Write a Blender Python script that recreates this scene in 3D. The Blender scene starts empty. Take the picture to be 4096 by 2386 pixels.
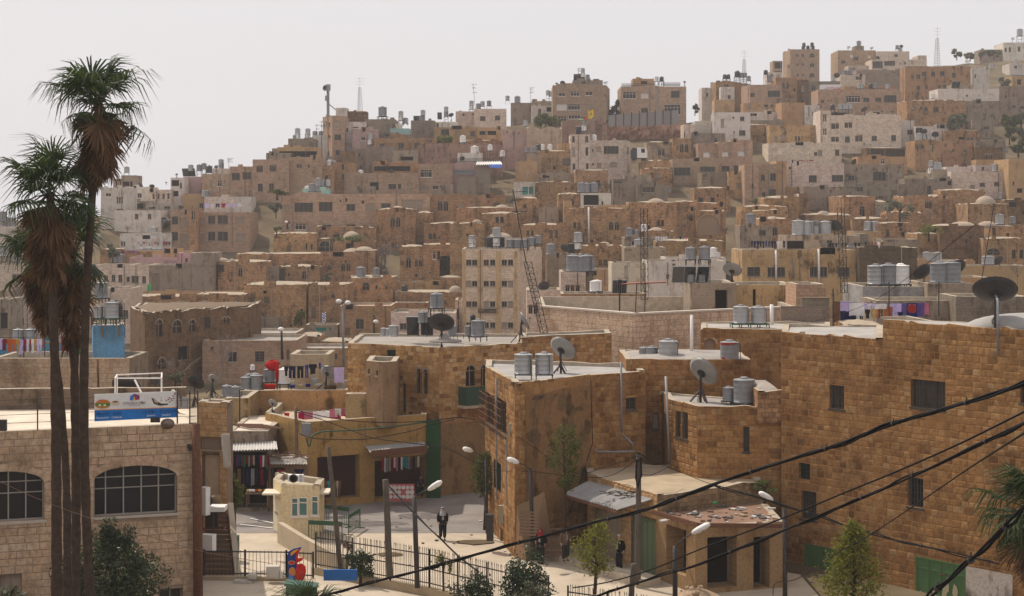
import bpy,math,random
import numpy as np
from mathutils import Vector,Matrix,Quaternion

SC=bpy.context.scene
COL=SC.collection
F,YH,CZ=7000.0,850.0,18.0  # focal length in photo pixels, horizon row, camera height (m)

# ---------------------------------------------------------------- camera, sky, sun, exposure
cam=bpy.data.cameras.new('camera')
cam.sensor_width=36;cam.lens=36*F/4096
cam.shift_y=(YH-1193)/4096
cam.clip_start=.5;cam.clip_end=6000
cob=bpy.data.objects.new('camera',cam);COL.objects.link(cob)
cob.location=(0,0,CZ);cob.rotation_euler=(math.pi/2,0,0)
SC.camera=cob
SUN=Vector((-.40,.40,.82)).normalized()
wd=bpy.data.worlds.new('World');SC.world=wd;wd.use_nodes=True
wn=wd.node_tree;bg=wn.nodes['Background']
sky=wn.nodes.new('ShaderNodeTexSky');sky.sky_type='NISHITA';sky.sun_disc=False
sky.sun_elevation=math.asin(SUN.z);sky.sun_rotation=math.atan2(SUN.x,SUN.y)
sky.dust_density=5;sky.air_density=1.2;sky.ozone_density=1
mx=wn.nodes.new('ShaderNodeMix');mx.data_type='RGBA'
mx.inputs[0].default_value=.88
wn.links.new(sky.outputs[0],mx.inputs[6]);mx.inputs[7].default_value=(8.6,8.45,8.75,1)
wn.links.new(mx.outputs[2],bg.inputs[0]);bg.inputs[1].default_value=.1
sl=bpy.data.lights.new('sun','SUN');sl.energy=3.9;sl.angle=math.radians(.6);sl.color=(1,.93,.82)
so=bpy.data.objects.new('sun',sl);COL.objects.link(so)
so.rotation_euler=SUN.to_track_quat('Z','Y').to_euler();so.location=(0,0,150)
SC.view_settings.view_transform='Standard';SC.view_settings.look='None'
SC.view_settings.exposure=0;SC.view_settings.gamma=1;SC.view_settings.use_curve_mapping=False
SC.render.engine='CYCLES'
SC.cycles.max_bounces=6;SC.cycles.diffuse_bounces=3;SC.cycles.volume_bounces=0
SC.cycles.caustics_reflective=False;SC.cycles.caustics_refractive=False
HAZE=.00028

rnd=random.Random(7)
U=rnd.uniform

# ---------------------------------------------------------------- pixel <-> world, terrain profile
DY=[150,200,300,400,500,600,700,800,900,1000,1100,1200,1300,1400,1500,1600,1700,1900,2160,2400]
DD=[640,600,530,455,405,378,352,332,314,300,288,274,256,228,197,170,148,120,96,82]
ROUGH=[0,85,96,111,126,135,148,165,185,210,236,262,290,315,340,366,395,450,530,600,640]  # depths first paced out on the map
TRUE=[0,85,96,111,126,137,197,228,256,274,288,300,314,332,352,378,405,455,530,600,640]  # the same after measuring storeys
def resurvey(d):return float(np.interp(d,ROUGH,TRUE))
def Dfun(py):return float(np.interp(py,DY,DD))
def P(px,py,D):return Vector(((px-2048)/F*D,D,CZ+(YH-py)/F*D))
def zat(py,D):return CZ+(YH-py)/F*D
def pyof(z,D):return YH-(z-CZ)*F/D
TZ=[zat(y,d)for y,d in zip(DY,DD)]
RX=[-800,0,300,700,1100,1300,1900,2200,2600,3000,3200,3400,3600,4096,5000]
RY=[915,905,850,790,710,600,500,460,500,420,345,330,262,225,200]
def terr(x,D):
 px=2048+x/D*F
 ry=float(np.interp(px,RX,RY));dr=Dfun(ry)
 d=min(D,dr)
 z=float(np.interp(d,DD[::-1],TZ[::-1]))-1.2*min(1,max(0,(D-140)/40))
 if D<120:z=float(np.interp(D,[0,86,97,120],[-1.5,-.3,0,.05]))
 if D>dr:z-=(D-dr)*.12
 return z

_t=[0,0,1]
def tile(ox,oy,s):_t[:]=[ox,oy,s]
def tx(x):return _t[0]+x/_t[2]
def ty(y):return _t[1]+y/_t[2]
TA=(0,100,1.835);TB=(1000,250,2.097);TC=(2000,200,2.097);TD=(3000,100,1.835)
TE=(0,850,2.097);TF=(900,800,2.097);TG=(1800,750,1.957);TH=(2800,750,1.944)
TI=(0,1450,1.568);TJ=(800,1350,1.417);TK=(1700,1350,1.417);TL=(2800,1250,1.292)
def TP(x,y,D):return P(tx(x),ty(y),D)

# ---------------------------------------------------------------- mesh builder
class MB:
 def __init__(s):s.v=[];s.f=[];s.m=[];s.uv=[]
 def add(s,vs,fs,mi=0,uvs=None):
  b=len(s.v);s.v+=[tuple(p)for p in vs]
  for k,f in enumerate(fs):
   s.f.append([b+i for i in f]);s.m.append(mi)
   s.uv.append(uvs[k]if uvs else None)
 def quad(s,a,b,c,d,mi=0,uv=None):s.add([a,b,c,d],[(0,1,2,3)],mi,[uv]if uv else None)
 def box(s,c,size,M=None,mi=0):
  x,y,z=[k/2 for k in size];c=Vector(c)
  vs=[Vector((sx*x,sy*y,sz*z))for sz in(-1,1)for sy in(-1,1)for sx in(-1,1)]
  if M is not None:vs=[M@v for v in vs]
  s.add([v+c for v in vs],[(0,2,3,1),(4,5,7,6),(0,1,5,4),(2,6,7,3),(0,4,6,2),(1,3,7,5)],mi)
 def bar(s,a,b,w,h=None,mi=0,up=Vector((0,0,1))):
  a=Vector(a);b=Vector(b);d=b-a;L=d.length
  if L<1e-6:return
  d/=L
  if abs(d.dot(up))>.98:up=Vector((0,1,0))
  x=d.cross(up).normalized();y=x.cross(d)
  M=Matrix((x,d,y)).transposed()
  s.box((a+b)/2,(w,L,h or w),M,mi)
 def tube(s,pts,r,n=6,mi=0,cap=True):
  pts=[Vector(p)for p in pts];k=len(pts)
  rs=r if isinstance(r,(list,tuple))else[r]*k
  vs=[];prev=None
  for i,p in enumerate(pts):
   d=(pts[min(i+1,k-1)]-pts[max(i-1,0)]).normalized()
   if prev is None:
    a=d.orthogonal().normalized()
   else:
    a=(prev-d*prev.dot(d)).normalized()
   prev=a;b=d.cross(a)
   for j in range(n):
    t=2*math.pi*j/n
    vs.append(p+(a*math.cos(t)+b*math.sin(t))*rs[i])
  fs=[(i*n+j,i*n+(j+1)%n,(i+1)*n+(j+1)%n,(i+1)*n+j)for i in range(k-1)for j in range(n)]
  if cap:fs+=[tuple(range(n))[::-1],tuple((k-1)*n+j for j in range(n))]
  s.add(vs,fs,mi)
 def lathe(s,prof,n=20,c=(0,0,0),M=None,mi=0,sx=1,sy=1):
  c=Vector(c);vs=[]
  for r,z in prof:
   for j in range(n):
    t=2*math.pi*j/n
    v=Vector((r*math.cos(t)*sx,r*math.sin(t)*sy,z))
    vs.append((M@v if M is not None else v)+c)
  k=len(prof)
  fs=[(i*n+j,i*n+(j+1)%n,(i+1)*n+(j+1)%n,(i+1)*n+j)for i in range(k-1)for j in range(n)]
  if prof[0][0]>1e-4:fs.append(tuple(range(n))[::-1])
  if prof[-1][0]>1e-4:fs.append(tuple((k-1)*n+j for j in range(n)))
  s.add(vs,fs,mi)
 def mesh(s,name,mats,smooth=False):
  me=bpy.data.meshes.new(name)
  me.from_pydata(s.v,[],s.f)
  for m in(mats if isinstance(mats,(list,tuple))else[mats]):me.materials.append(m)
  if any(s.m):me.polygons.foreach_set('material_index',s.m)
  if smooth is True:me.polygons.foreach_set('use_smooth',[True]*len(s.f))
  if any(u is not None for u in s.uv):
   l=me.uv_layers.new(name='UVMap');flat=[]
   for f,u in zip(s.f,s.uv):
    for k in range(len(f)):flat+=list(u[k])if u is not None else[0,0]
   l.data.foreach_set('uv',flat)
  me.update()
  return me
 def build(s,name,mats,parent=None,smooth=False,**kw):
  return link(name,s.mesh(name,mats,smooth),parent,**kw)

def link(name,data,parent=None,M=None,**props):
 o=bpy.data.objects.new(name,data);COL.objects.link(o)
 if M is not None:o.matrix_basis=M
 if parent is not None:
  o.parent=parent
  if parent.parent is None:o.matrix_parent_inverse=Matrix.Translation(-parent.location)
 for k,v in props.items():o[k]=v
 return o
def thing(name,label,cat,loc=(0,0,0),group=None):
 o=bpy.data.objects.new(name,None);COL.objects.link(o);o.location=loc
 o.empty_display_size=.3
 o['label']=label;o['category']=cat
 if group:o['group']=group
 return o
def tag(o,label,cat,group=None,kind=None):
 o['label']=label;o['category']=cat
 if group:o['group']=group
 if kind:o['kind']=kind
 return o
KIDS={}
def copy_tree(root,M):
 """copy of a prototype thing (identity parent inverses) with its parts and sub-parts"""
 r=root.copy();COL.objects.link(r);r.matrix_basis=M
 kids=KIDS.get(root.name)
 if kids is None:kids=KIDS[root.name]=[(c,list(c.children))for c in root.children]
 for c,gs in kids:
  d=c.copy();COL.objects.link(d);d.parent=r;d.matrix_parent_inverse=Matrix()
  for g in gs:
   e=g.copy();COL.objects.link(e);e.parent=d;e.matrix_parent_inverse=Matrix()
 return r
def part(name,mb,mats,parent,smooth=False):
 o=bpy.data.objects.new(name,mb.mesh(name,mats,smooth));COL.objects.link(o);o.parent=parent
 return o

# ---------------------------------------------------------------- materials
MATS={}
def newmat(name,col=(.5,.5,.5),rough=.8,metal=0,spec=.3):
 m=bpy.data.materials.new(name);m.use_nodes=True
 b=m.node_tree.nodes['Principled BSDF']
 b.inputs['Base Color'].default_value=(*col,1);b.inputs['Roughness'].default_value=rough
 b.inputs['Metallic'].default_value=metal;b.inputs['Specular IOR Level'].default_value=spec
 MATS[name]=m
 return m,m.node_tree,b
def nd(nt,typ,ins=None,**kw):
 n=nt.nodes.new(typ)
 for k,v in kw.items():setattr(n,k,v)
 for k,v in(ins or{}).items():
  if isinstance(v,bpy.types.NodeSocket):nt.links.new(v,n.inputs[k])
  else:n.inputs[k].default_value=v
 return n
def mul(nt,a,b,fac=1.0,mode='MULTIPLY'):
 n=nd(nt,'ShaderNodeMix',data_type='RGBA',blend_type=mode)
 for i,v in((0,fac),(6,a),(7,b)):
  if isinstance(v,bpy.types.NodeSocket):nt.links.new(v,n.inputs[i])
  else:n.inputs[i].default_value=v
 return n.outputs[2]
def ramp(nt,fac,stops):
 r=nd(nt,'ShaderNodeValToRGB',{0:fac});e=r.color_ramp.elements
 e[0].position,e[0].color=stops[0][0],(*stops[0][1],1)
 e[1].position,e[1].color=stops[-1][0],(*stops[-1][1],1)
 for p,c in stops[1:-1]:
  q=e.new(p);q.color=(*c,1)
 return r.outputs[0]
def g3(v):return(v,v,v)
def noise(nt,vec,scale,detail=4,rough=.6):
 return nd(nt,'ShaderNodeTexNoise',{'Vector':vec,'Scale':scale,'Detail':detail,'Roughness':rough}).outputs[0]
def mapping(nt,vec,sc):return nd(nt,'ShaderNodeMapping',{0:vec,3:sc}).outputs[0]

def wallmat(name,brick=None,distort=0,mortar=.62,var=.25,stain=.5,patch=.35,bump=.4,streak=1.0):
 """facade material in metres (UV): courses, patches, dirt streaks; the tint is the object's own colour"""
 m,nt,b=newmat(name,rough=.92,spec=.15)
 uv=nd(nt,'ShaderNodeUVMap').outputs[0]
 oi=nd(nt,'ShaderNodeObjectInfo')
 off=nd(nt,'ShaderNodeVectorMath',{0:uv,1:oi.outputs['Random']},operation='ADD')
 nt.links.new(nd(nt,'ShaderNodeMath',{0:oi.outputs['Random'],1:37.0},operation='MULTIPLY').outputs[0],off.inputs[1])
 v=off.outputs[0]
 c=oi.outputs['Color'];hgt=None
 if brick:
  bv=uv
  if distort:
   nz=nd(nt,'ShaderNodeTexNoise',{'Vector':v,'Scale':2.2,'Detail':2.0}).outputs[1]
   sub=nd(nt,'ShaderNodeVectorMath',{0:nz,1:(.5,.5,.5)},operation='SUBTRACT').outputs[0]
   bv=nd(nt,'ShaderNodeVectorMath',{0:sub,1:(distort,distort,0),2:uv},operation='MULTIPLY_ADD').outputs[0]
  bk=nd(nt,'ShaderNodeTexBrick',{'Vector':bv,'Color1':(*g3(1-var),1),'Color2':(*g3(1+var*.7),1),'Mortar':(*g3(mortar),1),
    'Scale':1.0,'Mortar Size':.018,'Mortar Smooth':.3,'Brick Width':brick[1],'Row Height':brick[0]},offset=.5,offset_frequency=2,squash=1)
  c=mul(nt,c,bk.outputs[0])
  hgt=bk.outputs[1]
 p=noise(nt,v,.45,5)
 c=mul(nt,c,ramp(nt,p,[(.3,(1-patch,1-patch*1.05,1-patch*1.1)),(.5,g3(1)),(.72,(1+patch*.45,1+patch*.4,1+patch*.3))]))
 f=noise(nt,v,7,6,.7)
 c=mul(nt,c,ramp(nt,f,[(.3,g3(.72)),(.6,g3(1.08))]))
 if streak:
  s1=noise(nt,mapping(nt,v,(1.6,.16,1)),1.0,5,.65)
  s2=noise(nt,v,.8,3)
  s=nd(nt,'ShaderNodeMath',{0:s1,1:s2},operation='MULTIPLY').outputs[0]
  k=1-stain
  c=mul(nt,c,ramp(nt,s,[(.26,g3(1)),(.38,(k*1.05,k*.96,k*.88))]),streak)
 nt.links.new(c,b.inputs['Base Color'])
 hh=noise(nt,v,9,6,.7)
 if hgt is not None:
  inv=nd(nt,'ShaderNodeMath',{0:hh,1:hgt},operation='SUBTRACT').outputs[0]
 else:inv=hh
 bp=nd(nt,'ShaderNodeBump',{'Strength':bump,'Distance':.05,'Height':inv})
 nt.links.new(bp.outputs[0],b.inputs['Normal'])
 return m
wallmat('ashlar',(.27,.52),.0,.62,.18,.22,.09,.35)
wallmat('ashlar_worn',(.27,.52),.02,.6,.24,.4,.22,.4)
wallmat('rubble',(.24,.36),.10,.6,.28,.55,.38,.7)
wallmat('plaster',None,stain=.32,patch=.12,bump=.25)
wallmat('plaster_dirty',None,stain=.72,patch=.3,bump=.35)
wallmat('cream_paint',None,stain=.2,patch=.08,bump=.08)
wallmat('concrete',(.2,.4),.0,.86,.1,.45,.22,.2)
wallmat('cliff',None,stain=.55,patch=.4,bump=1.0)
wallmat('mortar_wall',None,stain=.5,patch=.3,bump=.5)
STY={  # style: material, tint, ragged top
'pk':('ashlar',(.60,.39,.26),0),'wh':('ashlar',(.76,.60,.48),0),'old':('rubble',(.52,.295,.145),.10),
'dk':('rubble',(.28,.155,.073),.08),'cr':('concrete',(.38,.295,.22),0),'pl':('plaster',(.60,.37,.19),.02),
'wp':('plaster',(.74,.65,.57),0),'pp':('plaster',(.62,.40,.36),0),'ye':('plaster_dirty',(.64,.405,.20),.02),
'or':('plaster_dirty',(.48,.27,.14),.02),'st':('ashlar_worn',(.54,.305,.15),.02),'gr':('plaster_dirty',(.44,.335,.24),.02),
'cl':('cliff',(.42,.25,.18),.25),'tq':('plaster',(.36,.56,.53),0)}

def simple(name,col,rough=.7,metal=0,var=.15,scale=6,spec=.3,objcol=False,bump=0):
 m,nt,b=newmat(name,col,rough,metal,spec)
 tc=nd(nt,'ShaderNodeTexCoord').outputs['Object']
 n=noise(nt,tc,scale,5,.65)
 base=nd(nt,'ShaderNodeObjectInfo').outputs['Color']if objcol else(*col,1)
 c=mul(nt,base,ramp(nt,n,[(.3,g3(1-var)),(.7,g3(1+var*.6))]))
 nt.links.new(c,b.inputs['Base Color'])
 if bump:
  nt.links.new(nd(nt,'ShaderNodeBump',{'Strength':bump,'Distance':.03,'Height':noise(nt,tc,scale*2,6,.7)}).outputs[0],b.inputs['Normal'])
 return m
simple('roof',(.58,.52,.46),.9,0,.25,.7,.1,True,.3)
simple('coping_pale',(.40,.33,.25),.95,0,.3,2,.1,False,.4)
simple('glass_dark',(.016,.013,.012),.3,0,.3,1,.22)
simple('glass_brown',(.06,.045,.035),.35,0,.4,1.5,.2)
simple('glass_teal',(.10,.20,.19),.15,0,.2,2,.5)
simple('blind',(.36,.29,.23),.7,0,.2,3)
simple('blind_white',(.62,.57,.52),.6,0,.15,3)
simple('frame',(.55,.5,.45),.6,0,.1,3,.3,True)
simple('iron',(.05,.042,.04),.6,.3,.3,8)
simple('iron_green',(.035,.09,.05),.6,.1,.25,8)
simple('rust',(.15,.065,.035),.85,.1,.4,9)
simple('galv',(.36,.355,.35),.42,.5,.12,3)
simple('galv_dull',(.235,.235,.24),.55,.3,.2,3)
simple('black_plastic',(.03,.03,.032),.45,0,.2,4)
simple('white_paint',(.74,.70,.66),.55,0,.1,4)
simple('dish_light',(.27,.255,.235),.5,.1,.15,3)
simple('dish_dark',(.055,.05,.05),.6,.2,.25,3)
simple('solar',(.02,.022,.03),.2,0,.2,2,.6)
simple('tint',(.5,.5,.5),.8,0,.12,4,.2,True)
simple('cloth',(.5,.5,.5),.9,0,.12,5,.1,True)
simple('asphalt',(.24,.21,.19),.95,0,.22,.6,.1,False,.3)
simple('pavement',(.47,.385,.29),.92,0,.18,.5,.1,False,.3)
simple('earth',(.145,.108,.066),.95,0,.5,.12,.05,False,.5)
simple('wood',(.18,.11,.07),.85,0,.3,5)
simple('painted_inside_shade',(.014,.011,.009),1,0,.3,2,0)  # near-black sheet colour: the shade of unlit interiors painted behind openings
simple('wood_grey',(.10,.078,.06),.9,0,.3,4)
simple('skin',(.42,.24,.16),.6,0,.08,8)
simple('cable',(.010,.010,.011),.7,0,.2,8,.08)
simple('rock',(.34,.24,.16),.95,0,.35,2,.1,False,.5)
def leafmat(name,a,bcol,rough=.45,trans=.25):
 m,nt,b=newmat(name,a,rough,0,.25)
 g=nd(nt,'ShaderNodeNewGeometry');oi=nd(nt,'ShaderNodeObjectInfo')
 r=nd(nt,'ShaderNodeMath',{0:g.outputs['Random Per Island'],1:oi.outputs['Random']},operation='ADD').outputs[0]
 r=nd(nt,'ShaderNodeMath',{0:r},operation='FRACT').outputs[0]
 c=ramp(nt,r,[(0,a),(1,bcol)])
 nt.links.new(c,b.inputs['Base Color'])
 t=nd(nt,'ShaderNodeBsdfTranslucent',{0:c})
 mxs=nd(nt,'ShaderNodeMixShader',{0:trans,1:b.outputs[0],2:t.outputs[0]})
 nt.links.new(mxs.outputs[0],nt.nodes['Material Output'].inputs[0])
 return m
nt=MATS['cloth'].node_tree;b=nt.nodes['Principled BSDF'];src=b.inputs['Base Color'].links[0].from_socket
t=nd(nt,'ShaderNodeBsdfTranslucent',{0:src});mxs=nd(nt,'ShaderNodeMixShader',{0:.4,1:b.outputs[0],2:t.outputs[0]});nt.links.new(mxs.outputs[0],nt.nodes['Material Output'].inputs[0])
leafmat('leaf_palm',(.014,.034,.008),(.055,.08,.02),.5,.35)
leafmat('leaf_dead',(.075,.034,.014),(.17,.09,.04),.8)
leafmat('leaf_dark',(.014,.028,.012),(.05,.07,.025),.4)
leafmat('leaf_light',(.09,.105,.014),(.24,.22,.03),.75,.45)
leafmat('leaf_mid',(.04,.055,.012),(.13,.13,.025),.75,.4)
leafmat('leaf_olive',(.07,.08,.045),(.15,.15,.09),.6)
leafmat('twig',(.14,.10,.08),(.25,.2,.17),.9,0)
leafmat('grass',(.07,.09,.025),(.16,.17,.05),.8)
simple('bark',(.062,.04,.028),.95,0,.45,5,.1,False,.8)

def stonemat(name,cols,rough=.9,bump=.5):
 m,nt,b=newmat(name,cols[0],rough,0,.15)
 g=nd(nt,'ShaderNodeNewGeometry');oi=nd(nt,'ShaderNodeObjectInfo')
 tc=nd(nt,'ShaderNodeTexCoord').outputs['Generated']
 pos=g.outputs['Position']
 r=nd(nt,'ShaderNodeMath',{0:g.outputs['Random Per Island'],1:oi.outputs['Random']},operation='ADD').outputs[0]
 r=nd(nt,'ShaderNodeMath',{0:r},operation='FRACT').outputs[0]
 n=len(cols)
 c=ramp(nt,r,[(i/(n-1),cc)for i,cc in enumerate(cols)])
 c=mul(nt,c,ramp(nt,noise(nt,pos,5,6,.7),[(.3,g3(.5)),(.6,g3(.95))]))
 c=mul(nt,c,ramp(nt,noise(nt,pos,.5,4),[(.32,(.6,.55,.5)),(.5,g3(1)),(.7,(1.12,1.1,1.05))]))
 s=noise(nt,mapping(nt,pos,(1.4,1.4,.22)),1.0,5,.65)
 c=mul(nt,c,ramp(nt,s,[(.58,g3(1)),(.72,(.42,.36,.3))]),.75)
 nt.links.new(c,b.inputs['Base Color'])
 nt.links.new(nd(nt,'ShaderNodeBump',{'Strength':bump,'Distance':.03,'Height':noise(nt,pos,14,6,.7)}).outputs[0],b.inputs['Normal'])
 return m
stonemat('stone_orange',[(.21,.105,.04),(.39,.20,.076),(.34,.17,.062),(.43,.24,.098),(.37,.19,.07),(.28,.135,.048),(.47,.285,.135)])
stonemat('stone_pale',[(.66,.45,.30),(.72,.51,.36),(.69,.48,.33)])
stonemat('stone_tan',[(.54,.31,.14),(.62,.39,.20),(.57,.34,.16),(.65,.43,.24)])
stonemat('stone_pink',[(.50,.33,.205),(.57,.40,.265),(.53,.36,.23),(.59,.43,.295)])
stonemat('stone_mixed',[(.24,.115,.045),(.58,.345,.155),(.52,.285,.11),(.42,.21,.075),(.62,.41,.215)])
M=MATS
# ---------------------------------------------------------------- ground
def ground():
 nx,ny=150,190
 xs=np.linspace(-330,330,nx)
 ys=np.concatenate([np.linspace(15,130,46),np.linspace(132,640,110),np.linspace(660,1400,ny-156)])
 mb=MB();r=random.Random(3)
 for y in ys:
  for x in xs:
   d=max(0,min(1,(y-125)/40))
   mb.v.append((x,y,terr(x,y)-.15+d*r.uniform(-.35,.35)))
 for j in range(ny-1):
  for i in range(nx-1):
   a=j*nx+i
   mb.f.append([a,a+1,a+nx+1,a+nx]);mb.m.append(0);mb.uv.append(None)
 o=mb.build('ground',M['earth'],smooth=True);o['kind']='structure'
ground()

# ---------------------------------------------------------------- auto labels for repeats that sit on a host
REG=[]
def reg(o,noun,host,px,cat,group):REG.append((o,noun,host,px));o['category']=cat;o['group']=group
ORD=['first','second','third','fourth','fifth','sixth','seventh','eighth','ninth','tenth','eleventh','twelfth']
NUM=['zero','one','two','three','four','five','six','seven','eight','nine','ten','eleven','twelve']
def label_all():
 d={}
 for o,noun,host,px in REG:d.setdefault((noun,host),[]).append((px,o))
 for(noun,host),L in d.items():
  L.sort(key=lambda t:t[0]);n=len(L)
  for i,(px,o)in enumerate(L):
   if n>12:s='one of the many '+noun+'s scattered'
   elif n==1:s=noun
   elif n==2:s=('left ','right ')[i]+noun
   elif n==3:s=('left ','middle ','right ')[i]+noun
   else:s=ORD[min(i,11)]+' '+noun+' from left'
   o['label']=' '.join((s+' on '+host).split()[:16])

# ---------------------------------------------------------------- houses
class Face:
 """a vertical wall face from plan point a to plan point b (left to right seen from outside)"""
 def __init__(s,a,b,z0,z1):
  s.a=Vector(a);s.b=Vector(b);s.z0=z0;s.z1=z1
  d=s.b-s.a;s.L=d.length;s.u=d/s.L;s.n=Vector((s.u.y,-s.u.x))
 def pt(s,u,z,out=0):
  p=s.a+s.u*u+s.n*out
  return Vector((p.x,p.y,z))
 def hit(s,px,py):
  k=(px-2048)/F
  den=s.u.x-k*s.u.y
  t=(k*s.a.y-s.a.x)/den if abs(den)>1e-9 else 0
  y=s.a.y+s.u.y*t
  return t,zat(py,y)
 def pxr(s):return sorted((2048+s.a.x/s.a.y*F,2048+s.b.x/s.b.y*F))
 def front(s):return s.n.dot(-s.a)>0

def arch_pts(u0,u1,z0,z1,n=8,rise=None):
 w=(u1-u0)/2;rise=w if rise is None else rise;zs=z1-rise;c=(u0+u1)/2
 return[(c-w*math.cos(math.pi*i/n),zs+rise*math.sin(math.pi*i/n))for i in range(n+1)]

def wallface(mb,fc,holes,ragf,thick=.35,rec=.2,roof_in=None,seg=1.3):
 """face with real openings, reveals, top ring; holes: (u0,u1,z0,z1,arch rise or 0)"""
 us={0,fc.L};zs={fc.z0,fc.z1-.3}
 for h in holes:us|={h[0],h[1]};zs|={h[2],h[3]}
 if ragf:
  k=max(1,int(fc.L/seg))
  us|={fc.L*i/k for i in range(1,k)}
 us=sorted(us);zs=sorted(zs)
 us=[u for i,u in enumerate(us)if i==0 or u-us[i-1]>1e-3]
 zs=[z for i,z in enumerate(zs)if i==0 or z-zs[i-1]>1e-3]
 tops=[fc.z1+(U(-ragf,ragf)if ragf else 0)for _ in us]
 zl=zs+[None]
 for i in range(len(us)-1):
  um=(us[i]+us[i+1])/2;run=None
  for j in range(len(zl)-1):
   za=zl[j];zb=zl[j+1]
   zm=(za+zb)/2 if zb is not None else fc.z1
   if any(h[0]<um<h[1]and h[2]<zm<h[3]for h in holes):continue
   zb0=zb if zb is not None else tops[i];zb1=zb if zb is not None else tops[i+1]
   mb.quad(fc.pt(us[i],za),fc.pt(us[i+1],za),fc.pt(us[i+1],zb1),fc.pt(us[i],zb0),0,
     [(us[i],za),(us[i+1],za),(us[i+1],zb1),(us[i],zb0)])
  # top ring and inner parapet side
  a,b=fc.pt(us[i],tops[i]),fc.pt(us[i+1],tops[i+1])
  c,d=fc.pt(us[i+1],tops[i+1],-thick),fc.pt(us[i],tops[i],-thick)
  mb.quad(a,b,c,d,1,[(us[i],0),(us[i+1],0),(us[i+1],.3),(us[i],.3)])
  if roof_in is not None:
   e,f=fc.pt(us[i+1],roof_in,-thick),fc.pt(us[i],roof_in,-thick)
   mb.quad(d,c,e,f,1,[(us[i],0),(us[i+1],0),(us[i+1],.5),(us[i],.5)])
 for u0,u1,z0,z1,ar in holes:
  dp=-rec
  def rv(p,q):mb.quad(fc.pt(*p),fc.pt(*q),fc.pt(*q,dp),fc.pt(*p,dp),0,[(0,p[1]),(.2,q[1]),(.2,q[1]),(0,p[1])])
  rv((u0,z0),(u0,z1));rv((u1,z1),(u1,z0));rv((u1,z0),(u0,z0));rv((u0,z1),(u1,z1))
  if ar:
   ap=arch_pts(u0,u1,z0,z1,10,ar);h=len(ap)//2
   for side,pts in((0,ap[:h+1]),(1,ap[h:])):
    cu=u0 if side==0 else u1
    for p,q in zip(pts[:-1],pts[1:]):
     mb.add([fc.pt(cu,z1,.001),fc.pt(*p,.001),fc.pt(*q,.001)],[(0,1,2)if side==0 else(0,1,2)],0,[[(cu,z1),p,q]])
     mb.quad(fc.pt(*p,.001),fc.pt(*q,.001),fc.pt(*q,dp),fc.pt(*p,dp),0,[(0,p[1]),(.2,q[1]),(.2,q[1]),(0,p[1])])

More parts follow.
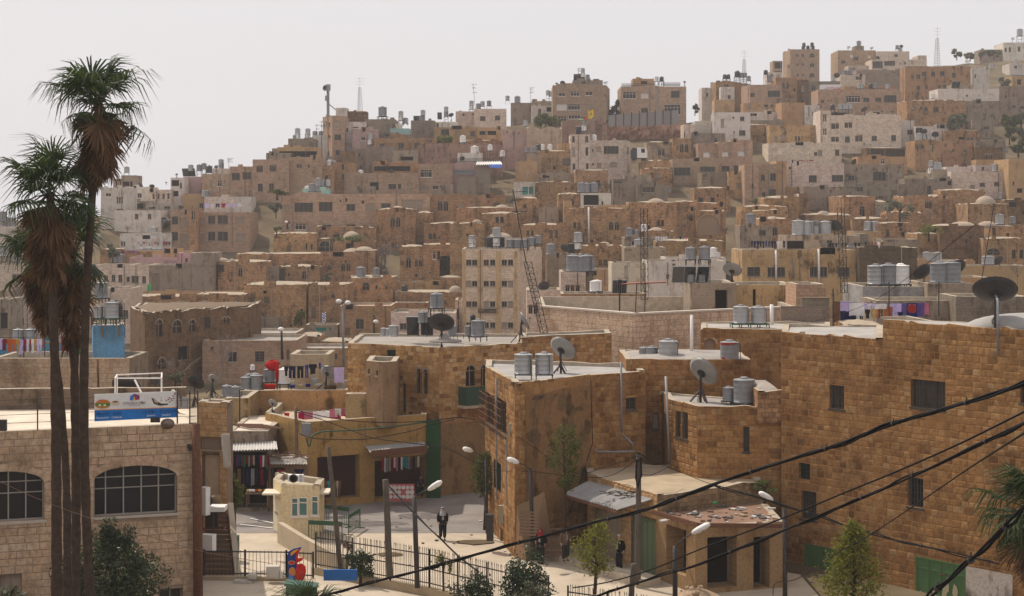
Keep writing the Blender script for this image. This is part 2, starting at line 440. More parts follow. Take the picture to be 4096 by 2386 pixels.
R3=random.Random(3);R4=random.Random(4)
FR={'n':(.42,.3,.2),'g':(.22,.2,.18),'d':(.30,.26,.22),'c':(.30,.25,.2),'a':(.28,.22,.17),'w':(.72,.68,.64),'o':(.2,.17,.14),'v':(.16,.12,.1),'G':(.05,.12,.07),'b':(.62,.57,.52),'t':(.1,.3,.27)}
def window(root,fc,u0,u1,z0,z1,typ,arch=0,rec=.2,small=False,sill=True):
 """window > pane; typ: g grille, d dark, c closed shutter, a arched, w white frame, o opening backed by a black sheet for inner shade, b white blind"""
 w,h=u1-u0,z1-z0
 fm=MB();b=min(.06,w*.12)
 def bx(ua,ub,za,zb,o0,o1):
  vs=[fc.pt(u,z,o)for o in(o0,o1)for u,z in((ua,za),(ub,za),(ub,zb),(ua,zb))]
  fm.add(vs,[(4,5,6,7),(0,4,7,3),(1,2,6,5),(3,7,6,2),(0,1,5,4)])
 r=-rec
 pm=MB();pz=r+.02
 if arch:
  ap=arch_pts(u0,u1,z0,z1,10,arch)
  pts=[(u0,z0),(u1,z0)]+ap[::-1]
  pm.add([fc.pt(*p,pz)for p in pts],[tuple(range(len(pts)))])
  if typ!='n':bx((u0+u1)/2-b/2,(u0+u1)/2+b/2,z0,z1-.04,pz+.01,pz+.05)
  if typ!='n':bx(u0,u1,z1-arch-b/2,z1-arch+b/2,pz+.008,pz+.048)
  # lighter stone surround, proud of the wall
  oz=arch_pts(u0-.14,u1+.14,z0,z1+.14,10,arch+.14)
  for p,q,s,t in zip(ap[:-1],ap[1:],oz[1:],oz[:-1]):
   vs=[fc.pt(*p,.02),fc.pt(*q,.02),fc.pt(*s,.02),fc.pt(*t,.02),fc.pt(*t,-.01),fc.pt(*s,-.01)]
   fm.add(vs,[(0,1,2,3),(3,2,5,4)])
 else:
  pm.quad(fc.pt(u0,z0,pz),fc.pt(u1,z0,pz),fc.pt(u1,z1,pz),fc.pt(u0,z1,pz))
  o0,o1=pz+.005,pz+.06
  bx(u0,u0+b,z0,z1,o0,o1);bx(u1-b,u1,z0,z1,o0,o1)
  bx(u0+b,u1-b,z1-b,z1,o0,o1);bx(u0+b,u1-b,z0,z0+b,o0,o1)
  if typ in 'wdgG' and w>.6:
   k=max(2,round(w/.75))
   for i in range(1,k):bx(u0+w*i/k-b*.4,u0+w*i/k+b*.4,z0+b,z1-b,o0,o1)
  if typ=='w' and h>1:bx(u0+b,u1-b,z0+h*.68,z0+h*.68+b,o0,o1-.01)
  if sill and typ in 'gdcwb':bx(u0-.08,u1+.08,z0-.1,z0,-.02,.06)
 if typ in 'gG':
  k=max(3,int(w/.16));t=.018
  for i in range(k+1):bx(u0+w*i/k-t/2,u0+w*i/k+t/2,z0,z1,-.03,-.012)
  for i in range(1,4):bx(u0,u1,z0+h*i/4-t/2,z0+h*i/4+t/2,-.05,-.031)
 if typ=='c':
  k=max(4,min(10,int(h/.14)))
  for i in range(k):bx(u0+b,u1-b,z0+b+(h-2*b)*i/k,z0+b+(h-2*b)*(i+.7)/k,pz+.002,pz+.03)
 wo=fm.build('window',M['frame'],root)if typ!='v' else fm.build('door',M['frame'],root)
 kf=.28 if root.get('old')and typ in 'gdcG' else 1;wo.color=(FR[typ][0]*kf,FR[typ][1]*kf*.9,FR[typ][2]*kf*.8,1)
 pane={'o':'painted_inside_shade','n':'plaster_dirty','d':R3.choice(['glass_dark','glass_dark','glass_brown','blind']),'g':R3.choice(['glass_dark','glass_dark','glass_brown']),'c':'blind','b':'blind_white','w':'glass_dark','v':'wood','t':'tint'}.get(typ,'glass_dark')
 po=link('pane' if typ!='v' else 'door_leaf',pm.mesh('pane',M[pane]),wo)
 if typ=='n':po.color=(.33,.22,.14,1)
 if typ=='t':po.color=(.03,.22,.2,1)
 return wo

HOUSES={}
class House:pass
def H(sty,x0,yt,x1,yb,nick,w='',D=None,t=9,R=None,L=None,ch=None,tk='',ds='',an='',sp='',dome='',par=.3,rag=None,col=None,
 cat='house',name='stone_house',extra='',z0=None,roofc=None,rec=.2,bk=None,lab=None,zt=None,nowin=False,mat=None):
 matn,tint,rg=STY[sty]
 if mat:matn=mat
 rg=rg if rag is None else rag
 if col:tint=col
 j=(.8 if sty=='old' else.7 if yb!=1 or sty not in('wp','tq')else.95)*(1.2 if sty in('wh','wp')else 1)*(1+U(-.12,.12));tint=tuple(c*j*(1+U(-.03,.03))for c in tint)
 h=House();h.nick=nick
 lim=Dfun(ty(yb))+2 if yb!=1 else 1e9
 if ch:
  k=0 if yb==1 else min(0,lim-resurvey(min(d for _,d in ch)))
  chain=[(tx(x),resurvey(d)+k)for x,d in ch]
  if D is not None:D=resurvey(D)+k
 else:
  D=lim-2 if D is None else min(lim,resurvey(D))
  chain=[(tx(x0),D),(tx(x1),D)]
  if R is not None:chain.append((tx(R),D+t))
  if L is not None:chain.insert(0,(tx(L),D+t))
 pts=[Vector(((px-2048)/F*d,d))for px,d in chain]
 refD=chain[0][1]if(L is None or ch)else D
 ztop=zt if zt is not None else zat(ty(yt),refD)
 nf=len(pts)-1
 foot=list(pts)
 if ch or R is None:foot.append(pts[-1]+Vector((0,t)))
 if ch or L is None:foot.append(pts[0]+Vector((0,t)))
 if bk:foot=list(pts)+[Vector(((tx(x)-2048)/F*d,d))for x,d in bk]
 cx=sum(p.x for p in foot)/len(foot);cy=sum(p.y for p in foot)/len(foot)
 zb=z0 if z0 is not None else min(terr(p.x,p.y)for p in foot)-1.5
 zb=min(zb,ztop-1)
 h.D=D or min(d for _,d in chain);h.z=ztop;h.roofz=ztop-par;h.t=t;h.foot=foot
 root=thing(name,' '.join((nick+' '+extra).split()),cat,(cx,cy,zb))
 h.root=root
 if sty in('old','dk')or(yb==1 and sty in('st','ye')):root['old']=1
 h.faces=[];mb=MB()
 n=len(foot)
 for i in range(n):
  fc=Face(foot[i],foot[(i+1)%n],zb,ztop)
  fc.holes=[];h.faces.append(fc)
 wl=[]
 for tok in w.split():
  typ=tok[0];a=[float(k)for k in tok[1:].split(',')]
  if typ=='r':  # rN typed row: r<type>... not used
   continue
  pxm=tx((a[0]+a[2])/2)
  fi=next((i for i in range(nf)if h.faces[i].pxr()[0]<=pxm<=h.faces[i].pxr()[1]and h.faces[i].front()),0)
  fc=h.faces[fi]
  u0,z1=fc.hit(tx(a[0]),ty(a[1]));u1,zz0=fc.hit(tx(a[2]),ty(a[3]))
  _,z1=fc.hit(pxm,ty(a[1]));_,zz0=fc.hit(pxm,ty(a[3]))
  u0=max(.05,u0);u1=min(fc.L-.05,u1);z1=min(z1,ztop-.32)
  if u1-u0<.15 or z1-zz0<.15:continue
  ar=0
  if typ=='n':ar=(u1-u0)/2*.9
  if typ in 'aA':ar=(u1-u0)/2 if typ=='a' else(u1-u0)*.3
  hole=(u0,u1,zz0,z1,ar)
  if any(not(u1<q[0]or u0>q[1]or z1<q[2]or zz0>q[3])for q in fc.holes):continue
  fc.holes.append(hole);wl.append((fc,hole,'a' if typ=='A' else typ))
 if yb!=1 and h.D>200 and cat=='house':
  fc=h.faces[0];hv=ztop-zat(ty(yb),h.D)  # odd slots and vents besides the listed windows
  for _ in range(int(fc.L*hv/(16 if sty in('old','dk')else 45))):
   a=R4.uniform(.4,max(.5,fc.L-.8));z=ztop-R4.uniform(.7,max(.8,hv-.5));w_=R4.choice((.25,.3,.4,.55));hh_=w_*R4.uniform(.9,1.9)
   q=(a,min(a+w_,fc.L-.1),z-hh_,z,0)
   if q[1]-a<.15 or z-hh_<zb or any(not(q[1]<k[0]-.25 or a>k[1]+.25 or q[3]<k[2]-.25 or q[2]>k[3]+.25)for k in fc.holes):continue
   fc.holes.append(q);wl.append((fc,q,'o'))
 for i,fc in enumerate(h.faces):
  wallface(mb,fc,fc.holes,rg,roof_in=h.roofz,rec=rec)
 wo=mb.build('wall',[M[matn],M['coping_pale']],root);wo.color=(*tint,1);h.wall=wo
 rb=MB()
 cxy=Vector((cx,cy));ins=[]
 for p in foot:ins.append(p+(cxy-p).normalized()*.3)
 if sty in('old','dk')and yb!=1:  # plastered vault above the parapet, added so its pale cap catches the sun
  k=[(.05,.02),(.22,.22),(.5,.4),(.8,.48)];m_=len(ins);hv=U(.35,.8)
  vs=[(p.x+(cx-p.x)*a,p.y+(cy-p.y)*a,ztop-.05+b_*hv*U(.85,1.1))for a,b_ in k for p in ins]+[(cx,cy,ztop+hv*.5)]
  rb.add(vs,[(j*m_+i,j*m_+(i+1)%m_,(j+1)*m_+(i+1)%m_,(j+1)*m_+i)for j in range(3)for i in range(m_)]+[(3*m_+i,3*m_+(i+1)%m_,4*m_)for i in range(m_)])
 else:rb.add([(p.x,p.y,h.roofz)for p in ins],[tuple(range(n))])
 ro=rb.build('roof',M['roof'],root)
 rc=roofc or((.31,.275,.24)if sty not in('old','dk')else(.37,.30,.22));ro.color=(*rc,1)
 if yb!=1 and h.D>200 and cat=='house':
  fc=h.faces[0];hv=ztop-zat(ty(yb),h.D)
  def lump(nm,u0,u1,z0_,z1_,o0,o1,mt,colr):
   m=MB();m.add([fc.pt(u,z,o)for o in(o0,o1)for u,z in((u0,z0_),(u1,z0_),(u1,z1_),(u0,z1_))],[(4,5,6,7),(0,4,7,3),(1,2,6,5),(3,7,6,2),(0,1,5,4),(0,3,2,1)],0,[[(u0,z0_),(u1,z0_),(u1,z1_),(u0,z1_)]]+[[(0,0),(.3,0),(.3,.3),(0,.3)]]*5)
   o=m.build(nm,M[mt],root);o.color=(*colr,1)
  if R4.random()<.6:
   u=R4.uniform(.3,fc.L-.3);lump('drainpipe',u,u+.09,ztop-hv,ztop-.1,.02,.11,'tint',R4.choice([(.2,.17,.14),(.35,.3,.25),(.12,.08,.06)]))
  if fc.L>4 and R4.random()<.75:  # uneven bits of parapet and patched wall
   for _ in range(R4.randint(1,3)):
    w_=fc.L*R4.uniform(.08,.25);u=R4.uniform(0,fc.L-w_);lump('parapet_block',u,u+w_,ztop-.5,ztop+R4.uniform(.12,.5),-R4.uniform(.3,.6),.004,matn,tint)
   w_=fc.L*R4.uniform(.1,.3);u=R4.uniform(0,fc.L-w_-.1)
   if not any(not(u+w_<k[0]or u>k[1])for k in fc.holes):
    g_=R4.uniform(.6,1.2);lump('repair_patch',u,u+w_,ztop-hv*R4.uniform(.6,1),ztop-hv*R4.uniform(.1,.4),0,.03,R4.choice(['plaster_dirty','concrete','rubble']),tuple(c*g_ for c in tint))
 h.windows=[]
 if not nowin:
  for fc,q,typ in wl:h.windows.append(window(root,fc,*q[:4],typ,q[4],rec))
 for tok in dome.split():
  a=[float(k)for k in tok.split(',')]  # x0,x1,ytop[,offset]
  dd=h.D+(a[3]if len(a)>3 else min(t*.5,(a[1]-a[0])/_t[2]/F*h.D*.5+.5))
  ctr=P((tx(a[0])+tx(a[1]))/2,0,dd);rx=(a[1]-a[0])/_t[2]/F*dd/2
  hz=max(.25,zat(ty(a[2]),dd)-h.roofz)
  db=MB();prof=[(math.cos(q),math.sin(q))for q in[i*math.pi/16 for i in range(9)]]
  db.lathe([(max(r,.001)*rx,z*hz)for r,z in prof],22,(ctr.x,ctr.y,h.roofz-.02),sy=min(1,t*.45/max(rx,.1)))
  do=db.build('dome',M['roof'],root,True);dc=roofc or(.36,.28,.21);do.color=(*dc,1)
 roofstuff(h,tk,ds,an,sp)
 HOUSES[nick]=h
 return h

# ---------------------------------------------------------------- rooftop things (prototypes far below ground are never left: each first use moves the prototype)
PROTO={}
def use(key,make,Mx):
 if key not in PROTO:
  r=PROTO[key]=make();r.matrix_basis=Mx;return r
 return copy_tree(PROTO[key],Mx)
def mk_tank(kind):
 def f():
  r=thing('water_tank','','water tank')
  b=MB();l=MB()
  if kind=='b':
   b.lathe([(.5,0),(.52,.05),(.5,.3),(.52,.35),(.5,.4),(.5,.7),(.52,.75),(.5,.8),(.48,.95),(.36,1.08),(.18,1.12)],20)
   l.lathe([(.18,1.115),(.19,1.17),(.05,1.2)],14)
   part('body',b,M['black_plastic'],r,True);part('lid',l,M['black_plastic'],r,True)
  else:
   pr=[(.5,0),(.515,.02),(.515,.05),(.5,.06)]
   for k in range(1,4):pr+=[(.5,.27*k-.012),(.5035,.27*k),(.5,.27*k+.012)]
   pr+=[(.5,1.04),(.515,1.06),(.515,1.1),(.49,1.1),(.3,1.14),(.001,1.16)]
   b.lathe(pr,24);l.lathe([(.2,1.13),(.2,1.2),(.12,1.23),(.001,1.235)],14)
   part('body',b,M[{'g':'galv','m':'galv_dull','w':'white_paint'}[kind]],r,False)
   part('lid',l,M['galv_dull' if kind!='w' else 'white_paint'],r)
  p=MB();p.tube([(.45,-.3,.0),(.53,-.3,.1),(.53,-.3,.95),(.3,-.2,1.15)],.02,5)
  part('pipe',p,M['black_plastic'],r)
  for o in r.children:
   if o.name.startswith('body'):
    for pl in o.data.polygons:pl.use_smooth=abs(pl.normal.z)<.5
  return r
 return f
def stand_mesh(hh):
 key='stand%d'%round(hh*4)
 if key not in PROTO:
  b=MB()
  for sx in(-.45,.45):
   for sy in(-.45,.45):b.bar((sx,sy,-hh),(sx,sy,-.02),.05)
   b.bar((sx,-.5,-.03),(sx,.5,-.03),.06);b.bar((-.5,sx,-.03),(.5,sx,-.03),.06)
  if hh>1:b.bar((-.45,-.45,-hh),(.45,-.45,-.1),.03);b.bar((-.45,-.45,-hh*.5),(.45,-.45,-hh*.5),.04)
  PROTO[key]=b.mesh('stand',M['iron'])
 return PROTO[key]
def tank(px,py,D,zroof,kind='g',size=1.0,host='',stand=None,stmat=None):
 p=P(px,py,D)
 r=use('tank'+kind,mk_tank(kind),Matrix.Translation(p)@Matrix.Rotation(U(-1,1),4,'Z')@Matrix.Scale(size,4))
 hh=p.z-zroof if stand is None else stand
 if hh>.12:
  s=bpy.data.objects.new('stand',stand_mesh(hh/size));COL.objects.link(s);s.parent=r
  s.matrix_basis=Matrix.Rotation(-r.matrix_basis.to_euler().z,4,'Z')
 noun={'g':'shiny metal water tank','m':'dull metal water tank','b':'black plastic water tank','w':'white water tank'}[kind]
 reg(r,noun,host,px,'water tank','water tanks on the roofs')
 return r
def mk_dish(kind):
 def f():
  r=thing('satellite_dish','','satellite dish')
  b=MB();n=24;pr=[]
  for i in range(7):q=i/6;pr.append((max(q,.001),.28*q*q))
  b.lathe(pr,n);b.lathe([(q,z+.02)for q,z in pr[::-1]],n);b.lathe([(1,.28),(1.015,.29),(1,.30)],n)
  m=MB();m.lathe([(.26,-.04),(.3,-.02),(.26,.03)],14);m.bar((-.2,0,-.08),(.2,0,-.08),.06);m.bar((0,0,-.16),(0,0,0),.14)
  a=MB()
  for q in(0,2.1,4.2):a.bar((math.cos(q)*.9,math.sin(q)*.9,.26),(0,0,.85),.02)
  a.lathe([(.05,.8),(.07,.9),(.05,.98)],8)
  mm=M['dish_light' if kind=='l' else 'dish_dark']
  part('reflector',b,mm,r,True);part('mount',m,M['iron'],r);part('feed_arm',a,M['iron'],r)
  return r
 return f
def dish(px,py,rpx,D,zroof,kind='l',host='',yaw=None,tilt=None,noun=None,face=1):
 """dish whose bowl points away over the hill (we see its back)"""
 p=P(px,py,D);R=rpx/F*D
 yaw=U(-.5,.6)if yaw is None else yaw;tilt=U(.55,.85)if tilt is None else tilt
 ax=Vector((math.sin(yaw)*math.cos(tilt),face*math.cos(yaw)*math.cos(tilt),math.sin(tilt)))
 q=ax.to_track_quat('Z','Y').to_matrix().to_4x4()
 r=use('dish'+kind,mk_dish(kind),Matrix.Translation(p-ax*.1*R)@q@Matrix.Scale(R,4))
 L=p.z-zroof
 if L>.05:
  mb=MB();inv=r.matrix_basis.inverted();foot=Vector((p.x-ax.x*.15*R,p.y-ax.y*.15*R,zroof))
  top=p-ax*.2*R
  mb.tube([inv@foot,inv@top],.045/R if R>.6 else.03/R,6)
  for s in((.35,0),(-.18,.3),(-.18,-.3)):
   mb.tube([inv@(foot+Vector((s[0],s[1],0))),inv@(foot+Vector((0,0,L*.55)))],.02/R,4)
  o=mb.build('mast',M['iron']);o.parent=r
 reg(r,noun or{'l':'pale satellite dish','d':'dark satellite dish'}[kind],host,px,'satellite dish','satellite dishes on the roofs')
 return r
def antenna(px,pb,pt,D,host='',kind='y',lean=0):
 a=P(px,pb,D);b=P(px+lean,pt,D);Ht=b.z-a.z
 r=thing('antenna','','antenna',a)
 m=MB();rw=max(.04,.75/F*D)
 e=MB()
 if kind=='y':
  m.tube([a,b],rw,5)
  for q,s in((.97,.9),(.86,.6),(.7,.8)):
   c=a.lerp(b,q);yaw=U(-.7,.7);dx=Vector((math.cos(yaw),math.sin(yaw),.05))
   e.tube([c-dx*s*.4,c+dx*s],rw*.7,4)
   sd=Vector((-dx.y,dx.x,.0)).normalized()
   for k in range(5):cc=c+dx*s*(-.35+.3*k);e.tube([cc-(sd*.2+Vector((0,0,.16)))*1.2,cc+(sd*.2+Vector((0,0,.16)))*1.2],rw*.5,4)
 else:  # lattice mast
  wb,wt=(Ht*.09,Ht*.02)if kind=='L' else(.3,.3)
  qs=[i/12 for i in range(13)]
  lim=.72 if kind=='L' else 1.0
  for k in range(3):
   an=2.094*k+.4
   m.tube([a.lerp(b,q)+Vector((math.cos(an),math.sin(an),0))*(wb+(wt-wb)*q)for q in(0,lim)],rw*.8,4)
  for i in range(13):
   q=lim*qs[i];q2=lim*qs[min(i+1,12)]
   for k in range(3):
    an,an2=2.094*k+.4,2.094*(k+1)+.4
    w1=wb+(wt-wb)*q;w2=wb+(wt-wb)*q2
    p1=a.lerp(b,q)+Vector((math.cos(an),math.sin(an),0))*w1
    e.tube([p1,a.lerp(b,q)+Vector((math.cos(an2),math.sin(an2),0))*w1],rw*.5,4)
    if i<12:e.tube([p1,a.lerp(b,q2)+Vector((math.cos(an2),math.sin(an2),0))*w2],rw*.4,4)
  if kind=='L':
   m.tube([a.lerp(b,lim),b],rw*.6,4)
   for q in(.8,.88,.95):
    c=a.lerp(b,q);e.tube([c+Vector((-.9,0,0)),c+Vector((.9,0,.1))],rw*.5,4)
 m.build('mast',M['iron'],r);e.build('elements' if kind=='y' else 'lattice',M['iron'],r)
 reg(r,{'y':'thin television aerial','L':'tapering lattice antenna tower','T':'straight lattice radio mast'}[kind],host,px,'antenna','aerials on the roofs')
 return r
def mk_solar():
 r=thing('solar_panel','','solar panel')
 p=MB();p.box((0,0,0),(.95,1.9,.08))
 f=MB()
 for x in(-.49,.49):f.bar((x,-.97,0),(x,.97,0),.05,.1)
 for y in(-.97,.97):f.bar((-.49,y,0),(.49,y,0),.05,.1)
 for x in(-.24,0,.24):f.bar((x,-.95,.045),(x,.95,.045),.012)
 part('panel',p,M['solar'],r);part('frame',f,M['galv_dull'],r)
 s=MB()
 part('strut',s,M['iron'],r)if s.v else None
 return r
def solar(px,pb,D,host='',size=1.0,tilt=.85,yaw=math.pi):
 """panel that leans with its lower edge away from us, glass towards the sun (over the hill)"""
 c=P(px,pb,D);h=math.sin(tilt)*.95*size
 Mx=Matrix.Translation(c+Vector((0,.5,h)))@Matrix.Rotation(yaw,4,'Z')@Matrix.Rotation(tilt,4,'X')@Matrix.Scale(size,4)
 r=use('solar',mk_solar,Mx)
 reg(r,'leaning solar heater panel',host,px,'solar panel','solar panels on the roofs')
 return r
def roofstuff(h,tk='',ds='',an='',sp=''):
 host='the '+h.nick
 for tok in tk.split():
  k=tok[0];a=[float(q)for q in tok[1:].split(',')]
  tank(tx(a[0]),ty(a[1]),h.D+(a[3]if len(a)>3 else 1.6),h.roofz,k,a[2]if len(a)>2 else 1.0,host)
 for tok in ds.split():
  k=tok[0];a=[float(q)for q in tok[1:].split(',')]
  dish(tx(a[0]),ty(a[1]),a[2]/_t[2],h.D+(a[3]if len(a)>3 else 1.8),h.roofz,k,host)
 for tok in an.split():
  k=tok[0];a=[float(q)for q in tok[1:].split(',')]
  antenna(tx(a[0]),max(ty(a[1]),pyof(h.roofz,h.D+2.5)),ty(a[2]),h.D+2.5,host,k,a[3]if len(a)>3 else 0)
 for tok in sp.split():
  a=[float(q)for q in tok.split(',')]
  solar(tx(a[0]),ty(a[1]),h.D+1.8,host)

# ---------------------------------------------------------------- vegetation
def leaves(mb,pts,size,r,up=.3):
 for p in pts:
  s=size*r.uniform(.6,1.3)
  a=Vector((r.gauss(0,1),r.gauss(0,1),r.gauss(0,1)+up)).normalized();b=a.orthogonal().normalized()
  b=Quaternion(a,r.uniform(0,6.28))@b;c=a.cross(b)
  mb.add([p-b*s,p+c*s*.45,p+b*s,p-c*s*.45],[(0,1,2,3)])
def cloud(r,c,rad,n):
 """points spread through an ellipsoid made of sub-clumps"""
 out=[]
 cl=[]
 for _ in range(max(4,n//60)):
  d=Vector((r.gauss(0,1),r.gauss(0,1),r.gauss(0,1))).normalized()*r.uniform(.35,.95)
  cl.append((Vector((d.x*rad[0],d.y*rad[1],d.z*rad[2])),r.uniform(.22,.42)))
 for _ in range(n):
  o,k=r.choice(cl)
  d=Vector((r.gauss(0,1),r.gauss(0,1),r.gauss(0,1))).normalized()*(r.random()**.4)*k
  out.append(c+o+Vector((d.x*rad[0],d.y*rad[1],d.z*rad[2])))
 return out
def bush(x0,yt,x1,yb,D,label,leaf='leaf_olive',n=700,ls=None,trunk=True,cat='tree',name='leafy_tree',group=None,seed=None):
 """tree or shrub filling a picture box at depth D: crown of leaf-sized faces, limbs, trunk"""
 r=random.Random(seed if seed is not None else int(x0*7+yt))
 a=TP(x0,yt,D);b=TP(x1,yb,D)
 w=abs(b.x-a.x);hgt=a.z-b.z;cx=(a.x+b.x)/2
 root=thing(name,label,cat,(cx,D,b.z),group)
 far=D>200
 c=Vector((cx,D,b.z+hgt*(.58 if trunk and not far else.5)));rad=(w/1.75,w/2,hgt*(.48 if trunk and not far else.6))
 mb=MB();leaves(mb,cloud(r,c,rad,n),ls or max(.07,w*.05),r)
 mb.build('crown',M[leaf],root)
 tb=MB();base=Vector((cx,D,max(min(b.z,terr(cx,D)),b.z-.8)-.2));k=Vector((cx,D,b.z+hgt*.35))
 tb.tube([base,k],[w*.045+.03,w*.03+.02],7)
 for i in range(6):
  e=c+Vector((r.uniform(-.6,.6)*rad[0],r.uniform(-.6,.6)*rad[1],r.uniform(0,.7)*rad[2]))
  tb.tube([k-Vector((0,0,.1)),k.lerp(e,.5)+Vector((0,0,.1*hgt)),e],[w*.02+.015,w*.012+.01,.01],5)
 tb.build('trunk',M['bark'],root,True)
 return root
# ================================================================ the hillside town, far to near (tile-local photo coordinates)
# ---- tile D: upper right
tile(*TD)
H('pk',295,180,510,385,'tall pink block with arched windows on ridge','a340,215,355,235 a380,215,396,235 a438,210,472,240 a275,287,305,315 a343,283,356,302 a382,283,396,302 a440,282,472,310 a343,360,358,378 a383,360,397,378 a438,355,472,385',
t=14,tk='b395,160 b390,182 b425,180 b455,158 b462,180',D=545,L=240)
H('pk',167,265,238,385,'stepped pink balcony wing below tall pink block','o180,275,235,322 o180,340,235,370',D=541,t=6)
H('wh',130,348,235,400,'low white shed left of tall pink block','d150,362,170,380',D=535,t=6,tk='g112,362')
H('pk',645,188,923,335,'beige ridge house with central stair tower','d650,235,657,252 d672,232,680,248 b733,220,757,240 b865,225,888,245 g760,235,797,262 d668,262,700,285',D=530,t=12,an='y720,180,160 y890,185,165')
H('cr',770,155,836,190,'stair tower atop beige ridge house','d800,178,815,210',D=531,t=5,tk='m798,155,1.3')
H('wh',720,300,895,345,'low white annex hung with pink washing','',D=520,t=6)
H('wh',930,195,1170,262,'upper tier of white stepped ridge house','d1060,215,1085,235',D=528,t=10,tk='m1080,178 g1105,195',ds='d1110,160,14',L=900)
H('wh',895,255,1298,335,'white stepped ridge house with glazed corner','g900,268,975,318 d985,262,1065,300 d1097,275,1110,292 d1130,272,1145,290 d1183,268,1198,285',D=515,t=10,ds='d938,243,14 d1157,305,18',tk='g1240,278')
H('wh',1232,225,1296,330,'white block at right end of ridge house','',D=517,t=8)
H('wp',1860,130,2060,218,'white house at top right corner','d1870,168,1885,200 d1900,165,1915,200 d1965,160,1985,195',D=600,t=12,tk='g1980,82,2.0',an='y1925,130,95')
H('cr',1690,182,1860,215,'long low grey building on right ridge','',D=598,t=8)
H('wp',1905,285,2060,350,'small white house under the right ridge','d1940,300,1960,320',D=545,t=8,tk='g1955,280')
H('pl',1925,378,2060,452,'tan house at right edge above grey block','o1960,400,1990,440',D=505,t=8)
H('wp',1625,318,1756,435,'small white cube house with two windows','d1648,362,1660,390 b1702,370,1728,390',D=480,t=8)
H('or',1140,305,1620,545,'large brown house with eight windows',an='L1375,245,15',w='g1222,365,1250,398 g1330,343,1360,380 g1395,340,1430,375 g1483,352,1512,390 g1222,448,1250,480 g1285,445,1305,475 g1380,443,1400,470 g1420,440,1445,470 g1262,345,1296,378',D=455,t=11,L=1100,tk='w1590,290 g1565,385 w1567,415 g1775,318,1.2')
H('or',785,335,1108,452,'rust plaster house under a grey slab','c925,390,980,420 c1022,388,1052,412',D=478,t=10,roofc=(.4,.37,.34))
H('cr',780,333,1112,358,'grey concrete slab storey over rust plaster house','',D=476,t=10)
H('wh',668,368,845,445,'white house with blue tinted window','w775,375,820,405',D=462,t=8,tk='m690,366 m715,366 m738,366',ds='d636,374,22')
H('cr',430,415,660,500,'grey wall house with arched opening','a450,445,480,480 o430,480,490,560',D=448,t=8,tk='g610,412')
H('old',190,385,345,570,'brown stone house with arched pair and blinds','a238,420,255,470 a268,420,285,470 d345,455,370,498',D=442,t=9)
H('dk',345,405,430,560,'dark stone house beside awning on hillside','d375,445,398,495',D=444,t=9)
H('pk',0,440,236,575,'pink stone house with wide barred window','g0,500,35,530 g130,483,222,530',D=432,t=9,L=-64,tk='b115,365 m145,415,1.3 m-10,410')
H('ye',-50,575,236,645,'yellow lower storey with small square windows','d-20,580,10,605 d58,580,75,597 d103,580,135,607 g150,580,172,603',D=430,t=5)
H('wp',0,640,240,705,'broken white wall house above terrace','o0,645,50,670',D=418,t=5)
H('cr',200,540,300,620,'small stone porch with twin windows','a240,555,262,600 a268,555,288,600',D=437,t=5)
H('pk',500,475,1080,662,'long cream house with white barred window','d520,550,545,575 d575,548,583,562 d594,548,602,560 w705,520,810,570 g832,535,875,565 g922,535,965,565 g985,517,1075,570 c620,535,648,568',D=425,t=10,R=1112,
tk='g800,468 g820,468 g1010,470 b885,465 m925,465',ds='l735,465,10')
H('or',690,452,1075,478,'rust roof storey behind cream house','',D=432,t=5)
H('wh',590,665,1110,905,'large white house with glazed balcony','A597,727,625,765 A628,725,652,763 A695,720,720,757 A724,718,750,755 A597,825,625,858 A628,825,652,858 g697,820,733,862 A773,815,798,857 A802,812,825,855 g893,815,932,852 g1037,810,1072,852',D=378,t=11,
tk='g665,620 g690,620 g712,620 g735,620 b605,622',ds='d840,625,26',roofc=(.4,.36,.33))
H('wh',515,630,592,905,'narrow white tower with slim arched slits','a537,660,547,712 a551,660,561,712 a537,765,547,808 a551,765,561,808',D=377,t=9,tk='g533,822')
H('cr',780,672,1106,760,'enclosed balcony with white glazing','w830,682,945,725 w950,680,1100,732',D=375.5,t=2.2,zt=None,name='glazed_balcony',cat='balcony')
H('gr',590,628,765,668,'roof shelter with brown awning and laundry','o600,635,710,664',D=381,t=4,an='y700,640,560')
H('gr',900,630,1060,668,'roof terrace wall with rusty box','o905,632,955,660',D=384,t=5)
H('dk',855,905,1155,972,'dark glazed annex below white house','g870,912,985,962 g995,912,1140,962',D=368,t=6,rag=0)
H('pl',790,968,1155,1060,'cream base storey with white door','w960,985,990,1022 d1120,1020,1132,1035',D=362,t=6,ds='d767,1008,24')
H('wh',135,868,672,990,'low pink ashlar house with three windows','d470,935,495,960 c500,920,530,960 g625,917,655,960',D=372,t=9,tk='g315,905 w318,930 g370,915 w372,945',sp='300,960 340,985')
H('ye',142,738,515,865,'ochre house with paired brown doors','d178,815,200,855 d225,808,262,850 A330,820,345,855 A352,820,368,855 A500,815,515,855',D=388,t=9,ds='l228,830,14 l318,850,12 l270,832,12')
H('pl',232,570,405,725,'tan gabled wall house with downpipe','',D=398,t=9,rag=.1)
H('wp',402,590,515,735,'white fronted house with black slot window','d425,600,437,668 w455,640,490,670',D=399,t=8,ds='d505,602,20')
H('cr',0,700,240,735,'grey terrace wall with metal fence','',D=392,t=6)
H('old',-60,732,150,830,'reddish terrace house at left of ochre one','',D=384,t=8)
H('old',1150,555,1580,775,'dark ruined stone house on right slope','d1187,600,1210,625 d1280,605,1305,630 d1345,605,1385,640 d1250,600,1262,620',D=405,t=10,rag=.2)
H('gr',1580,560,1830,660,'grey base wall under long white house','d1645,610,1668,640',D=404,t=8)
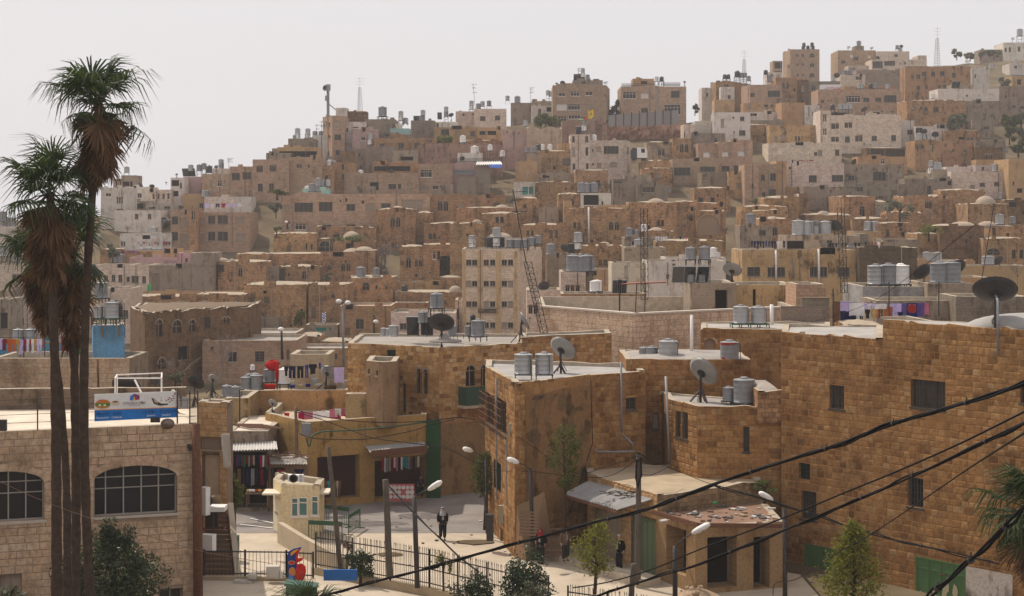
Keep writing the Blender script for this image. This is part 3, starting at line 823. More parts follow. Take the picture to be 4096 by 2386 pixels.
H('wp',1380,470,1828,562,'long white house on dark stone base','d1585,513,1600,527 b1632,512,1652,540 b1673,512,1690,538 b1757,508,1785,535',D=406,t=9,tk='b1545,525 w1340,540',sp='1500,460 1530,460')
H('gr',1480,440,1640,475,'small grey roof hut with solar roof','',D=412,t=5)
H('cr',1830,450,2060,640,'grey concrete block at right edge','d1870,515,1885,540 d1930,508,1942,530 d1875,595,1898,615 d1925,590,1950,612 d1985,595,2011,620',D=420,t=9,ds='l1845,428,14')
H('cr',1630,700,1795,800,'grey roofed shed among hillside shrubs','d1715,745,1755,770',D=395,t=7)
H('wp',1110,702,1205,862,'white ruined wall house with dark window','d1155,770,1195,805',D=378,t=6,rag=.15)
H('wp',1215,745,1480,800,'low white wall with dark shed','d1215,745,1268,795',D=374,t=5)
H('old',1425,775,1690,850,'stone house with arched doors on slope','a1590,825,1610,845 a1618,825,1640,845 o1530,822,1575,845',D=372,t=7,rag=.1)
H('or',1210,850,1382,1045,'orange plaster house with two windows','g1253,880,1277,912 d1315,880,1340,910',D=352,t=9,tk='g1245,845,1.2 g1275,842 g1310,842',ds='d1360,808,26 d1280,785,22')
H('or',1380,855,1660,1045,'brown plaster house with concrete top band','d1485,910,1500,935 d1570,915,1590,940 d1568,985,1585,1005 d1625,980,1640,1005',D=351,t=9,rag=0)
H('cr',1450,850,1650,905,'concrete roof parapet on brown plaster house','',D=350.4,t=8)
H('cr',1650,850,1875,905,'concrete storey over striped stone house','',D=349,t=8,tk='m1870,930',an='y1690,850,770')
H('dk',1655,900,1855,1045,'striped stone house with arched pair','a1722,948,1742,990 a1757,948,1777,990',D=348,t=8)
H('pl',1660,990,1900,1040,'tan ledge house with slim chimneys','',D=344,t=6)
H('wp',1440,1042,1655,1115,'white sheet roofed house with laundry line','d1598,1090,1618,1103',D=340,t=8)
H('wh',1475,1078,1900,1245,'white ashlar house with four small windows','c1615,1175,1650,1210 g1685,1160,1725,1187 g1792,1155,1830,1183 d1872,1148,1890,1165',D=330,t=10,tk='g1800,1075,1.2')
H('pl',1655,1030,1898,1082,'white roof room with pink wall and laundry','d1700,1040,1720,1070',D=337,t=5,col=(.66,.52,.48))
H('pl',1898,985,2060,1280,'tall tan house at right edge with cylinder','d1928,1150,1942,1180 o1960,1200,2000,1235',D=332,t=10,tk='g1840,1276',roofc=(.6,.5,.4))
H('cr',1135,1130,1482,1255,'grey rusted shed with white tarp','o1450,1140,1480,1180 d1300,1180,1330,1250',D=325,t=8,tk='g1330,1185,1.3 w1332,1235')
H('gr',1340,1062,1445,1140,'small grey roof hut with tall tanks','',D=327,t=5,tk='g1330,1040 w1327,1092 g1358,1062,1.2 g1385,1062,1.2')
H('wh',267,1015,690,1195,'white ashlar front with two brown windows','g432,1105,490,1155 g600,1103,685,1150',D=330,t=10)
H('pl',192,1000,268,1265,'tan side wall left of white ashlar front','',D=332,t=9)
H('gr',390,1188,690,1330,'mottled grey base below white ashlar front','c440,1275,485,1318 d580,1272,615,1315',D=327,t=5)
H('old',267,1190,392,1270,'stone base with small arched doorway','a338,1232,362,1265',D=328,t=4)
H('pk',62,1020,192,1275,'ochre stone house with tall windows','g80,1100,110,1145 g148,1090,190,1145 g140,1208,195,1258 d88,1228,115,1268',D=334,t=9)
H('pk',-40,1025,64,1300,'pink stone corner house with slim slot','d12,1165,28,1205',D=336,t=9)
H('gr',690,1025,1120,1175,'brown stained house with large barred window','g720,1105,778,1145 g903,1080,1000,1145',D=331,t=9,R=1130)
H('cr',690,1170,1135,1320,'grey lower wall with small lattice','g783,1190,830,1225 d945,1255,985,1280 d740,1185,755,1205',D=322,t=6)
H('old',620,1262,918,1470,'square stone tower house with arched door','a805,1330,842,1412',D=296,t=9,L=None,ch=[(618,305),(686,296),(918,298)])
H('old',1130,1260,1500,1440,'ruined stone house with arched niches','a1285,1298,1308,1345 a1310,1295,1335,1350 v1410,1330,1432,1368',D=298,t=9,rag=.35,dome='1240,1440,1245')
H('old',1400,1215,1720,1340,'dark garden wall house on right','o1470,1270,1500,1330',D=312,t=6,rag=.25)
H('old',1600,1315,1900,1470,'stone house with large dusty dome at right','',D=280,t=10,dome='1650,1805,1255',rag=.15)
H('dk',1870,1285,2080,1420,'dark stone house at right under ridge road','o1900,1290,1960,1340',D=300,t=8)
H('old',98,1265,360,1440,'plain stone house with slit window','d265,1330,285,1375 d245,1332,260,1360',D=298,t=8)
H('old',920,1300,1010,1460,'broken white block ruin on slope','',D=300,t=6,rag=.3,col=(.5,.4,.3))
H('old',360,1255,440,1400,'crumbling wall beside plain stone house','',D=304,t=6,rag=.5)
H('old',430,1390,760,1480,'low stone terrace with white capped dome','',D=283,t=8,dome='485,590,1365')
H('old',0,1330,275,1480,'stepped stone house with two low domes','d240,1330,260,1350',D=288,t=8,dome='0,120,1352 120,200,1350')
H('old',65,1425,305,1520,'stone house with shallow dome below plain house','o20,1430,45,1470',D=274,t=8,dome='130,215,1405')
H('old',760,1415,1010,1475,'low stone wall with sunlit coping','',D=276,t=5,rag=.15)
H('old',1000,1380,1260,1480,'overgrown low ruin right of tower house','',D=282,t=6,rag=.3)

# ---- tile C: upper middle
tile(*TC)
H('pk',442,297,892,612,'three storey ridge house with white windows','w492,362,548,390 w590,348,668,388 w717,350,775,383 b475,455,560,508 w570,455,672,505 c725,458,770,500 w482,557,560,612 w575,550,675,580 d880,370,890,400',D=412,t=13,R=920,ds='d525,280,22 l475,285,12',an='y660,215,155 y880,300,270',tk='m735,250')
H('cr',612,255,862,300,'roof storey atop three storey ridge house','o680,260,718,285',D=416,t=7,tk='g695,195 w695,230',sp='635,255 665,255 695,255')
H('pk',1015,308,1562,588,'square ridge house with roof railing','w1030,352,1140,410 b1183,365,1247,407 g1435,345,1507,402 g1185,488,1240,535 d1310,305,1330,515 w1377,460,1515,545 v1063,540,1093,592 d1192,572,1215,585 d1315,570,1335,585',D=410,t=14,tk='w1313,265 b1355,265',ds='l1548,272,12')
H('pl',1113,243,1292,308,'roof room behind railing of square house','o1180,262,1235,290',D=414,t=6)
H('old',1810,268,1965,330,'brown stone house upper part with tanks','a1880,288,1895,315 a1900,285,1915,312',D=448,t=9,R=2097,tk='b1885,243 b1915,243 b1990,228,1.4 m2025,230 m2055,230',an='L2048,235,0')
H('wp',1850,312,1967,402,'white wall panel on brown stone house','d1910,380,1935,410',D=444,t=6)
H('wp',1693,318,1810,405,'white far house beside arched canopy','b1703,345,1715,365 d1730,360,1745,392',D=500,t=8,tk='g1780,310 w1795,310')
H('ye',1800,418,1966,520,'small tan block under white panel','c1985,458,2000,485',D=440,t=6,tk='g1875,455 m1905,510,1.4',R=None)
H('wh',590,710,757,1010,'tall stair part of white four storey house','d605,717,627,778 d714,717,740,775 d605,820,630,892 d717,817,740,887 d608,955,632,1003 d722,950,743,1002',D=338,t=9,tk='m715,632 w707,680',sp='660,705')
H('wh',755,760,1067,1035,'white four storey house with big barred window','d770,833,785,853 d810,813,848,853 g870,808,995,872 g1065,812,1080,872 d772,950,788,968 c812,948,850,988 c922,943,985,985',D=338,t=9,R=1100,ds='l880,712,13',tk='w790,762')
H('old',1230,775,1452,940,'pale stone house with double arched window','a1327,832,1350,887 a1358,832,1380,887',D=352,t=8,rag=.05,col=(.52,.38,.26))
H('old',1450,742,1602,900,'stone house with white framed arches','a1510,792,1540,860 a1552,792,1580,860',D=350,t=8,rag=.03)
H('cr',1600,700,1890,800,'grey concrete house with stairs and tank','d1795,740,1825,780',D=362,t=8)
H('wh',1540,625,1640,745,'narrow white wall house left of stair','d1545,685,1555,735',D=372,t=7)
H('wp',1635,600,1800,705,'white terrace house with wide awning','',D=378,t=7,tk='m1715,700 m1690,690',sp='1660,695 1790,695')
H('wp',1790,525,2100,770,'white plaster house with dark corner window','d1852,580,1880,650 d1950,560,1965,577 d2013,560,2050,597 d1957,683,1970,700 d2005,675,2060,720',D=372,t=10,L=1770,tk='w1830,635')
H('pk',1660,785,1835,912,'pink ashlar house left bay','b1705,860,1760,900',D=345,t=9)
H('pk',1830,770,1940,912,'pink ashlar house middle bay','b1862,857,1915,895',D=344.4,t=9)
H('pk',1936,755,2120,912,'pink ashlar house right bay','b1995,850,2058,890',D=345,t=9)
H('pk',1450,915,1835,1090,'lower ashlar storey with wide barred windows','g1460,988,1597,1055 g1680,980,1805,1025',D=340,t=9,tk='g1560,1050,1.6 m1710,1075,1.5')
H('pk',1832,912,2120,1040,'lower ashlar storey at right with barred windows','g1857,975,1925,1022 g1960,970,2097,1020',D=341,t=9)
H('ye',1690,1030,1920,1200,'ochre plaster house blackened by fire','d1700,1035,1740,1070',D=328,t=8,col=(.34,.24,.16))
H('ye',1915,1025,2120,1222,'ochre plaster house with one window','c1985,1118,2040,1165',D=329,t=8)
H('old',1630,1160,1932,1275,'stone house with two square windows','g1665,1240,1705,1275 g1765,1240,1800,1275',D=308,t=7,ds='l1700,1155,12')
H('old',632,1010,905,1185,'old stone house with dark doors and rubble roof','d730,1108,753,1148 d765,1108,788,1148 d810,1095,840,1143',D=318,t=8,rag=.2)
H('old',340,850,592,1045,'brown stone house with pale blanket','c525,912,590,965',D=338,t=8,tk='m232,862 m290,862 w20,895',R=None)
H('pl',128,935,312,1105,'plain ochre house with row of tanks','',D=330,t=8,tk='m150,1098 g210,1097 m245,1097')
H('wp',115,1108,290,1230,'small white house with teal doors','t188,1150,235,1215 t242,1150,275,1212',D=312,t=7)
H('old',300,1110,640,1245,'plain brown stone wall house','',D=314,t=7,rag=.15)
H('gr',315,1035,635,1110,'grey wall with round tarp hole','o355,1045,415,1075 d420,1035,600,1050',D=326,t=5)
H('cr',945,1085,1150,1250,'grey concrete house with barred window','g955,1087,1027,1122',D=312,t=8)
H('cr',1145,1125,1405,1260,'grey concrete house with awning','d1195,1150,1297,1197',D=309,t=8,tk='b1375,1200,.8 m1410,1200')
H('gr',1040,1050,1272,1130,'flat grey roof house with clutter','',D=318,t=6)
H('old',1190,995,1445,1105,'brown stone house with single dark window','d1302,1038,1340,1083',D=326,t=8)
H('pl',225,655,518,835,'peach plaster ruin with peeling wall','',D=350,t=6,rag=.3,col=(.62,.44,.32))
H('pp',20,670,228,840,'pale pink house with square tanks','d50,680,62,700 d150,690,160,705 d100,690,125,715',D=352,t=8,tk='m133,790,1.2 m175,790,1.2 g215,640')
H('cr',90,445,265,520,'grey far roof house with tall tanks','',D=425,t=7,tk='g62,425 m145,445,1.4',an='y258,430,315')
H('gr',265,430,440,500,'grey shed roof beside three storey house','d300,480,340,520',D=420,t=7,tk='g402,380 g425,390')
H('wp',265,470,440,560,'white railing porch beside three storey house','d320,495,345,540 o390,470,430,520',D=414,t=6)
H('pl',486,785,590,860,'little tan house beside solar panels','',D=342,t=6,tk='b325,840,1.1 w355,842 w420,842')
H('cl',520,600,900,760,'brown terrace wall under flag pole','',D=366,t=6)
H('old',1180,935,1430,1010,'terrace wall with earth mound','',D=336,t=5,rag=.3)

# ---- tile B: upper left middle
tile(*TB)
H('pk',610,460,790,850,'curved corner tower house with square windows','d620,515,630,545 d637,495,647,540 d660,505,672,545 d705,498,757,540 g708,607,765,652 d718,735,755,780 a625,740,645,795 a650,740,667,795 d625,617,640,655 d658,610,675,640',ch=[(610,362),(690,356),(795,357)],D=357,t=11)
H('wp',720,382,812,455,'white box room on corner tower house','',D=362,t=5)
H('dk',815,412,978,450,'dark roof shed beside lattice tower','o880,420,900,448',D=364,t=5,rag=0,an='L920,412,125')
H('wp',785,500,965,605,'white house behind corner tower','w790,548,825,588 w862,540,910,555',D=358,t=9)
H('pp',860,560,1065,715,'pale pink plaster house in hill cluster','w928,625,968,658 d790,655,840,700',D=355,t=9)
H('cr',962,478,1218,570,'grey plaster storey with round stain','',D=362,t=9,tk='m1112,455,1.8')
H('tq',1175,555,1338,608,'small turquoise painted house','',D=360,t=7,R=None)
H('wp',1200,518,1268,556,'tiny white room on turquoise house','d1208,525,1222,548',D=362,t=4,tk='g1265,455 w1265,488 m1305,512')
H('st',1040,638,1560,750,'long brown stone house with barred windows','g1083,682,1130,705 g1242,678,1292,722 g1375,672,1427,718 v1485,645,1528,740',D=352,t=9,ds='d1145,613,25',tk='g1010,645 w1008,690 g1145,710 g1318,695')
H('st',775,748,890,840,'ruined brown house with dark openings','d910,760,925,795 d935,762,950,790',D=350,t=7,tk='m800,822 m830,822 g663,835')
H('gr',880,725,1085,830,'grey porch house with white roof slab','o970,725,1005,800 o1022,730,1085,800 d910,760,925,795',D=347,t=7)
H('cr',968,705,1205,724,'white flat porch roof','',D=344,t=6,name='porch_roof',cat='roof slab')
H('gr',1190,740,1410,930,'grey concrete wall with brick patch','d1100,790,1130,825 o1260,790,1370,825',D=345,t=7,tk='w1165,830 w1190,828')
H('st',1030,838,1412,935,'stone house with white roof edge','o1040,870,1345,915',D=338,t=7,tk='g1218,885',ds='l1303,890,14')
H('pk',792,930,1415,1085,'pink stone house with covered terrace','o1005,1005,1080,1075 g1160,1020,1225,1062 g1240,1018,1268,1060 d1330,1020,1350,1060',D=325,t=9,tk='w928,955 w925,1000 w988,1000',sp='875,1030 905,1035',ds='d1190,915,22')
H('pk',1415,852,1700,1075,'pink stone house with white framed window','w1427,900,1527,965 c1425,1040,1500,1068',D=326,t=9,tk='m1617,930 ',sp='1560,1010',ds='d1675,1052,28')
H('pp',1650,850,1898,940,'pink balcony with iron railing','o1655,905,1835,938',D=327,t=6)
H('cr',1735,960,1900,1070,'stained concrete wall with rust streaks','',D=322,t=6)
H('cr',1895,862,2015,1070,'concrete shack under white sheet roof','',D=324,t=7)
H('st',320,893,702,1095,'stone house with brick screen window','c330,935,425,1000 b470,950,525,1000 d625,945,655,990 d500,1020,550,1055',D=322,t=9,tk='w617,965 g585,1015 m580,1042 m635,1040')
H('st',690,840,862,1060,'narrow stone house with rooftop rubble','d768,850,790,905 d768,938,790,990',D=326,t=8,tk='w665,870 g700,872')
H('pk',22,815,325,1110,'stone house with triple arched windows','a55,870,71,922 a73,870,89,922 a91,870,107,922 a165,865,182,917 a184,865,201,917 a203,865,220,917 g65,1018,108,1085 g158,1015,200,1080',D=318,t=9)
H('pk',322,798,600,1000,'stone house with small arched windows',an='y560,700,520 y600,690,490',w='a272,858,288,910 a392,853,410,885 a415,853,432,885 a485,860,502,885 g262,1005,310,1060',D=320,t=9,ds='d535,860,20')
H('cr',135,760,335,820,'grey roof storey with small annex','',D=324,t=7,ds='l240,785,10 l355,775,10')
H('cr',320,640,535,722,'grey house under dark tin roof','',D=335,t=8,tk='g398,602 w398,642 g485,605 w480,645 m380,660')
H('pl',230,712,572,800,'pergola terrace on ridge','o240,745,560,796',D=328,t=7)
H('cr',185,722,330,770,'low grey house on left ridge','',D=334,t=6)
H('wp',530,612,612,700,'white house left of corner tower','',D=345,t=7,tk='m545,625 m595,625')
H('cr',1350,488,1548,590,'grey house with solar roof','d1200,520,1220,545',D=375,t=7,tk='g1450,445 m1440,505,1.3 m1300,510',sp='1390,505 1420,505')
H('wp',1545,500,1742,545,'low pale ridge house with dark door','d1563,510,1583,548',D=385,t=7,tk='g1645,415 m1645,455',sp='1590,475',ds='d1688,445,23')
H('wh',1725,412,1885,520,'pale ridge house with two windows',an='y1895,390,180,-12',w='d1780,428,1800,450 d1858,430,1880,442',D=395,t=8)
H('wh',1880,390,2150,610,'broad pale stone ridge house','g1930,452,1975,490 g2055,447,2097,485 c2200,520,2240,560',D=392,t=9,tk='g1857,365 w1858,395 m1915,388 g1950,370 m2005,365')
H('pl',1545,545,1905,650,'brown terrace house with iron door','g1600,560,1670,625 c1728,580,1760,620 g1848,578,1885,620',D=372,t=8)
H('pl',1905,548,2110,650,'ochre balcony house with pillar','o1925,577,1975,610 o1992,575,2065,612',D=370,t=8)
H('cl',1405,685,2120,800,'brown retaining wall with small trees','',D=345,t=5,tk='w1785,672,1.2 m1780,720',ds='d1828,740,25')
H('wp',1740,760,1950,830,'white tented roof shack','o1760,790,1800,825',D=340,t=6,tk='w2015,740 w1885,780,1.6',ds='l1530,792,14 l1788,775,12')
H('or',1170,605,1340,640,'rust coloured strip house under turquoise one','',D=357,t=5)
H('old',1720,655,2110,700,'terrace houses below brown balconies','d1830,675,1850,700',D=358,t=6)

# ---- tile A: far left
tile(*TA)
H('wp',925,1190,1092,1300,'white house upper storey with square windows','w925,1238,945,1272 w1008,1236,1040,1272',D=318,t=9,ds='d1030,1180,20 d1115,1188,20')
H('wp',740,1195,928,1470,'white house with triple oval windows','a857,1268,869,1312 a873,1268,885,1312 a889,1268,901,1312 a857,1355,869,1398 a873,1355,885,1398 a889,1355,901,1398 w775,1235,815,1262',D=320,t=9)
H('gr',928,1295,1092,1365,'recessed grey balcony under white house','o935,1300,1060,1352',D=317,t=6)
H('wp',840,1362,1180,1490,'white lower storey with two barred windows','g990,1388,1015,1425 g1085,1388,1110,1425',D=314,t=8)
H('wh',1088,1210,1258,1320,'white house with four arched windows','a1120,1245,1134,1280 a1156,1243,1170,1280 a1193,1243,1208,1280 a1228,1240,1244,1278',D=322,t=9,R=None)
H('pp',1075,1320,1260,1420,'shop front under arched window house','d1090,1330,1140,1352 d1205,1330,1250,1352 v1180,1370,1210,1412',D=320,t=7,col=(.6,.5,.44))
H('wp',1252,1122,1348,1300,'white block with dark balconies','o1258,1140,1315,1185 o1258,1220,1310,1260 d1320,1160,1335,1200',D=326,t=8,ds='l1220,1160,8 l1297,1100,10')
H('pp',1345,1115,1482,1245,'pink walled house with solar roof','',D=330,t=8,tk='g1400,1072 m1462,1070 m1497,1060',sp='1355,1110 1385,1110 1410,1110')
H('gr',890,1105,996,1195,'unfinished concrete roof room with columns','o900,1150,950,1185 o955,1150,972,1188',D=326,t=6,tk='g930,1085')
H('gr',830,1130,892,1200,'grey roof house beside palm','',D=328,t=7)
H('pk',1480,1095,1688,1270,'stone house below left ridge tanks','d1545,1147,1562,1185 w1595,1143,1628,1187 d1645,1140,1665,1185',D=326,t=9,tk='b1507,1215,1.6 b1535,1085,1.2',ds='l1588,1045,16')
H('wh',1560,1055,1690,1110,'pale roof storey on left ridge','',D=331,t=6,tk='g1622,1030 m1625,1055',an='y1680,1060,980')
H('pk',1685,1040,1875,1270,'stone house with wide barred windows on ridge','g1700,1088,1760,1140 g1780,1082,1845,1135',D=324,t=9)
H('pl',1345,1240,1500,1320,'ochre wall with lamp left of tanks','',D=320,t=6,sp='1480,1300')
H('wh',1500,1262,1840,1350,'white roof wall behind laundry line','w1690,1165,1715,1200 d1600,1240,1650,1260',D=312,t=6,tk='g1500,1262 m1520,1262')
H('wp',1720,1262,1845,1355,'white plain roof storey','',D=306,t=6,ds='l1830,1225,16')
H('pk',1250,1360,1372,1470,'low parapet wing of two storey ashlar block','',D=301,t=8)
H('wp',-120,1440,120,1560,'hazy white house at left edge','d20,1500,35,1520 d60,1498,80,1515',D=330,t=9,tk='g15,1435')
# ================================================================ middle distance
# ---- tile B lower / F upper: the long pink building
tile(*TB)
H('pk',358,1105,1508,1430,'long pink school like building with barred windows','g372,1178,528,1255 g577,1172,692,1250 g808,1188,882,1245 c970,1185,1050,1245 g1100,1183,1180,1225 c1270,1155,1447,1230 w377,1350,470,1405 d600,1362,680,1400 d806,1360,885,1380',D=292,t=9,
tk='m520,1082,1.2 m560,1082',roofc=(.6,.5,.42))
H('pk',262,1120,362,1430,'narrow left wing of long pink building','c285,1195,335,1250 a305,1330,335,1400',D=294,t=9)
H('tq',440,1060,665,1100,'turquoise roof wall with white tanks','',D=299,t=4,tk='w480,1092 m575,1040,1.3 m610,1040 g655,1038')
H('st',1505,1115,2140,1330,'brown stone house with tall arched pair','A1575,1165,1612,1245 A1625,1165,1662,1245 d1870,1175,1890,1210 c1750,1178,1795,1220 g2045,1175,2090,1208',D=288,t=9)
H('gr',835,1040,1040,1085,'grey roof room with solar heaters','o905,1000,1000,1030',D=305,t=5)
H('gr',1515,1020,1700,1075,'white roof room with striped wall','d1530,1030,1580,1065',D=304,t=5)
# ---- tile F
tile(*TF)
H('old',1268,80,1598,385,'square stone tower with black arched pair','a1390,148,1423,228 a1437,148,1470,228 d1393,365,1420,402 d1435,365,1460,402',D=284,t=8,R=1618,dome='1390,1510,50')
H('old',1668,200,2110,360,'low stone house with twin small doors','d1708,283,1735,325 d1745,283,1770,325',D=268,t=9,tk='g1817,265,1.2 b1868,352,1.2 w1820,330',rag=.15)
H('old',1600,110,1740,260,'crumbling stone wall beside tower','',D=278,t=6,rag=.3)
H('old',410,282,770,450,'ruined stone house with black doorway','v520,383,553,450 d515,318,530,330 o675,360,690,420 o720,370,735,420',D=276,t=8,rag=.2)
H('old',770,232,1270,400,'long broken wall below pink building','o910,290,960,330',D=284,t=7,rag=.35)
H('dk',765,330,910,440,'dark vault ruin with arch','a790,335,890,430',D=274,t=6,rag=.2)
H('old',905,345,1262,445,'grass topped stone house with domed roof','o1012,365,1060,412',D=270,t=9,dome='975,1150,262',rag=.15)
H('old',340,452,1165,650,'long stone house with domes and paired arches','a860,545,888,588 a975,535,1005,598 a1020,535,1050,598 d1005,505,1020,520',D=254,t=10,dome='975,1160,405',rag=.08)
H('old',1090,425,1260,640,'stone house behind bare tree with pale dome','',D=255,t=8,dome='1085,1255,390',rag=.08)
H('old',90,455,345,560,'low stone house with flat tan roof','',D=258,t=8,dome='205,340,440')
H('old',-60,520,345,760,'stone house with whitewashed domes','g-58,545,-10,600 a112,570,145,645',D=250,t=9,dome='-80,40,485 30,90,492')
H('pl',162,572,288,715,'plaster hut with slim black window','d235,617,258,672',D=245,t=6,R=None)
H('gr',286,560,452,712,'grey sheet metal hut','',D=245.6,t=6)
H('old',450,560,795,712,'stone house with iron cage balcony','g455,570,500,680 a645,600,690,660',D=246,t=6,rag=.15)
H('old',160,712,682,1080,'tall old stone house with small windows','c208,815,245,858 c330,815,372,858 d218,780,230,795 d340,900,350,950',D=232,t=9,R=None,rag=.1,dome='410,530,700')
H('dk',674,700,720,840,'wall tinted dark as shaded gap beside tall old house','',D=233.5,t=4)  # dark stone tint stands in for the shade between two houses
H('old',700,712,1028,1085,'old stone house with recessed shutters','a893,780,918,825 c725,900,762,985',D=233,t=9,rag=.12)
H('old',1022,655,1412,890,'stone house with open black archway','a1155,695,1210,757 a1345,718,1362,752',D=228,t=9,rag=.15,ds='l1170,620,22 l1335,595,15',tk='m1140,650,1.4 m1270,632')
H('pl',1410,690,1800,760,'cream parapet house with white dish','',D=224,t=7,ds='l1590,690,20',tk='g1595,750 g1665,750')
H('old',1468,392,1655,690,'stone house with green arched window','a1520,485,1560,570 a1595,500,1615,560 a1625,500,1650,560 d1595,620,1615,645',D=246,t=8)
H('old',1653,375,1990,690,'stone house with tall twin windows','w1742,430,1770,498 d1780,430,1803,498 d1715,588,1732,612',D=245,t=8)
H('old',1802,470,1995,690,'stone house beside office block','a1972,572,1990,630',D=240,t=7,rag=.12)
H('old',1798,650,1998,760,'low stone wall beside office block','',D=222,t=5,rag=.1)
H('old',1425,775,1998,900,'low old house with tan dome','d1840,850,1855,870 d1445,835,1460,855',D=212,t=8,dome='1870,1992,718',rag=.1,tk='m1972,830,1.2 b1508,768,.9')
H('old',1268,808,1430,880,'small low stone house','',D=215,t=7,rag=.1)
H('or',1418,865,1700,960,'brown roof screen beside tan ashlar house','',D=205,t=4)
H('st',962,890,1395,1140,'tan ashlar house with grilled window','d1000,965,1015,1045 g1095,1000,1165,1085 v1010,1075,1050,1138',D=196,t=9,roofc=(.45,.3,.22))
H('wh',1390,948,1935,1150,'pale ashlar house with notched parapet','d1465,1035,1530,1090 d1940,910,1965,1000',D=194,t=9,R=None,rag=.12)
H('wh',1930,840,2000,1110,'narrow pale house beside office block','d1945,910,1965,1000',D=205,t=7)
H('cr',672,1050,945,1140,'green roof hut with white board','t762,1072,850,1105 t872,1072,892,1098',D=200,t=5)
H('cr',278,985,452,1095,'small concrete water cistern on legs','',D=204,t=4)
H('dk',200,935,245,1120,'dark stone buttress on old house','',D=230,t=1.5)
H('old',600,1145,795,1245,'broken roof walls behind laundry roof','',D=180,t=6,rag=.2)
H('old',795,1190,1030,1250,'low roof wall behind street lamp','',D=176,t=6)
H('st',600,1245,1030,1440,'stone wall house under street lamp','d920,1290,940,1340',D=160,t=7)
H('pk',-190,1180,600,1475,'pale ashlar house with two dark windows','g-122,1230,-95,1262 d20,1275,100,1362 g250,1270,330,1360 v515,1258,540,1342',D=165,t=10,mat='ashlar')
H('cr',-190,1120,592,1182,'grey parapet on pale ashlar house','',D=164.6,t=10)
# ---- tile E
tile(*TE)
H('pk',1372,-20,1836,300,'two storey pink ashlar block with many windows','g1440,35,1492,102 c1507,50,1565,108 c1665,50,1722,105 g1745,28,1805,98 g1825,25,1912,98 g1440,165,1492,238 c1507,182,1565,242 c1665,182,1722,240 g1745,165,1805,238 g1825,162,1912,240',ch=[(1372,282),(1600,276),(2098,276)],D=276,t=12)if False else None
H('pk',1435,-5,1640,300,'left part of two storey pink ashlar block','g1440,35,1492,102 c1507,50,1565,108 g1440,165,1492,238 c1507,182,1565,242',D=282,t=10)
H('pk',1655,0,2098,300,'right part of two storey pink ashlar block','c1665,50,1722,105 g1745,28,1805,98 g1825,25,1912,98 c1980,42,2055,98 c1665,182,1722,240 g1745,165,1805,238 g1825,162,1912,240 c1980,178,2055,238',D=280,t=10)
H('st',1588,-25,1660,340,'stair pier of pink ashlar block','d1607,-10,1620,60 d1628,-10,1640,60',D=279,t=4)
H('wp',1005,178,1440,310,'pale balcony house hung with bright washing','d1015,245,1030,282 d1035,245,1050,282 o1100,205,1350,280',D=268,t=8,tk='g1295,195,1.3',ds='l1070,140,10',an='y1070,175,120')
H('wp',1090,200,1365,222,'white balcony roof over bright washing','',D=266,t=4)
H('pl',975,320,1610,380,'tan terrace with row of metal tanks','',D=256,t=7,tk='g1200,372,1.3 g1252,370,1.3 g1296,369,1.2 g1340,368,1.2 g1382,366 g1415,366')
H('pp',1085,378,1500,450,'pink painted roof terrace wall','',D=246,t=6,col=(.72,.44,.42),tk='m955,420,1.2 m985,420 m1015,422,1.2')
H('pp',1487,340,1605,440,'pink painted roof room','d1553,385,1575,418',D=245,t=5,col=(.72,.44,.42))
H('cr',1603,342,1785,700,'tall grey block wall house','',D=238,t=9)
H('cr',1250,445,1606,700,'grey concrete block wall house','',D=237,t=9)
H('wh',800,440,1090,700,'white house left wing with pink arched trim','g935,525,967,582 g993,525,1025,585 d1060,540,1090,585 g870,530,905,580',D=238,t=8)
H('wh',1088,440,1252,700,'white house right wing with pink arched trim','g1102,533,1163,592 g1192,535,1224,595',D=236,t=8)
H('old',1785,418,2048,700,'old stone house with bright white domes','g1795,490,1860,550 a2000,465,2030,545',D=244,t=9,dome='1785,1920,378 1890,1980,388',rag=.06)if False else None
H('old',1090,705,1660,860,'long low stone wall with sunlit roof','',D=222,t=8,rag=.1,ds='l1020,640,10')
H('pl',1200,660,2045,720,'flat cream roof terrace with tarp box','',D=226,t=8,roofc=(.62,.52,.42))
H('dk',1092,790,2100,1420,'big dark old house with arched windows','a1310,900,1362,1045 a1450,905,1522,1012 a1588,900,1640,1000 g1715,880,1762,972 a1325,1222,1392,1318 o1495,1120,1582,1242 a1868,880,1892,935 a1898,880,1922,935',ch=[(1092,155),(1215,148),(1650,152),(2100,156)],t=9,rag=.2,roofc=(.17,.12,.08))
H('old',1640,690,2045,1010,'dark stone house rising behind arches','a1985,735,2020,800 d1870,890,1885,930',D=208,t=8,rag=.1)
H('cr',1635,985,1745,1060,'low grey roof wall by bare trees','',D=182,t=5)
H('wh',-60,440,247,610,'white house with dark square window at left','d100,520,172,572',D=240,t=8,tk='g40,368,1.6 g135,415 g185,418,1.2 m215,418',an='y62,600,560')
H('cr',75,605,245,735,'brown wall under pale blue awning','',D=226,t=6)
H('gr',-60,655,90,760,'grey roof junk house at left edge','',D=222,t=6)
H('wh',72,770,700,1000,'white ashlar house with grilled window at left','g120,885,200,940 d280,885,312,916',D=178,t=8,tk='m220,768 m310,768')
H('gr',-60,730,75,1000,'dark plaster house at left edge','o0,840,65,980',D=172,t=7)
H('wh',850,640,1092,1010,'white house behind blue roof room','g1030,820,1075,890',D=176,t=8)
H('old',840,310,985,450,'stone wall with diagonal pipe','',D=262,t=6)
H('wp',-80,118,290,250,'hazy white terrace houses far left','d45,210,70,240 d115,210,155,240',D=310,t=8,tk='m60,120,1.4 m100,122,1.4 m20,75,1.5 b215,345,1.2')
H('gr',-80,258,230,440,'grey terrace wall far left','',D=285,t=8)
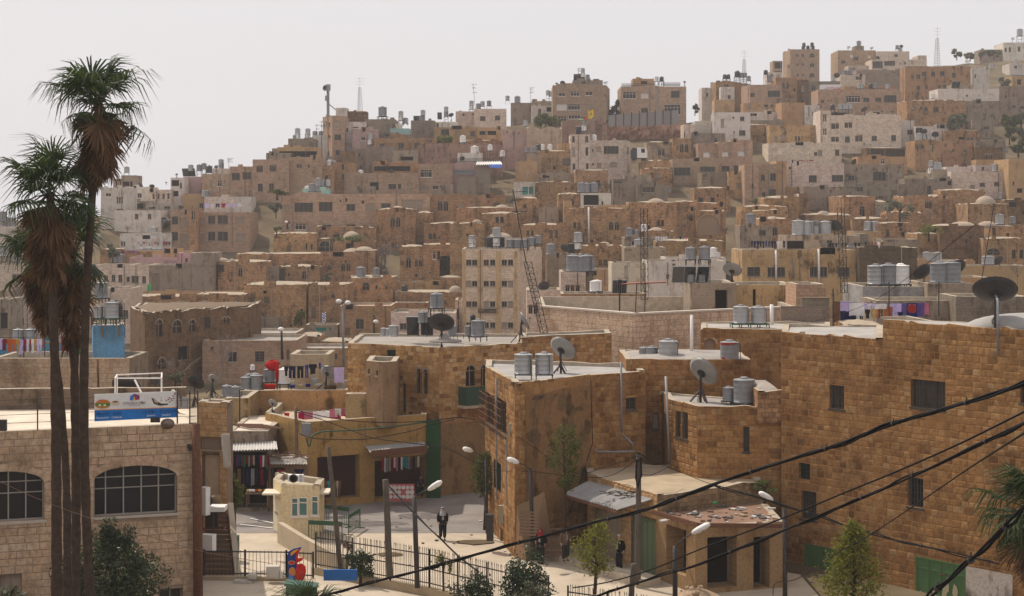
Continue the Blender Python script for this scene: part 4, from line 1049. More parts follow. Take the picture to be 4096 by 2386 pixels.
# ---- tile G
tile(*TG)
maj=H('wh',95,482,528,1145,'five storey office block with paired windows',' '.join('d%d,%d,%d,%d'%(x,y0,x+42,y1)for y0,y1 in((567,613),(732,776),(893,938),(1058,1103))for x in(126,172,263,313,404,453)),D=182,t=13,R=720,col=(.80,.60,.45),
tk='g175,440 w175,470 g365,392,1.2 w362,460 m690,440 m470,470 m525,470 m580,470 m640,455',sp='310,470 400,470',ds='d610,425,26')
H('old',0,285,270,460,'old stone house left of gable house','',D=226,t=8,dome='165,255,250',rag=.1)
H('old',50,160,545,300,'long stone house with two white topped domes','',D=252,t=8,dome='345,470,135 175,250,152')
H('old',252,205,550,420,'stone gable house with two small windows','d358,232,383,275 d393,230,420,275 d380,195,392,208',D=232,t=8,rag=.2)
H('old',515,85,697,300,'square stone house with red window','A575,130,597,165',D=250,t=8)
H('wp',295,395,660,430,'long white dome roof beside office tanks','',D=222,t=7,dome='290,490,352',col=(.6,.5,.4))
H('old',545,295,925,480,'stone house with green shuttered pair','d600,338,620,375 d635,338,655,375 c778,335,803,390 c820,335,845,390',D=226,t=8,rag=.08)
H('old',890,165,1410,450,'stone house with white rimmed arched pair','a1245,272,1278,335 a1290,272,1323,335 d1280,380,1298,395 d965,277,988,318 c1000,277,1023,318 d1100,415,1122,440',D=236,t=9,rag=.1)
H('wp',1027,45,1262,175,'white porch house with two pillars','o1045,60,1165,140 d1185,110,1200,150',D=244,t=6,tk='m1030,40,1.4 m1070,42,1.4 m1125,40,1.4',ds='l1190,5,16')
H('pl',1160,138,1408,172,'cream parapet beside white porch house','',D=240,t=4)
H('pl',892,105,955,165,'small cream hut left of white porch','',D=240,t=4)
H('old',847,52,1030,290,'stone house edge with green arched door','a940,92,970,140',D=250,t=6,rag=.15)
H('gr',695,155,850,250,'small stone courtyard with sunlit roof','',D=246,t=6,ds='l765,140,12')
H('old',1400,118,1775,390,'stone house with pale patched stonework','d1620,258,1645,300 d1653,258,1675,300 d1645,220,1655,235',D=240,t=8,rag=.12,dome='1540,1685,85')
H('old',1535,345,1780,400,'low stone house with sunlit dome','',D=226,t=7,dome='1545,1680,312',tk='m1405,385,1.2 m1460,388 w1515,345')
H('old',1770,112,1935,380,'tall stone house with narrow arched window','a1875,210,1900,262',D=242,t=8,rag=.15)
H('old',1925,185,2160,380,'ruined house with broad plastered arch','n1935,215,2110,375',D=238,t=8,rag=.2)
H('old',1860,125,2160,215,'long overgrown stone wall','o2060,160,2090,200',D=246,t=6,rag=.2)
H('gr',1365,395,1605,480,'grey plaster house with grey window','w1420,420,1465,458',D=212,t=7)
H('old',1040,458,1362,630,'stone house with twin shutters and dome','c1165,567,1190,605 c1203,567,1230,605 d1195,488,1205,505',D=200,t=8,dome='1150,1265,425')
H('gr',755,525,1042,660,'low grey wall house with white coping','',D=198,t=7,tk='m790,525,1.4 w1000,485 g1003,430,1.3 m785,552,1.2',ds='d895,480,38',sp='950,515')
H('pl',1125,640,1270,770,'tan wall behind tower house','',D=186,t=6)
H('gr',1365,470,1690,570,'grey roof terrace by radio mast','',D=190,t=7,tk='w1475,543,1.2 g1475,485,1.3 b1560,540,1.3',sp='1410,580')
H('old',1610,420,2160,560,'brown wall with hanging shirts','',D=204,t=7)
H('wp',1265,592,1548,775,'cream rendered house with blank wall','',D=168,t=8,col=(.66,.56,.42),ds='l1293,578,14')
H('wp',1545,578,2160,770,'white rendered house with small windows','d1740,560,1765,612 d1693,680,1715,712 d1693,555,1708,580',D=166,t=9,ds='l1645,690,30 l2110,615,32')
H('wp',1685,550,2160,640,'white upper storey behind tall tanks','d1735,558,1765,612',D=172,t=8,tk='w2060,545,1.1 w2090,575')
H('cr',1060,650,1125,820,'grey side wall of tower house','',D=152,t=5)
H('wh',868,662,1062,990,'white tower house with scalloped lattice','a905,768,935,880 a945,768,972,880 a985,768,1015,880',D=150,t=8,tk='m965,655,1.6 m1020,655,1.5 m1070,655,1.6 m1090,655,1.3')
H('wh',600,805,870,1160,'white house with small arched pair','a615,925,645,990 a655,925,685,990 g575,1030,600,1080',D=151,t=8,ds='d735,778,44')
H('st',870,835,1540,960,'stone roof wall beneath rooftop shelter','d1210,875,1245,905',D=146,t=6,sp='1310,830 1350,830',tk='w1130,815 w1152,812')
f=maj.faces[0]
for x in(98,217,360,503):
 u0,_=f.hit(tx(x),ty(600));u1,_=f.hit(tx(x+(25 if x in(98,503)else 42)),ty(600));m=MB();m.add([f.pt(u,z,o)for o in(0,.06)for u,z in((u0,f.z0),(u1,f.z0),(u1,f.z1-.3),(u0,f.z1-.3))],[(4,5,6,7),(0,4,7,3),(1,2,6,5),(3,7,6,2)],0,[[(u0,f.z0),(u1,f.z0),(u1,f.z1),(u0,f.z1)]]+[[(0,0)]*4]*3);o=m.build('pilaster',M['plaster'],maj.root);o.color=(.55,.37,.20,1)
# ---- tile H
tile(*TH)
H('old',495,85,770,330,'old stone house with square openings','d645,148,662,170 d672,148,692,195',D=262,t=8,rag=.08,dome='570,690,65')
H('old',330,150,685,300,'stone house with stacked flat vaults','',D=250,t=8,dome='370,640,138',rag=.12)
H('old',320,185,680,330,'stone house with sunlit vault edge','',D=242,t=7,dome='395,520,175 520,620,165')
H('old',460,245,718,420,'stone house with small round dome','A565,310,600,375',D=228,t=8,dome='530,610,225')
H('gr',310,298,562,420,'grey plaster roof house with window','g460,332,513,378',D=218,t=7,tk='m392,290,1.5 w350,410',ds='l205,325,18')
H('old',1045,75,1360,240,'square stone house with arched doorway','a1245,145,1280,235',D=276,t=8,ch=[(1043,284),(1115,274),(1358,277)])if False else None
H('old',820,215,1190,330,'low stone house with rounded dome','',D=262,t=7,dome='905,1005,182',rag=.1)
H('old',1185,245,1460,300,'low stone terrace wall','',D=256,t=6,rag=.1)
H('old',1380,280,1700,395,'stone house with pair of grey tanks','d1455,330,1470,380 d1550,318,1575,335',D=246,t=8,tk='g1305,335,1.3 g1360,335,1.3 g1540,395,1.5 g1585,395,1.5')
H('pl',1195,342,1410,400,'small cream roof room','',D=236,t=6,ds='l1390,380,14')
H('old',1690,360,2110,600,'large brown windowless stone house','d2065,405,2080,430',D=226,t=9,rag=.1)
H('dk',1865,300,2208,590,'tall dark stone house with white domes','d2065,405,2080,435',D=222,t=9,dome='1928,2145,265 2150,2310,262')
H('old',2095,135,2360,270,'stone house under big dusty dome','',D=268,t=8,dome='2140,2310,70',rag=.1)if False else None
H('old',2300,305,2560,400,'pale stone house with white dome','d2385,355,2405,400',D=224,t=8,dome='2335,2510,290',tk='g2330,288,1.4 m2430,282')
H('old',2205,400,2560,590,'brown stone house with broad arch','A2232,475,2332,525 g2425,485,2455,550 g2485,485,2515,550',D=216,t=9)
H('gr',1420,405,1700,470,'flat white roof with clothes poles','',D=212,t=7,dome='1420,1635,435')
H('pl',1688,575,2140,680,'cream flat roofed house','',D=182,t=10,roofc=(.7,.6,.5),tk='g1760,570,1.1 g1785,570 g1810,572 g1850,572,1.1',ds='l1715,545,20')
H('pl',2000,610,2560,780,'long tan wall at right','',D=172,t=7,ds='d2325,575,44',tk='g2218,600 g2240,600 g2260,600')
H('pl',1990,700,2250,760,'white house under red trimmed gable','',D=146,t=6)
H('ye',328,487,1232,800,'stained yellow house with grilled windows','g368,620,468,692 g525,622,588,697 g600,622,662,697 g855,620,915,697 g935,620,990,697 g1072,622,1165,695',D=152,t=10,roofc=(.5,.42,.34))
H('gr',665,375,1245,484,'grey roof storey on stained yellow house','o675,415,810,480 d985,410,1030,478',D=157,t=6,tk='g765,372,1.6 g838,372,1.5 g900,372 g975,372,1.5',ds='l900,310,62 d1045,305,58')
H('cr',1245,360,1310,470,'grey roof wall with red cloth','',D=160,t=5)
H('cr',1265,772,1772,905,'grey white plaster house with blue scribble','',D=132,t=8,tk='g1368,755,1.3 m1465,755,1.35 w1560,752,1.3',ds='d1735,665,76',col=(.56,.53,.49))
H('gr',1770,748,2130,875,'stained grey house under two dishes','',D=131,t=7,tk='m1858,742,1.35 m1955,742,1.4',ds='d2000,635,82')
H('ye',280,760,752,945,'yellow plaster wall with blue stains','o120,795,210,945 o410,785,435,920',D=134,t=7)
H('gr',-60,745,285,950,'grey and white patched roof room','o115,795,215,948',D=133,t=7,ds='l250,650,76')
H('pk',748,755,978,880,'pink panel wall with stepped edge','',D=128,t=5)
H('cr',1990,850,2560,1000,'grey breeze block roof wall','',D=116,t=5)
H('gr',1370,880,2010,1010,'roof terrace wall behind coloured laundry','',D=118,t=5)
H('old',1160,1075,1425,1110,'plastered roof hump beside white roof','',D=108,t=5,dome='1150,1425,1035')
H('gr',1236,470,1690,800,'dark weathered block right of stained yellow house','d1300,620,1330,640',D=151,t=10,col=(.20,.135,.085),mat='ashlar_worn',rag=.08)
# ================================================================ near buildings with stones laid one by one
def stone_variants():
 out=[];r=random.Random(5)
 for k in range(12):
  mb=MB();i=lambda:r.uniform(.05,.13)
  bk=[(-.5,0,-.5),(.5,0,-.5),(.5,0,.5),(-.5,0,.5)]
  f=[(-.5+i(),-1+r.uniform(-.1,.2),-.5+i()),(.5-i(),-1+r.uniform(-.1,.2),-.5+i()),(.5-i(),-1+r.uniform(-.1,.2),.5-i()),(-.5+i(),-1+r.uniform(-.1,.2),.5-i())]
  c=(r.uniform(-.15,.15),-1.25,r.uniform(-.15,.15))
  mb.add(bk+f+[c],[(0,1,5,4),(1,2,6,5),(2,3,7,6),(3,0,4,7),(4,5,8),(5,6,8),(6,7,8),(7,4,8)])
  out.append(mb)
 return out
SV=stone_variants();SVM={}
def flat_variants():
 out=[]
 r=random.Random(6)
 for k in range(6):
  mb=MB();i=lambda:.012+r.uniform(0,.012)
  bk=[(-.5,0,-.5),(.5,0,-.5),(.5,0,.5),(-.5,0,.5)]
  y=-1+r.uniform(-.25,.25)
  f=[(-.5+i(),y,-.5+2*i()),(.5-i(),y,-.5+2*i()),(.5-i(),y,.5-2*i()),(-.5+i(),y,.5-2*i())]
  mb.add(bk+f,[(0,1,5,4),(1,2,6,5),(2,3,7,6),(3,0,4,7),(4,5,6,7)])
  out.append(mb)
 return out
FV=flat_variants()
def lay(fc,hgt,lens,u0=0,u1=None,z0=None,z1=None,r=None,gap=.012,jit=.15,extra=()):
 """courses of stones on a face, stopping at openings"""
 u1=fc.L if u1 is None else u1;z0=fc.z0 if z0 is None else z0;z1=fc.z1 if z1 is None else z1
 out=[];z=z0
 while z<z1-.05:
  hh=min(hgt*r.uniform(1-jit,1+jit),z1-z)
  if z1-z-hh<.08:hh=z1-z
  zc=z+hh/2;blocks=[]
  for q in list(fc.holes)+list(extra):
   if q[3]<z+.04 or q[2]>z+hh-.04:continue
   a,b=q[0],q[1]
   if q[4]:
    w=(q[1]-q[0])/2;zs=q[3]-q[4]
    if zc>zs:
     k=max(0,1-((zc-zs)/q[4])**2)**.5;m=(a+b)/2;a,b=m-w*k,m+w*k
   blocks.append((a,b))
  blocks.sort();u=u0;iv=[]
  for a,b in blocks:
   if a>u:iv.append((u,min(a,u1)))
   u=max(u,b)
  if u<u1:iv.append((u,u1))
  for a,b in iv:
   u=a-(r.uniform(0,lens[0]*.6)if a==u0 else 0)
   while u<b-.03:
    l=r.uniform(*lens)
    if b-(u+l)<lens[0]*.6:l=b-u
    s,e=max(u,a),min(u+l,b)
    if e-s>.05:out.append((fc,s+gap/2,e-gap/2,z+gap/2,z+hh-gap/2))
    u+=l
  z+=hh
 return out
def emit(h,L,mat,proud=.03,flat=False,seed=1,name='stone',cap=300):
 r=random.Random(seed);V=FV if flat else SV
 key=(mat,flat)
 if key not in SVM:SVM[key]=[v.mesh('stone',M[mat])for v in V]
 vis=[]
 for s in L:
  fc,u0,u1,z0,z1=s
  p=fc.pt((u0+u1)/2,(z0+z1)/2)
  px,py=2048+p.x/p.y*F,pyof(p.z,p.y)
  if-60<px<4156 and-60<py<2446 and fc.front():vis.append(((u1-u0)*(z1-z0)/p.y**2*abs(fc.n.dot(-Vector((p.x,p.y)).normalized())),s))
 vis.sort(key=lambda t:-t[0])
 rest=MB()
 for i,(_,(fc,u0,u1,z0,z1))in enumerate(vis):
  p=fc.pt((u0+u1)/2,(z0+z1)/2,-.004);d=proud*r.uniform(.6,1.3)
  Mx=Matrix(((fc.u.x*(u1-u0),-fc.n.x*d,0,p.x),(fc.u.y*(u1-u0),-fc.n.y*d,0,p.y),(0,0,z1-z0,p.z),(0,0,0,1)))
  k=r.randrange(len(V))
  if i<cap:link(name,SVM[key][k],h.root,Mx)
  else:rest.add([Mx@Vector(v)for v in V[k].v],V[k].f)
 if rest.v:rest.build('masonry',M[mat],h.root)['kind']='stuff'
def voussoirs(h,fc,q,n,th,mat,proud=.035):
 ap=arch_pts(*q[:4],n,q[4]);ctr=Vector(((q[0]+q[1])/2,q[3]-q[4]-(q[1]-q[0])*.2))
 for i in range(n):
  a,b=Vector(ap[i]),Vector(ap[i+1]);oa=a+(a-ctr).normalized()*th;ob=b+(b-ctr).normalized()*th
  m=(a+b+oa+ob)/4;mb=MB()
  f=[v.lerp(m,.04)for v in(a,b,ob,oa)];pr=proud*U(.8,1.2)
  mb.add([fc.pt(*v,-.003)for v in(a,b,ob,oa)]+[fc.pt(*v,pr)for v in f],[(3,2,6,7),(2,1,5,6),(1,0,4,5),(0,3,7,4),(7,6,5,4)])
  mb.build('voussoir',M[mat],h.root)
SR=random.Random(11)
MT=(.33,.235,.15)
# ---- office of the visitor centre, bottom left
tile(*TI)
vc=H('wp',0,0,1,1,'ashlar visitor centre with two wide arched windows',ch=[(-260,67.3),(1240,70.4)],zt=9.5,t=6.2,bk=[(1238,76.6),(-300,76)],par=.04,z0=-2.5,rec=.35,
 w='o0,1330,137,1480 o998,1420,1146,1500',col=(.30,.21,.15),mat='mortar_wall',roofc=(.62,.52,.41),nowin=True,D=69,cat='building',name='visitor_centre')
def arch_window(fc,x0,x1,yt,ys,yb,cols,rows):
 u0,_=fc.hit(tx(x0),ty(yb));u1,_=fc.hit(tx(x1),ty(yb))
 um=(x0+x1)/2
 _,zt=fc.hit(tx(um),ty(yt));_,zs=fc.hit(tx(um),ty(ys));_,zb=fc.hit(tx(um),ty(yb))
 return(u0,u1,zb,zt,zt-zs)
fc=vc.faces[0]
for q in(arch_window(fc,590,1110,648,728,958,0,0),arch_window(fc,-250,277,686,768,1003,0,0)):fc.holes.append(q)
bpy.data.objects.remove(vc.wall)
mb=MB()
for f in vc.faces:wallface(mb,f,f.holes,0,roof_in=vc.roofz,rec=.35)
vc.wall=mb.build('wall',[M['mortar_wall'],M['coping_pale']],vc.root);vc.wall.color=(.28,.195,.13,1)
def big_window(h,fc,q):
 u0,u1,z0,z1,ar=q;ap=arch_pts(u0,u1,z0,z1,16,ar);pz=-.33
 f=MB();W=u1-u0
 def bx(a,b,c,d,o0,o1):
  vs=[fc.pt(u,z,o)for o in(o0,o1)for u,z in((a,c),(b,c),(b,d),(a,d))]
  f.add(vs,[(4,5,6,7),(0,4,7,3),(1,2,6,5),(3,7,6,2),(0,1,5,4)])
 def topz(u):return z1-ar+ar*max(0,1-((u-(u0+u1)/2)/(W/2))**2)**.5
 cs=[u0+W*k for k in(0,.145,.36,.575,.785,1)]
 hz=[z0+(z1-z0)*k for k in(.55,.775)]
 for c in cs[1:-1]:bx(c-.025,c+.025,z0,topz(c),pz+.03,pz+.08)
 for zz in hz:bx(u0,u1,zz-.02,zz+.02,pz+.025,pz+.075)
 bx(u0,u1,z0,z0+.06,pz+.02,pz+.12);bx(u0,u0+.05,z0,z1-ar,pz+.02,pz+.09);bx(u1-.05,u1,z0,z1-ar,pz+.02,pz+.09)
 for p,s in zip(ap[:-1],ap[1:]):
  f.bar(fc.pt(*p,pz+.06),fc.pt(*s,pz+.06),.05)
 wo=f.build('window',M['frame'],h.root);wo.color=(.30,.26,.22,1)
 zz=[z0]+hz+[None]
 for i in range(5):
  for j in range(3):
   a,b=cs[i],cs[i+1];c=zz[j];d=zz[j+1]
   pm=MB()
   if d is not None:pm.quad(*[fc.pt(*k,pz+U(-.006,.006))for k in((a,c),(b,c),(b,d),(a,d))])
   else:
    us=[a+(b-a)*k/4 for k in range(5)];pts=[(a,c),(b,c)]+[(u,max(topz(u),c+.01))for u in us[::-1]]
    pm.add([fc.pt(*k,pz)for k in pts],[tuple(range(len(pts)))])
   link('pane',pm.mesh('pane',M['glass_dark']),wo)
 m=MB();vs=[fc.pt(u,z,o)for o in(-.1,.05)for u,z in((u0-.1,z0-.1),(u1+.1,z0-.1),(u1+.1,z0-.004),(u0-.1,z0-.004))]
 m.add(vs,[(4,5,6,7),(3,7,6,2),(0,1,5,4),(0,4,7,3),(1,2,6,5)]);s=m.build('sill',M['frame'],wo);s.color=(.45,.38,.31,1)
ex=[]
for q in fc.holes[-2:]:
 big_window(vc,fc,q);voussoirs(vc,fc,q,13,.3,'stone_pink')
 ex.append((q[0]-.24,q[1]+.24,q[3]-q[4]+.02,q[3]+.24,q[4]+.2))
for q in fc.holes[:-2]:window(vc.root,fc,*q[:4],'d',0,.35)
emit(vc,lay(fc,.29,(.42,.78),r=SR,jit=.06,gap=.022,extra=ex),'stone_pink',.018,True,2)
# ---- stair house right of it
sh=H('pk',0,0,1,1,'narrow ashlar stair house with boarded door',ch=[(1240,78),(1425,77.6)],zt=zat(1450+250/1.568,78),t=1.6,D=78,z0=-2,w='v1268,575,1378,900 c1258,465,1385,545',col=(.33,.235,.16),mat='mortar_wall',roofc=(.7,.6,.5))
emit(sh,lay(sh.faces[0],.28,(.35,.7),r=SR,jit=.08),'stone_tan',.016,True,3)
# ---- low ashlar house with laundry behind the palms
tile(*TE)
lw=H('pk',-80,1225,1087,1500,'low ashlar house behind the palm trunks',D=117,t=6,w='o165,1232,413,1268 o662,1215,908,1250',col=(.36,.26,.19),mat='mortar_wall',par=.5)
emit(lw,lay(lw.faces[0],.33,(.4,.95),r=SR,jit=.22,z0=zat(850+1470/2.097,117)),'stone_pink',.02,True,4)
H('tq',780,950,1048,1,'blue painted roof room under tank platform',ch=[(780,121),(1046,121)],bk=[(1044,125),(770,125)],D=121,col=(.13,.30,.46),z0=7.5,par=.1)
H('tq',-80,1105,700,1230,'low blue wall behind hanging laundry',D=123.5,t=.4,col=(.13,.34,.50),z0=7.3,par=.05)
# ---- two storey stone house, centre
tile(*TJ)
c1=H('st',0,0,1,1,'two storey stone house with green arched doors',zt=9.45,t=9,D=110.6,z0=-1,ch=[(837,114.5),(1112,112.6),(1355,110.6),(1828,114)],par=.18,rag=.05,
 w='G1060,55,1112,140 a1228,178,1256,318 a1267,183,1293,322 a1148,252,1168,425 a1507,160,1560,276 a1592,158,1625,276',col=(.44,.27,.13),mat='mortar_wall',roofc=(.30,.265,.23))
for i in range(3):
 f=c1.faces[i]
 emit_z=4.6 if i else 5.2
 h_=lay(f,.27,(.3,.62),r=SR,z0=emit_z,jit=.12)
 c1.st=getattr(c1,'st',[])+h_
emit(c1,c1.st,'stone_mixed',.02,True,5)
tile(*TG)
c2=H('st',0,0,1,1,'weathered stone house with blackened parapet',zt=9.85,t=4,D=114,z0=0,ch=[(562,114.2),(1265,117.5)],par=.15,rag=.05,col=(.30,.2,.115),mat='mortar_wall',roofc=(.30,.265,.23))
emit(c2,lay(c2.faces[0],.24,(.28,.55),r=SR,z0=6),'stone_mixed',.02,True,6)
# ---- long ashlar parapet building
tile(*TG)
pb=H('pk',0,0,1,1,'long ashlar terrace building with coping and courtyard',zt=11.09,t=14,D=120,ch=[(710,129),(1455,120),(2697,128.6)],par=1.4,col=(.46,.31,.20),mat='mortar_wall',roofc=(.5,.42,.34))
emit(pb,lay(pb.faces[0],.36,(.6,.95),r=SR,jit=.05,z0=6.5,z1=10.97)+lay(pb.faces[1],.36,(.6,.95),r=SR,jit=.05,z0=6.5,z1=10.97),'stone_pale',.012,True,7)
for f in pb.faces[:2]:
 m=MB();vs=[f.pt(u,z,o)for o in(-.4,.06)for u,z in((0,10.98),(f.L,10.98),(f.L,11.1),(0,11.1))]
 m.add(vs,[(4,5,6,7),(3,7,6,2),(0,1,5,4),(0,4,7,3),(1,2,6,5)]);o=m.build('coping',M['frame'],pb.root);o.color=(.62,.52,.42,1)
# ---- corner house in the middle of the street
tile(*TK)
ch_=H('old',0,0,1,1,'tall stone corner house with dark stained wall',zt=9.1,t=5,D=91.6,z0=-1,ch=[(342,101),(510,91.6),(935,95.8),(1250,98)],par=.22,rag=.06,
  w='d340,322,395,500 d402,352,462,545 G335,660,362,820 G390,705,432,868 d1138,342,1200,412 o428,1085,445,1165',col=(.44,.225,.09),mat='mortar_wall',roofc=(.34,.315,.295))
S=lay(ch_.faces[0],.3,(.4,.75),r=SR,z0=0)
S+=lay(ch_.faces[2],.28,(.35,.6),r=SR,z0=3)
S+=[s for s in lay(ch_.faces[1],.26,(.3,.5),r=SR,z0=0)if SR.random()<(.9 if s[1]<.7 or s[3]<1.5 else.12)]
emit(ch_,S,'stone_orange',.028,False,8)
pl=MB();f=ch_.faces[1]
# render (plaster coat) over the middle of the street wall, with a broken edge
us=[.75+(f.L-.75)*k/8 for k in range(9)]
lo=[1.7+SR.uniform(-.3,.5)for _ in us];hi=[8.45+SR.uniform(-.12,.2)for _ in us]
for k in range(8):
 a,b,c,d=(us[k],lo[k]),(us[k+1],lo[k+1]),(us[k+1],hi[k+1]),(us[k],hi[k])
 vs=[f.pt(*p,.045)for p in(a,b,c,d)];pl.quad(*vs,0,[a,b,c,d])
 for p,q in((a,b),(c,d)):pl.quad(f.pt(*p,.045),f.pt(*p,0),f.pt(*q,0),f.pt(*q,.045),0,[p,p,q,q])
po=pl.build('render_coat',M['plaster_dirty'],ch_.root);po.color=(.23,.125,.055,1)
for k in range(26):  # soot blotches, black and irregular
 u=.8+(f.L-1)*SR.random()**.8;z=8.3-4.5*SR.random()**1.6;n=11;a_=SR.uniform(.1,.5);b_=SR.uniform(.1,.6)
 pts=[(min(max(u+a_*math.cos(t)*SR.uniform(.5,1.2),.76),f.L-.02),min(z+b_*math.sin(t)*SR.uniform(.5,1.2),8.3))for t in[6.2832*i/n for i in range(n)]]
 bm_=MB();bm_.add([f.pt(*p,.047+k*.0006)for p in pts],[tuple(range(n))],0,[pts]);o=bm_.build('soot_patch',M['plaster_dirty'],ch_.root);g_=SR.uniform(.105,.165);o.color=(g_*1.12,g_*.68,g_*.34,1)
# buttress at the base of the corner
b=MB();a0=f.pt(.05,0,.04)
b.add([f.pt(.0,-.4,.9),f.pt(2.4,-.4,.6),f.pt(2.2,3.2,.03),f.pt(.1,2.6,.03),f.pt(0,-.4,-.02),f.pt(2.4,-.4,-.02)],[(0,1,2,3),(0,3,4),(1,5,2)])
o=b.build('buttress',M['plaster_dirty'],ch_.root);o.color=(.32,.2,.11,1)
# ---- wall houses behind it
n10=H('old',1140,125,1848,330,'stone roof house behind big grey dish',D=100.5,t=7,zt=9.56,z0=0,par=.12,rag=.08,col=(.40,.205,.08),mat='mortar_wall',roofc=(.32,.285,.255),w='d1290,435,1325,520')
emit(n10,lay(n10.faces[0],.3,(.35,.7),r=SR,z0=5),'stone_orange',.026,False,9)
tile(*TH)
n11=H('old',5,1105,1010,1,'stone house with blind arch and green tank stand',zt=10.65,ch=[(5,110),(1010,110)],bk=[(1010,117.5),(12,117.5)],D=110,z0=2,par=.1,rag=.1,col=(.40,.205,.08),mat='mortar_wall',roofc=(.38,.34,.30),w='n28,1175,122,1310')
emit(n11,lay(n11.faces[0],.3,(.3,.6),r=SR,z0=8),'stone_orange',.026,False,10)
cw=H('cr',630,925,1005,1095,'bare grey concrete block wall',D=118,t=.3,par=.02)
H('cr',790,858,1005,935,'raised end of bare concrete block wall',D=118.05,t=.25,par=.02)
# ---- small house with twin windows
tile(*TK)
n6=H('old',0,0,1,1,'stone annex with twin barred windows',zt=7.7,t=4,D=93,z0=1,ch=[(1380,96.5),(1545,93),(2019,92.4)],par=.12,rag=.07,
 w='g1420,418,1450,567 g1460,425,1490,578 g1805,508,1838,650',col=(.40,.205,.08),mat='mortar_wall',roofc=(.32,.285,.255))
tile(*TL)
for w_ in((158,537,193,668),(245,588,271,655),(383,578,418,715)):pass
emit(n6,lay(n6.faces[0],.3,(.4,.7),r=SR,z0=3.5)+lay(n6.faces[1],.3,(.4,.7),r=SR,z0=3.5),'stone_orange',.026,False,12)
n7=H('old',300,408,424,470,'stepped stone block beside big stone house',D=92.2,t=5,z0=6.9,par=.1,rag=.1,roofc=(.32,.285,.255))
# ---- the big stone house on the right
rz=11.7
r1=H('old',0,0,1,1,'big golden stone house with barred windows',zt=11.7,t=6,D=87,z0=-2.5,ch=[(420,92),(945,87)],bk=[(945,98),(428,98)],par=.1,rag=.12,
 w='g670,378,745,500 G510,780,568,865 g522,925,601,1072',col=(.42,.215,.085),mat='mortar_wall',roofc=(.36,.33,.30),rec=.25)
r2=H('old',0,0,1,1,'taller right wing of big stone house',zt=12.6,t=7,D=82,z0=-2.5,ch=[(946,87),(1900,78.7)],bk=[(1900,84),(950,90.6)],par=.1,rag=.14,
 w='g1090,352,1268,497 g1075,856,1154,1008 d1570,884,1622,955 d1655,385,1690,470',col=(.42,.215,.085),mat='mortar_wall',roofc=(.36,.33,.30),rec=.25)
for h,sd in((r1,13),(r2,14)):
 f=h.faces[0];ex=[]
 for x0,x1,yt in((545,722,1210),(1120,1372,1285)):
  if(h is r1)==(x0<900):
   u0,z1=f.hit(tx(x0),ty(yt));u1,z1b=f.hit(tx(x1),ty(yt));ex.append((u0,u1,-2.5,(z1+z1b)/2,0))
   b=MB();W=u1-u0;zt_=(z1+z1b)/2
   def bx(mb,a,b_,c,d,o0,o1):
    vs=[f.pt(u,z,o)for o in(o0,o1)for u,z in((a,c),(b_,c),(b_,d),(a,d))]
    mb.add(vs,[(4,5,6,7),(0,4,7,3),(1,2,6,5),(3,7,6,2),(0,1,5,4)])
   bx(b,u0,u1,-1.6,zt_,-.05,.015)
   for k in range(5):bx(b,u0+W*k/4-.04,u0+W*k/4+.04,-1.6,zt_,.016,.05)
   for zz in(zt_-.06,zt_-.55,zt_-1.7):bx(b,u0,u1,zz,zz+.06,.017,.04)
   d=b.build('door',M['tint'],h.root);d.color=(.075,.145,.055,1)
   hb=MB();bx(hb,u0+W*.52,u0+W*.6,.55,.6,.05,.09);hb.build('handle',M['rust'],d)
   pm=MB()
   for k in range(7):  # peeled paint: pale bare patches
    a=SR.uniform(.08,.85);w_=SR.uniform(.06,.14);z_=zt_-SR.uniform(1.0,2.2);n=9
    pts=[(u0+W*(a+w_*.7*math.cos(t)*SR.uniform(.6,1.2)),z_+.45*math.sin(t)*SR.uniform(.5,1.2))for t in[2*math.pi*i/n for i in range(n)]]
    pts=[(min(max(p[0],u0+.05),u1-.05),p[1])for p in pts]
    pm.add([f.pt(*p,.0535+k*.0012)for p in pts],[tuple(range(n))])
   o=pm.build('peeled_patch',M['tint'],d);o.color=(.42,.36,.22,1)
 emit(h,lay(f,.32,(.28,.62),r=SR,z0=-1.6,jit=.24,gap=.02,extra=ex),'stone_orange',.02,False,sd)
H('old',1432,132,1565,230,'low stone roof block by dish pole',D=80.6,t=.9,z0=11,par=.02)if False else None
# whitewashed wall with green writing, right of the second green door
ww=MB();f=r2.faces[0]
u0,z1=f.hit(tx(1378),ty(1310));u1,_=f.hit(tx(1620),ty(1310))
ww.quad(f.pt(u0,-2,.07),f.pt(u1,-2,.07),f.pt(u1,z1,.07),f.pt(u0,z1,.07),0,[(u0,0),(u1,0),(u1,3),(u0,3)])
o=ww.build('whitewash',M['plaster_dirty'],r2.root);o.color=(.5,.42,.36,1)
# ---- roof domes of the right wing
tile(*TL)
d=MB();c=P(tx(1620),0,86.5);prof=[(math.cos(q),math.sin(q))for q in[i*math.pi/16 for i in range(9)]]
d.lathe([(max(r_,.001)*3.2,z_*.75)for r_,z_ in prof],24,(c.x,83.6,12.45),sy=.45);o=d.build('dome',M['roof'],r2.root,True);o.color=(.34,.315,.29,1)
